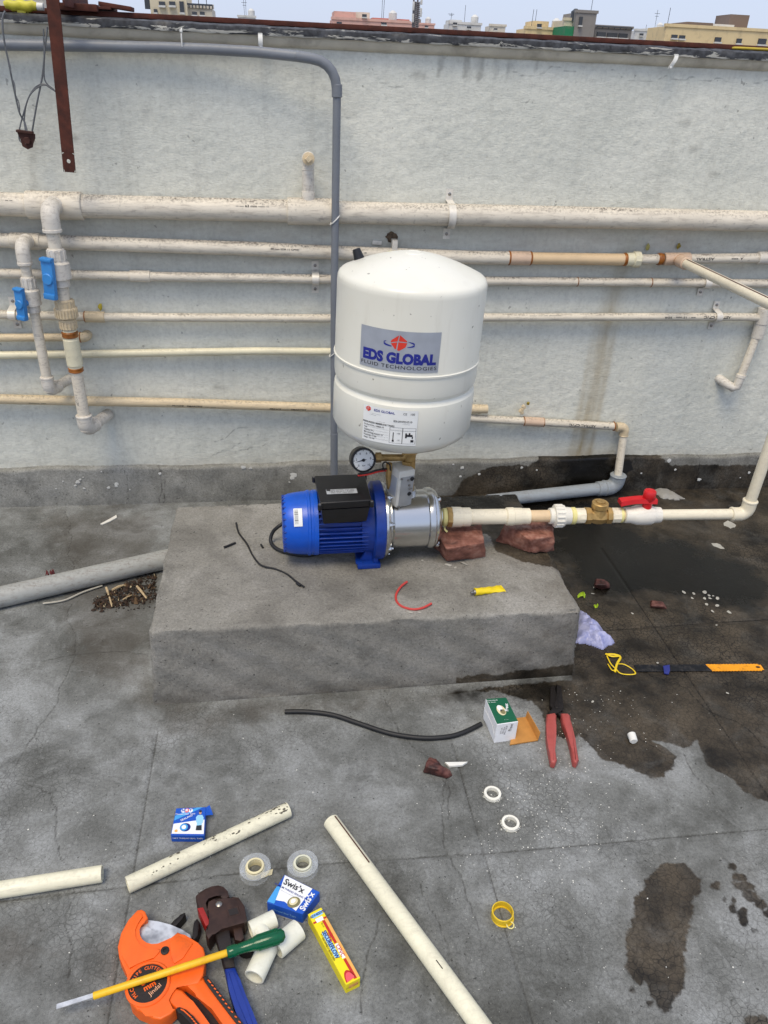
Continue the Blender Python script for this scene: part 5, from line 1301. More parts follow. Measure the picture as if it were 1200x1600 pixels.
c_ = t.mix(t.ramp(t.noise(v, 16, 5, .6), [(.60, 0), (.72, .45)]), c_, lin((178, 160, 146))); c_ = t.mix(t.ramp(t.noise(v, 11, 5, .6, .5), [(.60, 0), (.68, .8)]), c_, lin((50, 30, 26)))
m_brick = t.out(c_, .85, 0, t.bump(t.noise(v, 160, 6, .7), .8, .003))
t = NT('brick_wet'); v = t.coord(which='World'); c_ = t.ramp(t.noise(v, 34, 7, .7), [(.32, lin((48, 26, 24))), (.5, lin((88, 50, 44))), (.68, lin((118, 78, 68)))]); m_brickw = t.out(c_, .6, 0, t.bump(t.noise(v, 140, 6, .7), .8, .003))
zt = ZB+.060
rough_stone('brick_piece', [G(x, y, ZB) for x, y in ((699, 879), (760, 871), (752, 846), (674, 852))], [G(x, y, zt) for x, y in ((697, 857), (757, 848), (752, 819), (678, 824))], m_brick, 'pale red brick piece on the plinth beside the steel casing', 'brick', .0045, 5, 'bricks propping the discharge pipe', 3)
rough_stone('brick_piece', [G(x, y, ZB) for x, y in ((829, 866), (867, 862), (858, 838), (772, 845))], [G(x, y, zt-.004) for x, y in ((826, 843), (866, 838), (860, 812), (790, 818))], m_brick, 'dark stained brick piece under the middle of the discharge pipe', 'brick', .0060, 5, 'bricks propping the discharge pipe', 8)

# ================================================================ DRAIN, DEBRIS AND LOOSE THINGS
m_drain = pipe_mat('grey_drain', (168, 170, 166), .5, .35, .5)
m_drain2 = pipe_mat('bluegrey_drain', (150, 158, 164), .35, .2, .45)
rD = .029
dp_ = thing('drain_pipe', 'grey drain pipe passing through the plinth, dusty at the left, elbow at the right', 'pipe', tuple(G(120, 915)))
la_ = G(0, 933, rD); lb_ = G(258, 874, rD); ld = (lb_-la_).normalized()
mb = MB(); mb.tube([la_-ld*.9, la_, lb_, lb_+ld*.02], rD, 28); mb.build('left_length', m_drain, dp_)
re_ = Vector((p8_bot.x, p8_bot.y, .030)); ra_ = G(770, 782, .030); rd_ = (re_-ra_).normalized()
mb = MB(); mb.tube([ra_-rd_*.02, re_-rd_*.04], .0225, 28); mb.build('right_length', m_drain2, dp_)
qe = re_.copy()
elbow(qe, rd_, UP, .0275, .0225, .016, dp_, m_drain2)
mb = MB(); collar(mb, re_-rd_*.062, rd_, .03, .0268); mb.build('socket', m_drain2, dp_)
# flat near-black disc painting the shade inside the broken drain hole behind the elbow
m_void = simple('hole_shade_black', (14, 13, 12), .6, 0, .4, 80, .8, 90)
mb = MB(); c = skirt_pt(972, 736); n = 22; ring = []
for k in range(n):
    an = 6.283*k/n; rr = rnd.uniform(.85, 1.2); ring.append(c+Vector((.040*rr*math.cos(an), .0012+.002*math.sin(an), .044*rr*math.sin(an))))
mb.add(ring+[c+Vector((0, .001, 0))], [(k, (k+1) % n, n) for k in range(n)]); mb.build('drain_hole', m_void, wall)

def flake(mb, x, y, r, h=.0015, z=0.0, asp=1.0, n=7):
    c = G(x, y, z); an0 = rnd.uniform(0, 6.28); ca_, sa_ = math.cos(an0), math.sin(an0); ring = []
    for k in range(n):
        an = 6.283*k/n; a_ = r*rnd.uniform(.65, 1.2)*math.cos(an); b_ = r*asp*rnd.uniform(.65, 1.2)*math.sin(an)
        ring.append(c+Vector((a_*ca_-b_*sa_, a_*sa_+b_*ca_, rnd.uniform(.0004, h))))
    mb.add(ring+[c+Vector((0, 0, h*1.4))], [(k, (k+1) % n, n) for k in range(n)])
# debris pile under the left drain pipe
m_stick = simple('pale_stick', (186, 164, 128), .8, 0, .2, 80); m_soil = simple('dark_soil', (44, 36, 28), .95, 0, .5, 150, .9, 150)
def heap_pt(spread):
    while True:
        u = rnd.random(); x = 146+98*u**.75; y = 945-44*u*.9+rnd.uniform(-28, 32)*(.25+.75*u)*spread
        if y > 888+(250-x)*.24: return x, y
for nm, cc_, cnt, rr_ in (('litter_soil', None, 900, (.0015, .005)), ('dead_leaves', (60, 44, 32), 110, (.004, .011)), ('dry_leaves', (100, 78, 54), 40, (.003, .009)), ('pale_chaff', (178, 162, 130), 40, (.001, .004))):
    mb = MB()
    for k in range(cnt):
        x, y = heap_pt(1.0 if k % 9 else 1.5); flake(mb, x, y, rnd.uniform(*rr_), rnd.uniform(.001, .004 if cc_ is None else .010), 0, rnd.uniform(.25, .8), 6)
    dk = mb.build(nm, m_soil if cc_ is None else simple(nm, cc_, .85, 0, .45, 160)); dk['kind'] = 'stuff'
    dk['label'] = {'litter_soil': 'dark crumbly soil in the corner by the left drain pipe', 'dead_leaves': 'dark dead leaf scraps in the corner by the drain pipe', 'dry_leaves': 'lighter dry leaf scraps in the corner by the drain pipe', 'pale_chaff': 'pale chaff scattered over the leaf heap'}[nm]
for i, (a_, b_, r_) in enumerate([((175, 922), (194, 914), .0035), ((171, 933), (175, 948), .0022), ((214, 916), (229, 935), .0032), ((166, 918), (170, 930), .003), ((192, 937), (206, 930), .0018)]):
    mb = MB(); p_, q_ = G(*a_, .012), G(*b_, .008); mb.tube([p_, p_.lerp(q_, .5)+UP*.002, q_], [r_, r_*1.15, r_*.6], 7)
    solo(mb, 'wood_splinter', m_stick, ['stubby pale wood splinter near the top of the leaf heap', 'thin pale splinter pointing down at the front of the leaf heap', 'widest pale splinter at the right of the leaf heap', 'short upright pale chip at the left of the leaf heap', 'thinnest pale splinter in the middle of the leaf heap'][i], 'splinter', 'wood splinters in the leaf heap')
mb = MB(); mb.tube(sm([G(x, y, .006) for x, y in ((67, 943), (100, 938), (130, 925), (160, 915))]), .0025, 8); solo(mb, 'pale_twig', simple('twig_grey', (176, 172, 160), .7), 'long thin pale twig lying in front of the left drain pipe', 'twig')
mb = MB(); m_paper = simple('white_paper', (222, 220, 212), .8)
mb.prism([G(x, y) for x, y in ((157, 820), (170, 813), (182, 806), (183, 810), (172, 816), (160, 821))], .001, .004); solo(mb, 'paper_scrap', m_paper, 'torn white paper sliver on the floor behind the left drain pipe', 'paper', smooth=0)
mb = MB()
for k in range(6): flake(mb, 76+rnd.uniform(-6, 10), 902+rnd.uniform(-3, 3), .006, .02, 0, .5)
solo(mb, 'red_litter', simple('dull_red_litter', (120, 60, 62), .7), 'small dull red scrap behind the left drain pipe', 'litter')
# white shavings and grit scattered on the floor
mb = MB(); m_shav = simple('white_shavings', (216, 216, 208), .7)
for k in range(620):
    if k < 380: x, y = rnd.gauss(862, 60), rnd.gauss(1262, 62)
    elif k < 500: x, y = rnd.gauss(930, 60), rnd.gauss(1105, 40)
    else: x, y = rnd.uniform(20, 1190), rnd.uniform(1110, 1590)
    if y < 1075: continue
    flake(mb, x, y, rnd.uniform(.0006, .0020), .0008, 0, rnd.uniform(.3, .9), 5)
sh = mb.build('white_shavings', m_shav); sh['kind'] = 'stuff'; sh['label'] = 'fine white plastic shavings sprinkled over the floor'
mb = MB(); m_chip = simple('paint_chip', (172, 170, 160), .7)
chips = cC([(785, 208), (826, 236), (833, 215), (888, 206), (886, 238), (908, 224), (912, 238), (930, 226), (950, 238), (896, 266), (926, 302), (950, 272), (1007, 306), (944, 370), (530, 312), (345, 183), (335, 215), (655, 556), (335, 747), (1000, 706)])
for (x, y) in chips: flake(mb, x, y, rnd.uniform(.004, .010), .002, 0, .7)
for x, y, r in ((1121, 853, .022), (1140, 820, .03)): flake(mb, x, y, r, .0012, 0, .6, 11)
ch = mb.build('paint_chips', m_chip); ch['kind'] = 'stuff'; ch['label'] = 'pale flakes lying on the wet floor at the right'
mb = MB(); flake(mb, 640, 957, .008, .0015, ZB, .5); flake(mb, 655, 957, .006, .001, ZB, .5); flake(mb, 660, 876, .004, .002, ZB); flake(mb, 712, 887, .006, .002, ZB, .5); flake(mb, 700, 883, .010, .003, ZB, .4); flake(mb, 725, 881, .013, .003, ZB, .35)
ch = mb.build('plinth_chips', m_chip); ch['kind'] = 'stuff'; ch['label'] = 'pale mortar flakes on the plinth top'

# ---- loose pipes on the floor
m_loose = pipe_mat('loose_pipe', (236, 232, 206), .12, .12, .38); m_loose_s = pipe_mat('loose_pipe_soiled', (234, 230, 204), .25, .2, .4)
def loose(p, q, r, label, mat, ext_q=0.0):
    a_ = G(*p, r); b_ = G(*q, r); d_ = (b_-a_).normalized(); b_ += d_*ext_q
    o = thing('pipe_offcut', label, 'pipe', (a_.x, a_.y, 0), 'loose pipe lengths on the floor')
    mb = MB(); mb.hollow(a_, b_, r, r*.84); mb.build('tube', mat, o); return o, a_, b_, d_
o, a_, b_, d_ = loose((517, 1283), (756, 1610), .0162, 'longest loose cream pipe running off the bottom of the picture', m_loose, .25)
mb = MB(); patch_cyl(mb, a_, d_, Vector((.45, .1, 1)), .0165, -.10, .10, .004, .125, 3); mb.build('stripe', m_stripe, o)
mb = MB(); patch_cyl(mb, a_, d_, Vector((-.1, 0, 1)), .0165, -.05, .05, .335, .352, 3); mb.build('scuff', m_print, o)
o, a_, b_, d_ = loose((199, 1383), (451, 1265), .0150, 'middle loose cream pipe with black mould specks', m_loose_s)
mb = MB()
LL = (b_-a_).length; cl_ = [(rnd.betavariate(2.4, .9)*LL, rnd.uniform(-.9, .7), rnd.uniform(.004, .016)) for k in range(16)]+[(LL*.93, -.5, .02), (LL*.86, -.2, .018), (LL*.97, .2, .012)]
for k in range(240):
    c0_ = cl_[k % len(cl_)]; s_ = min(max(rnd.gauss(c0_[0], c0_[2]), .01), LL-.004); an = rnd.gauss(c0_[1], c0_[2]*14); w_ = .0003+.0016*rnd.random()**3; n = 6
    e0 = Vector((0, 0, 1)); e1 = d_.cross(e0); q = [a_+d_*(s_+w_*2.2*math.cos(6.28*j/n)*rnd.uniform(.5, 1.2))+(e0*math.cos(an+w_/.015*math.sin(6.28*j/n))+e1*math.sin(an+w_/.015*math.sin(6.28*j/n)))*.01525 for j in range(n)]
    mb.add(q, [tuple(range(n))])
mb.build('mould_specks', simple('mould', (86, 82, 70), .8), o, 0, kind='stuff')
loose((160, 1365), (-80, 1403), .0150, 'short loose cream pipe cut off by the left edge', m_loose_s)

# ---- black cable on the floor, cord and bits on the plinth
mb = MB(); mb.tube(sm([G(x, y, .006) for x, y in ((445, 1112), (480, 1112), (520, 1117), (560, 1130), (610, 1146), (660, 1153), (700, 1151), (725, 1144), (752, 1131))]), .0055, 12); solo(mb, 'black_cable', m_rubber, 'thick black cable curving across the floor into the green box', 'cable')
mb = MB(); mb.tube(sm([G(x, y, ZB+.003) for x, y in ((369, 817), (373, 832), (386, 850), (395, 868), (408, 883), (430, 889), (448, 897), (462, 908), (475, 917))]), .0024, 8); solo(mb, 'loose_cord', m_rubber, 'thin black cord lying on the plinth left of the pump', 'cord')
for i, (a_, b_) in enumerate([((350, 855), (368, 848)), ((408, 851), (411, 856)), ((463, 911), (469, 915))]):
    mb = MB(); mb.tube([G(*a_, ZB+.003), G(*b_, ZB+.003)], .0028, 8); solo(mb, 'cable_offcut', m_rubber, ['longest black cable scrap left of the thin cord', 'tiny black cable scrap between the cord and the motor', 'tiny black cable scrap at the lower end of the cord'][i], 'cable scrap', 'black cable scraps on the plinth')
mb = MB(); mb.tube(sm([G(x, y, ZB+.003) for x, y in ((636, 909), (626, 917), (619, 929), (620, 940), (629, 948), (645, 952), (660, 950), (674, 943))]), .0028, 8); solo(mb, 'red_wire', simple('red_wire_pale', (196, 66, 60), .5), 'curved piece of red wire on the plinth', 'wire')
# yellow adhesive tube
yt = thing('adhesive_tube', 'flattened yellow glue tube with silver nozzle on the plinth', 'tube', tuple(G(762, 922, ZB)))
m_tuby = simple('tube_yellow', (236, 208, 20), .35, 0, .06, 30)
a_ = G(742, 925, ZB+.008); b_ = G(787, 916, ZB+.008); d_ = (b_-a_).normalized(); n_ = UP.cross(d_); mb = MB(); rows = []
N_ = 12; vs = []; fs = []
for k in range(N_+1):
    u = k/N_; w_ = .0085+.0055*u; h_ = .0088*(1-u)**.8+.0012+.0014*math.sin(u*17)*(u > .3)
    for j in range(12):
        an = 6.283*j/12; vs.append(a_.lerp(b_, u)+n_*w_*math.cos(an)+UP*(h_*math.sin(an)-.006*u+.0010*math.sin(u*23+j)))
for k in range(N_):
    for j in range(12): fs.append((k*12+j, k*12+(j+1) % 12, k*12+12+(j+1) % 12, k*12+12+j))
fs += [tuple(range(12)), tuple(range(N_*12, N_*12+12))]
mb.add(vs, fs); mb.build('body', m_tuby, yt, 50)
mb = MB(); mb.lathe(a_-d_*.011, d_, [(0, 0), (0, .0030), (.006, .0032), (.007, .0060), (.011, .0068)], 14); mb.build('nozzle', m_screw, yt)

# ---- bag, string, leaves, brick bits at the right
m_bag = NT('blue_bag'); _v = m_bag.coord(which='World')
m_bag = m_bag.out(m_bag.mix(m_bag.ramp(m_bag.noise(_v, 40, 5), [(.35, 0), (.65, 1)]), lin((140, 146, 192)), lin((178, 182, 220))), .35, 0, m_bag.bump(m_bag.noise(_v, 45, 2, .6, 1), .5, .006))
from mathutils import noise as NZ
def crumple(name, outline, zf, mat, label, cat, n=26, amp=.02, base=.012, kind=None):
    P = np.array([(p_[0], p_[1]) for p_ in outline]); lo = P.min(0); hi = P.max(0)
    gx_ = np.linspace(lo[0], hi[0], n); gy_ = np.linspace(lo[1], hi[1], n); GX, GY = np.meshgrid(gx_, gy_); Q = np.column_stack([GX.ravel(), GY.ravel()]); sd_ = sdf_poly(Q, outline)
    idx = {}; vs = []; fs = []
    def vid(i):
        if i not in idx:
            x_, y_ = Q[i]; d_ = max(sd_[i], 0); h_ = min(1, d_/.03)**.6*base+amp*min(1, d_/.02)*abs(NZ.noise(Vector((x_*28, y_*28, 3.3))))+.4*amp*min(1, d_/.01)*abs(NZ.noise(Vector((x_*70, y_*70, 1.3))))
            idx[i] = len(vs); vs.append(Vector((x_, y_, zf+.0015+h_)))
        return idx[i]
    for j in range(n-1):
        for i in range(n-1):
            q = [j*n+i, j*n+i+1, (j+1)*n+i+1, (j+1)*n+i]
            if all(sd_[k] > -.003 for k in q): fs.append(tuple(vid(k) for k in q))
    m_ = len(vs); vs2 = [Vector((v_.x, v_.y, zf)) for v_ in vs]
    mb = MB(); mb.add(vs+vs2, fs+[tuple(k+m_ for k in f[::-1]) for f in fs]); 
    ec = {}
    for f in fs:
        for a0_, b0_ in zip(f, f[1:]+f[:1]): ec[(a0_, b0_)] = 1
    for a0_, b0_ in list(ec):
        if (b0_, a0_) not in ec: mb.f.append((a0_, b0_, b0_+m_, a0_+m_))
    return solo(mb, name, mat, label, cat, smooth=60)
crumple('plastic_bag', [tuple(p_) for p_ in g2(cC([(268, 300), (300, 318), (335, 350), (375, 385), (395, 415), (442, 455), (428, 468), (405, 470), (385, 490), (340, 474), (300, 462), (250, 458)]))], 0, m_bag, 'crumpled lilac blue plastic bag at the right end of the plinth', 'bag', 44, .016, .022)
m_ystr = simple('yellow_string', (232, 200, 30), .5)
ys = thing('yellow_string', 'tangled yellow plastic string between the bag and the saw blade', 'string', tuple(G(966, 1038)))
for pts, r_ in ((cC([(402, 512), (440, 512), (472, 525), (455, 560), (445, 600)]), .003), (cC([(405, 520), (425, 560), (450, 585), (470, 605), (505, 612), (545, 608), (530, 585), (490, 562), (462, 560)]), .0018), (cC([(410, 560), (430, 590), (445, 590)]), .0016), (cC([(400, 510), (430, 522), (470, 520)]), .0035)):
    mb = MB(); mb.tube(sm([G(x, y, .004+.004*(i % 2)) for i, (x, y) in enumerate(pts)]), r_, 6, flat=.5); mb.build('strand', m_ystr, ys)
for i, (x, y, r_, lb) in enumerate(((908, 931, .016, 'larger yellow green leaf scrap beside the plinth corner'), (929, 949, .006, 'smaller yellow green leaf scrap near the plinth corner'))):
    mb = MB(); flake(mb, x, y, r_, .008, 0, .6, 9); flake(mb, x+3, y+1, r_*.7, .012, 0, .5, 8); solo(mb, 'leaf_scrap', simple('leaf_green', (168, 200, 40), .5), lb, 'leaf', 'leaf scraps')
zs = .022
rough_stone('brick_chip', [G(x, y) for x, y in cC([(335, 190), (425, 192), (418, 160), (345, 150)])], [G(x, y, zs) for x, y in cC([(345, 170), (405, 172), (400, 140), (350, 138)])], m_brickw, 'wet brick chip by the yellow green leaf', 'brick chip', .005, 3, 'brick chips on the floor', 11)
rough_stone('brick_chip', [G(x, y) for x, y in cC([(615, 285), (705, 290), (690, 262), (620, 250)])], [G(x, y, .014) for x, y in cC([(622, 272), (690, 278), (680, 256), (628, 244)])], m_brickw, 'flat wet brick chip farther right on the wet floor', 'brick chip', .004, 3, 'brick chips on the floor', 15)
rough_stone('brick_chip', [G(x, y) for x, y in c7([(572, 152), (700, 180), (728, 168), (690, 128), (590, 108)])], [G(x, y, .026) for x, y in c7([(580, 120), (640, 135), (668, 118), (636, 80), (600, 66)])], m_brickw, 'dark burnt brick chip lying in front of the plinth', 'brick chip', .004, 4, 'brick chips on the floor', 23)
mb = MB(); mb.prism([G(x, y) for x, y in c7([(678, 106), (790, 104), (765, 120), (700, 126)])], .001, .006, .0005); solo(mb, 'plastic_sliver', m_wh, 'pointed white sliver beside the burnt brick chip', 'sliver', smooth=0)
crumple('white_rag', [tuple(p_) for p_ in g2(crop([(805, 155), (850, 165), (912, 200), (880, 204), (830, 198), (808, 180)], .45, 660, 690))], 0, m_paper, 'crumpled white scrap by the wall behind the red valve', 'rag', 20, .012, .006); bpy.data.objects['white_rag'].data.materials[0] = simple('dirty_paper', (150, 148, 142), .8)
cp = thing('bottle_cap', 'small white bottle cap on the damp floor', 'cap', tuple(G(989, 1156)))
mb = MB(); q = G(988, 1153, .009); mb.lathe(q+Vector((-.001, -.011, 0)), Vector((.1, 1, .12)), [(0, 0), (0, .0075), (.002, .009), (.020, .0094), (.020, .0075), (.004, .007)], 22); mb.build('shell', m_wh, cp)

# ---- rings and tapes
def ringm(mb, c, R1, R0, h, seg=36, jag=0.0):
    mb.lathe(c, UP, [(0, R0), (0, R1-.0008), (.0008, R1), (h-.0008, R1), (h, R1-.0008), (h, R0), (0, R0)], seg)
m_ringw = simple('cut_ring', (236, 234, 222), .5, 0, .05)
for i, (x, y) in enumerate(((769, 1243), (797, 1289))):
    r = thing('pipe_ring', ['upper white cut pipe ring on the floor', 'lower white cut pipe ring on the floor'][i], 'ring', tuple(G(x, y)), 'white pipe rings'); mb = MB(); ringm(mb, G(x, y, 0), .0180, .0128, .009); mb.build('band', m_ringw, r)
    mb = MB(); c = G(x, y)
    for k in range(14):
        an = rnd.uniform(2.6, 6.0); p_ = c+Vector((.018*math.cos(an), .018*math.sin(an), rnd.uniform(.001, .008))); mb.tube([p_, p_+Vector((math.cos(an)*.003, math.sin(an)*.003, rnd.uniform(-.001, .002)))], .0006, 4)
    mb.build('burr', m_ringw, r, kind='stuff')
m_clear = NT('clear_plastic'); m_clear.b.inputs['Base Color'].default_value = (.75, .8, .84, 1); m_clear.b.inputs['Roughness'].default_value = .18; m_clear.b.inputs['Alpha'].default_value = .17; m_clear = m_clear.m
m_core = simple('tape_cream', (222, 212, 172), .55, 0, .08, 60); m_core2 = simple('tape_pale', (212, 212, 190), .5, 0, .08, 60)
for i, (x, y, mc) in enumerate(((399, 1359, m_core), (473, 1354, m_core2))):
    tr = thing('tape_roll', ['cream thread seal tape roll with loose end, beside the mould specked pipe', 'paler thread seal tape roll directly above the white and blue carton'][i], 'tape', tuple(G(x, y)), 'thread seal tape rolls')
    c = G(x, y+3, 0)
    for z_ in (0.0, .0142):
        mb = MB(); ringm(mb, c+UP*z_, .0290, .0135, .0014, 48); mb.build('flange', m_clear, tr)
    mb = MB(); ringm(mb, c+UP*.0014, .0182, .0128, .0128, 40); mb.build('tape', mc, tr)
    mb = MB(); ringm(mb, c+UP*.0156, .0168, .0130, .0030, 40); mb.build('core', mc, tr)
    if i == 0:
        mb = MB(); e0 = c+Vector((.010, -.0150, .004)); e1 = G(425, 1364, .004); dv = (e1-e0); nv = UP
        vs = []; 
        for k in range(7):
            p_ = e0.lerp(e1, k/6)+Vector((0, 0, .001*math.sin(k*2))); vs += [p_+Vector((0, -.003, 0)), p_+Vector((.002, .003, .008))]
        mb.add(vs, [(2*k, 2*k+2, 2*k+3, 2*k+1) for k in range(6)]); mb.build('loose_end', mc, tr)
ry = thing('yellow_tape_ring', 'yellow plastic tape ring with a trailing tab on the floor', 'tape', tuple(G(784, 1434)))
c = G(784, 1432, 0); m_yring = simple('yellow_ring', (224, 190, 40), .4, 0, .1, 50)
mb = MB(); ringm(mb, c, .0195, .0176, .016, 40); mb.build('band', m_yring, ry); mb = MB(); ringm(mb, c+Vector((.001, -.001, 0)), .0205, .0165, .003, 40); mb.build('rim', m_yring, ry)
mb = MB(); p_ = G(797, 1447, .003); mb.tube([p_+Vector((.0065*math.cos(k*.7), .0065*math.sin(k*.7), .003)) for k in range(10)], .0012, 6); mb.build('tab', m_seal, ry)

# ---- cartons
def uvp(q, u, v_, e=.0): return (q[0]*(1-u)+q[1]*u)*(1-v_)+(q[3]*(1-u)+q[2]*u)*v_
class Carton:
    """top: four pixel corners (back-left, back-right, front-right, front-left) on a lid h metres up"""
    def __init__(s, name, label, top, h, mat, lip=0.0):
        s.q = [G(x, y, h) for x, y in top]; s.h = h
        c = sum(s.q, Vector())/4
        s.o = thing(name, label, 'carton', (c.x, c.y, 0))
        mb = MB(); mb.hexa([Vector((p_.x, p_.y, 0)) for p_ in s.q], s.q, .0008, 1); s.body = mb.build('body', mat, s.o, 0)
        q = s.q; s.tn = (q[1]-q[0]).cross(q[3]-q[0]).normalized(); s.tn = s.tn if s.tn.z > 0 else -s.tn
        s.front = [q[3], q[2], Vector((q[2].x, q[2].y, 0)), Vector((q[3].x, q[3].y, 0))]
        s.right = [q[2], q[1], Vector((q[1].x, q[1].y, 0)), Vector((q[2].x, q[2].y, 0))]
        s.left = [q[0], q[3], Vector((q[3].x, q[3].y, 0)), Vector((q[0].x, q[0].y, 0))]
    def nrm(s, f):
        n_ = (f[1]-f[0]).cross(f[3]-f[0]).normalized(); c = sum(s.q, Vector())/4; c.z = s.h/2; m_ = sum(f, Vector())/4
        return n_ if n_.dot(m_-c) > 0 else -n_
    def poly(s, face, pts, mat, name='print', lv=1):
        n_ = s.nrm(face); mb = MB(); b = bmesh.new(); vs = [b.verts.new((u, v_, 0)) for u, v_ in pts]; b.faces.new(vs); bmesh.ops.triangulate(b, faces=b.faces[:])
        for v_ in b.verts: v_.co = uvp(face, v_.co.x, v_.co.y)+n_*(.0003*lv)
        mb.bm(b); return mb.build(name, mat, s.body, 0)
    def text(s, face, txt, u, v_, size, mat, ang=0.0, lv=4, **k):
        n_ = s.nrm(face); ux = (face[1]-face[0]).normalized(); uy = n_.cross(ux); ca_, sa_ = math.cos(ang), math.sin(ang)
        mb = MB(); text_flat(mb, txt, uvp(face, u, v_)+n_*(.0003*lv), ux*ca_+uy*sa_, -ux*sa_+uy*ca_, size, **k); return mb.build('lettering', mat, s.body, 0)
    def ell(s, face, u, v_, a_, b_, mat, lv=2, n=24, a0=0, a1=6.2832):
        return s.poly(face, [(u+a_*math.cos(a0+(a1-a0)*k/n), v_+b_*math.sin(a0+(a1-a0)*k/n)) for k in range(n)], mat, lv=lv)
C_ = lambda n_, c, r=.42: simple('card_'+n_, c, r, 0, .04, 60)
m_cyel = C_('yellow', (240, 222, 20)); m_cred = C_('red', (190, 40, 28)); m_cblue = C_('blue', (20, 84, 190)); m_cwhite = C_('white', (238, 240, 242)); m_cnavy = C_('navy', (16, 44, 130)); m_cgreen = C_('green', (12, 92, 62)); m_ckraft = simple('card_kraft', (190, 134, 66), .7, 0, .1, 50); m_csky = C_('sky', (70, 160, 226)); m_clb = C_('lightblue', (150, 206, 240)); m_cor = C_('orange', (240, 176, 90)); m_cskin = C_('skin', (196, 150, 124)); m_cpink = C_('rose', (232, 92, 100)); m_colive = C_('olive', (128, 122, 84)); m_cdk = C_('dark', (40, 42, 48))
c6 = lambda p: crop(p, .21667, 340, 1300)
# long yellow carton
ca_ = Carton('glue_carton', 'long yellow glue carton with red stripe on the floor', c6([(650, 592), (748, 542), (1030, 1050), (926, 1102)]), .026, m_cyel)
T = ca_.q
ca_.poly(T, [(.80, .16), (.985, .16), (.985, .985), (.80, .985)], m_cor); ca_.poly(T, [(.60, .17), (.78, .17), (.78, .50), (.60, .50)], m_cred, lv=2) ; ca_.poly(T, [(.60, .72), (.78, .72), (.80, .985), (.62, .985)], m_cred, lv=2); ca_.poly(T, [(.58, .51), (.80, .51), (.80, .71), (.58, .71)], m_cwhite, lv=2)
ca_.poly(T, [(.02, .135), (.98, .135), (.98, .158), (.02, .158)], m_cred, lv=2); ca_.poly(T, [(.14, .035), (.9, .035), (.9, .09), (.14, .09)], m_clb, lv=2); ca_.poly(T, [(.25, .11), (.75, .11), (.75, .165), (.25, .165)], m_cwhite, lv=3)
ca_.poly(T, [(.20, .31), (.50, .31), (.50, .665), (.20, .665)], m_clb, lv=2)
a90 = -math.pi/2
ca_.text(T, 'SECUREFLOW', .345, .488, .0105, m_cnavy, a90, bold=.03, xs=.80); ca_.text(T, 'CPVC', .69, .61, .0095, m_cred, a90, xs=.95, bold=.01); ca_.text(T, 'ASTRAL', .51, .40, .0045, m_cred, a90, xs=1.1, bold=.03, lv=5); ca_.text(T, 'ADHESIVE', .52, .063, .006, m_cnavy, 0, bold=.03); ca_.text(T, 'SOLVENT CEMENT FOR CPVC PIPES', .12, .50, .0032, m_ink, a90); ca_.text(T, 'AND FITTINGS  MEDIUM BODY', .06, .53, .0032, m_ink, a90); ca_.text(T, '50 ml', .50, .22, .004, m_ink, a90)
ca_.ell(T, .42, .985, .34, .135, m_cred, 2, 20, math.pi, 2*math.pi); ca_.ell(T, .42, .985, .28, .105, m_cpink, 3, 20, math.pi, 2*math.pi)
ca_.poly(ca_.front, [(.2, .25), (.85, .25), (.85, .6), (.2, .6)], m_cor); ca_.text(ca_.front, 'CPVC CEMENT', .5, .42, .004, m_ink, 0)
# white and blue tape carton
cb_ = Carton('tape_carton', 'white and blue tape carton lying beside the yellow carton', c6([(483, 306), (737, 432), (612, 592), (355, 506)]), .027, m_cblue)
T = cb_.q
cb_.poly(T, [(.02, .02), (.80, .02), (.80, .97), (.40, .80), (.14, .86), (.10, .40)], m_cwhite); cb_.poly(T, [(.0, .45), (.09, .40), (.20, .98), (.0, .98)], m_csky, lv=2)
cb_.text(T, 'Swis\u2019x', .38, .22, .0165, m_cdk, 0, bold=.02); cb_.text(T, 'PREMIUM THREAD SEALING TAPE', .42, .43, .0048, m_cnavy, 0, bold=.01); cb_.text(T, '- ------- --- ---- ------', .34, .52, .004, m_cdk, 0); cb_.text(T, 'Swis\u2019x', .90, .52, .0145, m_cwhite, math.pi/2, bold=.03)
cb_.ell(T, .62, .72, .155, .21, m_colive, 3); cb_.ell(T, .60, .70, .10, .14, m_core, 4); cb_.ell(T, .59, .69, .055, .085, m_cwhite, 5)
cb_.text(cb_.front, 'Thread Seal Tape', .5, .5, .0062, m_clb, 0)
# blue carton with figure print
cn_ = Carton('tape_carton', 'small blue and white carton with open flap near the mould specked pipe', c4([(826, 128), (965, 122), (958, 256), (800, 254)]), .020, m_cblue)
T = cn_.q
cn_.poly(T, [(.02, .02), (.98, .02), (.98, .55), (.02, .62)], m_cblue); cn_.poly(T, [(.02, .60), (.62, .50), (.98, .46), (.98, .96), (.02, .96)], m_cwhite, lv=2)
cn_.poly(T, [(.02, .30), (.70, .02), (.90, .02), (.02, .48)], m_csky, lv=2)
for k, (cc_, ch_) in enumerate(((m_cwhite, 'N'), (m_cpink, 'R'), (m_cwhite, 'T'))):
    cn_.ell(T, .26+.12*k, .12, .075, .075, cc_, 3); cn_.text(T, ch_, .26+.12*k, .12, .008, m_cblue if k != 1 else m_cwhite, 0, bold=.03, lv=5)
cn_.text(T, 'Thread Seal Tape', .34, .25, .0055, m_cwhite, 0); cn_.text(T, 'SEALING', .40, .40, .0062, m_cwhite, .5, bold=.01, lv=5)
cn_.ell(T, .40, .73, .165, .15, m_cnavy, 3); cn_.ell(T, .36, .73, .12, .125, m_csky, 4); cn_.ell(T, .36, .73, .07, .075, m_cwhite, 5); cn_.ell(T, .14, .86, .05, .05, m_cor, 3)
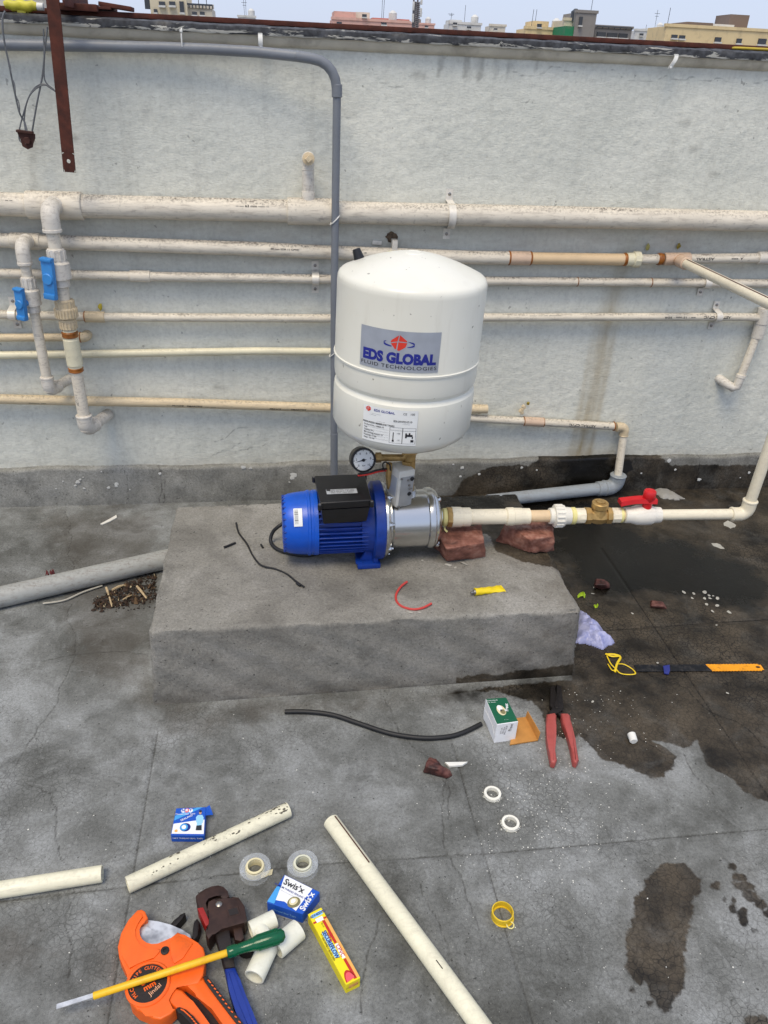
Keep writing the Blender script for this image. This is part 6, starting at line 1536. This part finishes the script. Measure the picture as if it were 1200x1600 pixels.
cn_.poly(T, [(.72, .55), (.70, .38), (.76, .30), (.90, .30), (.95, .40), (.93, .58), (.90, .58), (.90, .82), (.74, .82), (.75, .58)], m_clb, lv=4); cn_.ell(T, .83, .22, .045, .065, m_cskin, 5); cn_.ell(T, .83, .175, .047, .04, m_cdk, 6); cn_.poly(T, [(.74, .68), (.90, .66), (.91, .84), (.73, .84)], m_cdk, lv=5)
cn_.text(cn_.front, 'NRT THREAD SEAL TAPE', .5, .40, .0052, m_cwhite, 0, bold=.01)
q = cn_.q; mb = MB(); r0_, r1_ = q[1].lerp(q[2], .02), q[1].lerp(q[2], .30); mb.hexa([r0_+UP*-.001, r1_+UP*-.001, r1_+Vector((.014, .004, -.006)), r0_+Vector((.007, .006, -.002))], [r0_+UP*-.0004, r1_+UP*-.0004, r1_+Vector((.014, .004, -.0054)), r0_+Vector((.007, .006, -.0014))]); mb.build('flap', m_cblue, cn_.o, 0)
# green topped carton with kraft flap
cBx = lambda p: crop(p, .4333, 400, 860)
cg_ = Carton('valve_carton', 'white carton with dark green top and open brown flap', cBx([(828, 535), (902, 530), (946, 617), (869, 628)]), .058, m_cwhite)
T = cg_.q
cg_.poly(T, [(.01, .01), (.99, .01), (.99, .985), (.01, .985)], m_cgreen); cg_.ell(T, .48, .50, .20, .20, m_core, 2); cg_.ell(T, .45, .42, .12, .12, m_cwhite, 3); cg_.ell(T, .52, .56, .12, .10, m_colive, 3)
cg_.text(T, 'Preet', .78, .42, .011, m_cwhite, 1.35, bold=.02); cg_.text(T, 'BRASS VALVE', .25, .10, .0045, m_cwhite, 0); cg_.text(T, 'ISI  25 mm', .22, .17, .004, m_cwhite, 0); cg_.text(T, '--- ----', .5, .88, .004, m_cwhite, 0)
cg_.text(cg_.front, 'Preet', .68, .25, .010, m_cdk, 1.45); cg_.text(cg_.front, 'BALL VALVE', .45, .35, .005, m_ink, 1.45); cg_.text(cg_.front, 'SIZE 25mm', .35, .35, .0045, m_ink, 1.45); cg_.text(cg_.front, 'QTY 1 PC', .25, .35, .0045, m_ink, 1.45)
L0 = cg_.left; nl = cg_.nrm(L0); mb = MB(); P_ = [uvp(L0, u, v_)+nl*.0012 for u, v_ in ((.05, .40), (.80, .35), (.98, .62), (.1, .95))]; mb.hexa(P_, [p_+nl*.0008 for p_ in P_]); mb.build('end_flap', m_cwhite, cg_.o, 0)
mb = MB(); zf = .004; f4 = [G(x, y, zf) for x, y in cBx([(936, 605), (972, 600), (1016, 684), (915, 700)])]; mb.hexa([p_+UP*-.003 for p_ in f4], f4); fp = mb.build('flap', m_ckraft, cg_.o, 0)
f5 = [f4[1], f4[2], f4[2]+Vector((.003, .003, .020)), f4[1]+Vector((.003, .002, .016))]; mb = MB(); mb.hexa(f5, [p_+Vector((.0012, 0, 0)) for p_ in f5]); mb.build('tuck_edge', m_ckraft, fp, 0)

# ---- hacksaw blade
hb_ = thing('hacksaw_blade', 'black and orange hacksaw blade lying on the damp floor', 'saw blade', tuple(G(1090, 1044)))
m_sawb = simple('saw_black', (20, 22, 28), .4, .2, .3, 60, 0, 1, .5, lin((84, 80, 74)), 60); m_sawo = simple('saw_orange', (240, 158, 20), .45, 0, .08, 40, 0, 1, .4, lin((90, 64, 20)), 90)
a_ = G(993, 1044.5, .002); b_ = G(1191, 1043, .002); d_ = (b_-a_).normalized(); n_ = UP.cross(d_); Lh = (b_-a_).length; hw3 = .0125
def blade(s0, s1, slant0, slant1, teeth, name, mat, hole=False):
    n = int((s1-s0)/.004); top_ = []; bt = []
    for k in range(n+1):
        s_ = s0+(s1-s0)*k/n; tth = (.0010 if k % 2 else -.0004) if teeth else 0
        w_ = hw3*(1 if s_ < Lh-.006 else .72)
        top_.append(a_+d_*(s_-(slant0 if k == 0 else slant1 if k == n else 0))+n_*(w_+tth)); bt.append(a_+d_*(s_+(slant0 if k == 0 else slant1 if k == n else 0))-n_*(w_+tth))
    mb = MB(); vs = []
    for p_, q_ in zip(top_, bt): vs += [p_, q_, p_+UP*.0012, q_+UP*.0012]
    fs = []
    for k in range(n): i = 4*k; fs += [(i+2, i+3, i+7, i+6), (i, i+4, i+5, i+1), (i, i+2, i+6, i+4), (i+1, i+5, i+7, i+3)]
    fs += [(0, 1, 3, 2), (4*n, 4*n+2, 4*n+3, 4*n+1)]
    mb.add(vs, fs); return mb.build(name, mat, hb_, 0)
cut = Lh*.575
blade(0, cut, 0, .004, True, 'toothed_blade', m_sawb); oe = blade(cut, Lh, .004, 0, True, 'painted_end', m_sawo)
mb = MB(); q = a_+d_*(Lh-.012)+UP*.0018; mb.add([q+d_*(.006*math.cos(6.283*k/16))+n_*(.0034*math.sin(6.283*k/16)) for k in range(16)], [tuple(range(16))]); mb.build('pin_hole', m_sawb, oe, 0)
mb = MB(); mb.prism([G(x, y) for x, y in cC([(680, 578), (712, 572), (714, 600), (708, 618), (686, 614)])], .0034, .006, .0005); mb.box(G(1040, 1046, .0035)+Vector((0, 0, 0)), (.006, .02, .003)); solo(mb, 'blue_tape_scrap', simple('blue_scrap', (40, 50, 130), .5), 'scrap of dark blue tape stuck on the saw blade', 'tape')

# ---- red handled pliers
pk_ = thing('pliers', 'pliers with red handles standing out from the wet patch', 'pliers', tuple(G(876, 1150)))
m_plred = simple('plier_red', (170, 80, 74), .42, 0, .15, 40, .1, 200, .35, lin((110, 50, 46)), 40); m_pld = simple('plier_steel', (34, 30, 28), .5, .4, .3, 60, .3, 200)
zt = .020
for pts in ([(108, 805), (150, 797), (158, 812), (156, 860), (142, 920), (150, 980), (160, 1030), (150, 1046), (130, 1040), (118, 980), (108, 920), (106, 860)], [(178, 800), (213, 800), (226, 812), (228, 845), (250, 930), (268, 1030), (256, 1046), (240, 1036), (226, 960), (206, 890), (188, 850)]):
    mb = MB(); mb.prism([G(x, y, zt) for x, y in cC(pts)], .002, zt, .006, 3); mb.build('handle', m_plred, pk_, 60)
for pts in ([(128, 668), (152, 660), (156, 740), (172, 790), (190, 806), (210, 815), (205, 830), (175, 812), (150, 790), (124, 760)], [(156, 660), (180, 668), (192, 770), (186, 792), (160, 800), (140, 815), (112, 822), (112, 806), (140, 780), (158, 740)]):
    mb = MB(); mb.prism([G(x, y, zt-.004) for x, y in cC(pts)], .003 if pts[0][0] > 150 else .004, zt-.004 if pts[0][0] > 150 else zt-.006, .002, 2); mb.build('jaw', m_pld, pk_, 40)
mb = MB(); q = G(*cC([(160, 770)])[0], zt-.004); mb.lathe(q-UP*.002, UP, [(0, .007), (.003, .007), (.004, .006), (.004, 0)], 16); mb.build('pivot', m_pld, pk_)

# ---- tools at the bottom left
c5 = lambda p: crop(p, .26667, 160, 1380)
m_or = simple('cutter_orange', (240, 102, 24), .45, 0, .08, 30, .12, 500, .35, lin((150, 66, 26)), 24); m_ord = simple('cutter_grip', (30, 22, 20), .6, 0, .2, 60, .4, 300)
m_steelb = NT('blade_steel'); _v = m_steelb.coord((1, 1, 1), 'World'); m_steelb = m_steelb.out(m_steelb.ramp(m_steelb.noise(_v, 34, 6, .7), [(.35, lin((150, 152, 156))), (.6, lin((222, 224, 226)))]), .34, .45, m_steelb.bump(m_steelb.noise(_v, 120, 4), .2, .001))
pc = thing('pipe_cutter', 'orange ratchet pipe cutter with black handles at the bottom left', 'pipe cutter', tuple(G(235, 1530)))
zc1 = .034
body = [(205, 155), (232, 152), (250, 163), (266, 200), (262, 214), (240, 224), (218, 245), (206, 275), (209, 310), (225, 338), (252, 358), (285, 367), (325, 364), (365, 347), (402, 320), (440, 285), (482, 302), (522, 326), (560, 350), (592, 376), (601, 410), (600, 470), (590, 540), (560, 590), (480, 600), (432, 600), (400, 640), (375, 690), (430, 735), (400, 765), (340, 797), (292, 792), (262, 768), (205, 745), (165, 705), (148, 650), (148, 580), (156, 530), (122, 485), (97, 432), (89, 372), (108, 292), (150, 215)]
mb = MB(); mb.prism([G(x, y, zc1) for x, y in c5(body)], .006, zc1, .003, 3); bo = mb.build('head', m_or, pc, 50)
# raised rim panels on the head
for pts in ([(160, 500), (110, 420), (107, 372), (125, 300), (165, 220), (200, 178), (222, 172), (238, 196), (205, 235), (188, 275), (192, 320), (215, 358), (255, 382), (300, 388), (335, 384), (335, 400), (300, 440), (220, 462)], [(395, 350), (440, 305), (480, 322), (530, 352), (470, 440), (420, 470), (400, 420)]):
    mb = MB(); mb.prism([G(x, y, zc1+.002) for x, y in c5(pts)], zc1-.002, zc1+.002, .001, 2); mb.build('raised_panel', m_or, bo, 50)
up = [(470, 592), (545, 598), (590, 545), (640, 620), (700, 700), (765, 790), (850, 905), (905, 980), (820, 1010), (760, 905), (705, 825), (640, 735), (560, 650)]
lowh = [(380, 690), (400, 640), (430, 612), (470, 625), (530, 690), (590, 770), (640, 840), (700, 930), (770, 1030), (690, 1060), (620, 940), (560, 850), (500, 780), (430, 738)]
mb = MB(); mb.prism([G(x, y, zc1-.001) for x, y in c5(up)], .006, zc1-.001, .004, 3); uh = mb.build('upper_handle', m_or, pc, 50)
mb = MB(); mb.prism([G(x, y, zc1-.003) for x, y in c5(lowh)], .006, zc1-.003, .004, 3); lh = mb.build('lower_handle', m_or, pc, 50)
slot = [(432, 600), (480, 600), (560, 650), (640, 735), (710, 830), (770, 925), (700, 935), (640, 850), (590, 775), (530, 695), (470, 628)]
mb = MB(); mb.prism([G(x, y, .02) for x, y in c5(slot)], .004, .016); mb.build('handle_slot', m_ord, pc, 40)
g1 = [(592, 545), (612, 540), (640, 575), (700, 655), (770, 750), (860, 870), (930, 965), (905, 980), (830, 880), (745, 770), (680, 685), (620, 605), (600, 575)]
g2_ = [(428, 735), (450, 722), (490, 738), (530, 775), (575, 830), (640, 930), (715, 1050), (690, 1062), (620, 950), (560, 850), (510, 800), (450, 765)]
for pts, par in ((g1, uh), (g2_, lh)):
    mb = MB(); mb.prism([G(x, y, zc1+.0015) for x, y in c5(pts)], .004, zc1+.0015, .002, 2); gp_ = mb.build('grip', m_ord, par, 45)
    n = len(pts)//2
    for k in range(16):
        u = (k+.5)/16*(n-2)+.6; i = int(u); w_ = u-i; x = pts[i+1][0]*(1-w_)+pts[min(i+2, n)][0]*w_; y = pts[i+1][1]*(1-w_)+pts[min(i+2, n)][1]*w_
        xo, yo = (-9, 6) if par is uh else (-14, 8)
        mb = MB(); p_ = G(*c5([(x+xo, y+yo)])[0], zc1+.0018); mb.box(p_, (.0042, .0016, .0016), Matrix.Rotation(-.6, 3, 'Z'), .0003, 1); mb.build('grip_tooth', m_or, gp_)
bl = [(262, 212), (330, 224), (400, 243), (470, 270), (515, 300), (522, 322), (470, 330), (440, 330), (400, 350), (320, 372), (270, 372), (228, 352), (200, 312), (205, 270), (230, 236)]
mb = MB(); mb.prism([G(x, y, .024) for x, y in c5(bl)], .020, .024, .001, 1); bd_ = mb.build('blade', m_steelb, pc, 30)
mb = MB(); mb.prism([G(x, y, .0252) for x, y in c5([(215, 255), (262, 250), (330, 300), (400, 322), (360, 350), (320, 368), (268, 366), (226, 346), (206, 310)])], .0238, .0252, .0008, 1); mb.build('bevel', m_steelb, bd_, 30)
sc_ = G(*c5([(367, 397)])[0], zc1); mb = MB(); mb.lathe(sc_-UP*.001, UP, [(0, .0068), (.003, .0068), (.0036, .0055), (.0036, .003), (.0018, .003), (.0018, 0)], 20); mb.build('pivot_screw', m_ord, pc)
dc = c5([(266, 588)])[0]; dc3 = G(*dc, zc1+.001); drx = (G(dc[0]+30, dc[1], zc1)-G(dc[0], dc[1], zc1)).length
mb = MB(); mb.lathe(dc3-UP*.004, UP, [(0, drx*1.16), (.0045, drx*1.16), (.0062, drx*1.10), (.0062, drx*1.0), (.0045, drx*.99), (.0045, 0)], 48); mb.build('disc_rim', m_or, bo)
mb = MB(); mb.lathe(dc3-UP*.0002, UP, [(0, drx*1.0), (.0009, drx*.99), (.0009, 0)], 48); dsk = mb.build('badge', m_ord, bo)
mb = MB(); ze = dc3+UP*.0011
base_an = math.radians(28)
def rdir(a_): return Vector((math.cos(a_), math.sin(a_), 0))
for i, ch in enumerate('PIPE CUTTER'):
    an = math.radians(150-i*11.5)+base_an*.4; e = rdir(an); text_flat(mb, ch, ze+e*drx*.80, rdir(an-math.pi/2), e, .0075, bold=.02)
for i, ch in enumerate('MLC'):
    an = math.radians(228+i*-14); e = rdir(an); text_flat(mb, ch, ze+e*drx*.80, rdir(an-math.pi/2), e, .0078, bold=.02)
text_flat(mb, '63', ze+rdir(base_an)*-.002+rdir(base_an+math.pi/2)*.006, rdir(base_an), rdir(base_an+math.pi/2), .0165, bold=.03); text_flat(mb, 'mm', ze+rdir(base_an)*.001-rdir(base_an+math.pi/2)*.0055, rdir(base_an), rdir(base_an+math.pi/2), .0125, bold=.03)
mb.build('lettering', m_or, dsk, 0)
mb = MB(); e = rdir(base_an+.25); text_flat(mb, 'Jindal', ze+rdir(base_an)*.006-rdir(base_an+math.pi/2)*.0155, e, rdir(base_an+.25+math.pi/2), .010, bold=.0); mb.build('lettering', C_('ltorange', (240, 180, 140)), dsk, 0)

# pipe wrench
pw = thing('pipe_wrench', 'pipe wrench with dark brown jaws and blue handle under the screwdriver', 'wrench', tuple(G(350, 1500)))
m_jaw = simple('wrench_brown', (58, 40, 34), .5, .3, .3, 50, .35, 150, .3, lin((92, 66, 52)), 40); m_wblue = simple('wrench_blue', (24, 52, 140), .4, 0, .15, 30, .1, 200, .2, lin((20, 24, 50)), 30); m_wred = simple('wrench_red', (150, 30, 24), .45)
mb = MB(); mb.prism([G(x, y, .034) for x, y in c5([(545, 72), (568, 50), (600, 30), (640, 14), (680, 8), (712, 18), (735, 42), (745, 76), (722, 92), (690, 82), (672, 60), (650, 66), (620, 90), (590, 112), (600, 160), (640, 235), (615, 250), (582, 170), (550, 112)])], .004, .034, .004, 2); mb.build('hook_jaw', m_jaw, pw, 45)
mb = MB(); mb.prism([G(x, y, .038) for x, y in c5([(620, 105), (660, 85), (720, 100), (760, 75), (800, 80), (832, 128), (846, 200), (832, 232), (770, 248), (700, 268), (652, 286), (622, 332), (604, 300), (602, 268), (640, 240), (610, 160)])], .006, .038, .004, 2); hs = mb.build('jaw_housing', m_jaw, pw, 45)
mb = MB(); mb.prism([G(x, y, .0392) for x, y in c5([(724, 150), (795, 132), (812, 180), (738, 200)])], .036, .0392, .001, 1); mb.build('window_rim', m_jaw, hs); mb = MB(); mb.prism([G(x, y, .0398) for x, y in c5([(736, 156), (786, 143), (800, 177), (748, 190)])], .037, .0398); mb.build('window', m_ord, hs, 0)
mb = MB(); q = G(*c5([(683, 123)])[0], .038); mb.lathe(q-UP*.001, UP, [(0, .006), (.002, .0055), (.0035, .003), (.0038, 0)], 16); mb.build('rivet', m_screw, hs)
mb = MB(); mb.prism([G(x, y, .0345) for x, y in c5([(556, 146), (590, 140), (634, 236), (606, 252)])], .008, .0345, .001); mb.build('red_insert', m_wred, pw, 40)
mb = MB(); mb.prism([G(x, y, .030) for x, y in c5([(655, 285), (742, 262), (760, 380), (778, 490), (716, 500), (690, 400)])], .006, .030, .004, 2); mb.build('shank', m_ord, pw, 45)
mb = MB(); mb.prism([G(x, y, .028) for x, y in c5([(760, 250), (815, 238), (830, 320), (812, 340), (775, 332)])], .004, .028, .004, 2); mb.build('heel_jaw', m_jaw, pw, 45)
mb = MB(); q = G(*c5([(838, 420)])[0], .014); mb.lathe(q, Vector((.2, 1, 0)), [(0, .011), (.016, .011)], 20); mb.build('knurl_nut', m_ord, pw)
mb = MB(); mb.prism([G(x, y, .030) for x, y in c5([(714, 497), (778, 488), (806, 560), (838, 650), (880, 750), (930, 880), (970, 990), (880, 1010), (830, 890), (780, 750), (740, 620)])], .004, .030, .005, 3); hn = mb.build('handle', m_wblue, pw, 45)
mb = MB(); mb.prism([G(x, y, .031) for x, y in c5([(738, 520), (768, 515), (822, 660), (900, 870), (870, 880), (790, 680)])], .0285, .0312, .001, 1); web = mb.build('web', m_wblue, hn)
# spare dark jawed pliers behind the cutter
sp = thing('pliers', 'dark jawed pliers mostly hidden behind the orange cutter', 'pliers', tuple(G(285, 1450)))
for pts in ([(388, 248), (420, 212), (455, 185), (484, 168), (488, 184), (470, 205), (440, 238), (415, 262)], [(524, 322), (530, 270), (535, 225), (555, 203), (570, 225), (572, 262), (560, 300), (545, 335)]):
    mb = MB(); mb.prism([G(x, y, .020) for x, y in c5(pts)], .001, .020, .003, 2); j_ = mb.build('jaw', m_pld, sp, 45)
mb = MB(); mb.prism([G(x, y, .016) for x, y in c5([(388, 248), (415, 262), (470, 300), (524, 322), (545, 335), (500, 370), (420, 330)])], .001, .016, .003, 2); mb.build('joint', m_pld, sp, 45)
# three-way fitting
tf = thing('pipe_tee', 'cream three way pipe fitting under the green screwdriver handle', 'fitting', tuple(G(415, 1475)))
m_tee = pipe_mat('tee_cream', (236, 236, 220), .06, .08, .35)
hub = G(415, 1467, .018)
for (p_, q_, r_) in (((391, 1454), (430, 1435), .0150), ((432, 1482), (467, 1452), .0182), ((420, 1478), (397, 1527), .0172)):
    a_ = G(*p_, r_); b_ = G(*q_, r_); mb = MB(); d_ = (b_-a_).normalized(); mb.hollow(a_, b_, r_, r_*.83, 36); mb.build('socket', m_tee, tf)
mb = MB(); mb.tube([G(405, 1448, .0145), hub, G(445, 1471, .016)], .0140, 24); mb.tube([hub, G(414, 1488, .0158)], .0138, 24); mb.build('hub', m_tee, tf)
# screwdriver
sdv = thing('screwdriver', 'yellow shafted screwdriver with green handle lying across the cutter', 'screwdriver', tuple(G(260, 1520, .03)))
t0_ = G(88, 1573, .030); t1_ = G(150, 1555, .0375); t2_ = G(357, 1488, .0505); d_ = (t2_-t1_).normalized(); n_ = UP.cross(d_).normalized()
m_sy = simple('shaft_yellow', (236, 186, 30), .4, 0, .06, 40, 0, 1, .2, lin((120, 90, 30)), 60)
mb = MB(); mb.cyl(t1_-d_*.004, t2_+d_*.004, .0056, 20, .001); mb.build('shaft', m_sy, sdv)
mb = MB(); mb.hexa([t0_+n_*.0040-UP*.0006, t0_-n_*.0040-UP*.0006, t1_-n_*.0034-UP*.003, t1_+n_*.0034-UP*.003], [t0_+n_*.0040+UP*.0006, t0_-n_*.0040+UP*.0006, t1_-n_*.0034+UP*.003, t1_+n_*.0034+UP*.003], .0004, 1); mb.build('tip', m_steelb, sdv)
m_sgn = NT('handle_green'); m_sgn = m_sgn.out(lin((8, 104, 66)), .16, 0, None, Transmission_Weight=.35, IOR=1.45)
hE = G(447, 1459, .0560); hd = (hE-t2_).normalized(); Lh_ = (hE-t2_).length
mb = MB(); prof = [(0, 0), (0, .0080), (.002, .0092), (.012, .0095), (.018, .0080), (.028, .0085), (Lh_*.45, .0100), (Lh_*.5, .0118), (Lh_*.85, .0122), (Lh_*.95, .0105), (Lh_, .005), (Lh_, 0)]
mb.lathe(t2_-hd*.002, hd, prof, 36); hgo = mb.build('handle', m_sgn, sdv, 40)
u_ = hd.cross(UP).normalized(); w_ = hd.cross(u_)
for k in range(8):
    an = 6.283*k/8; e = u_*math.cos(an)+w_*math.sin(an); mb = MB(); mb.tube([t2_+hd*Lh_*.50+e*.0112, t2_+hd*Lh_*.86+e*.0116], .0018, 6); mb.build('grip_ridge', m_sgn, hgo)
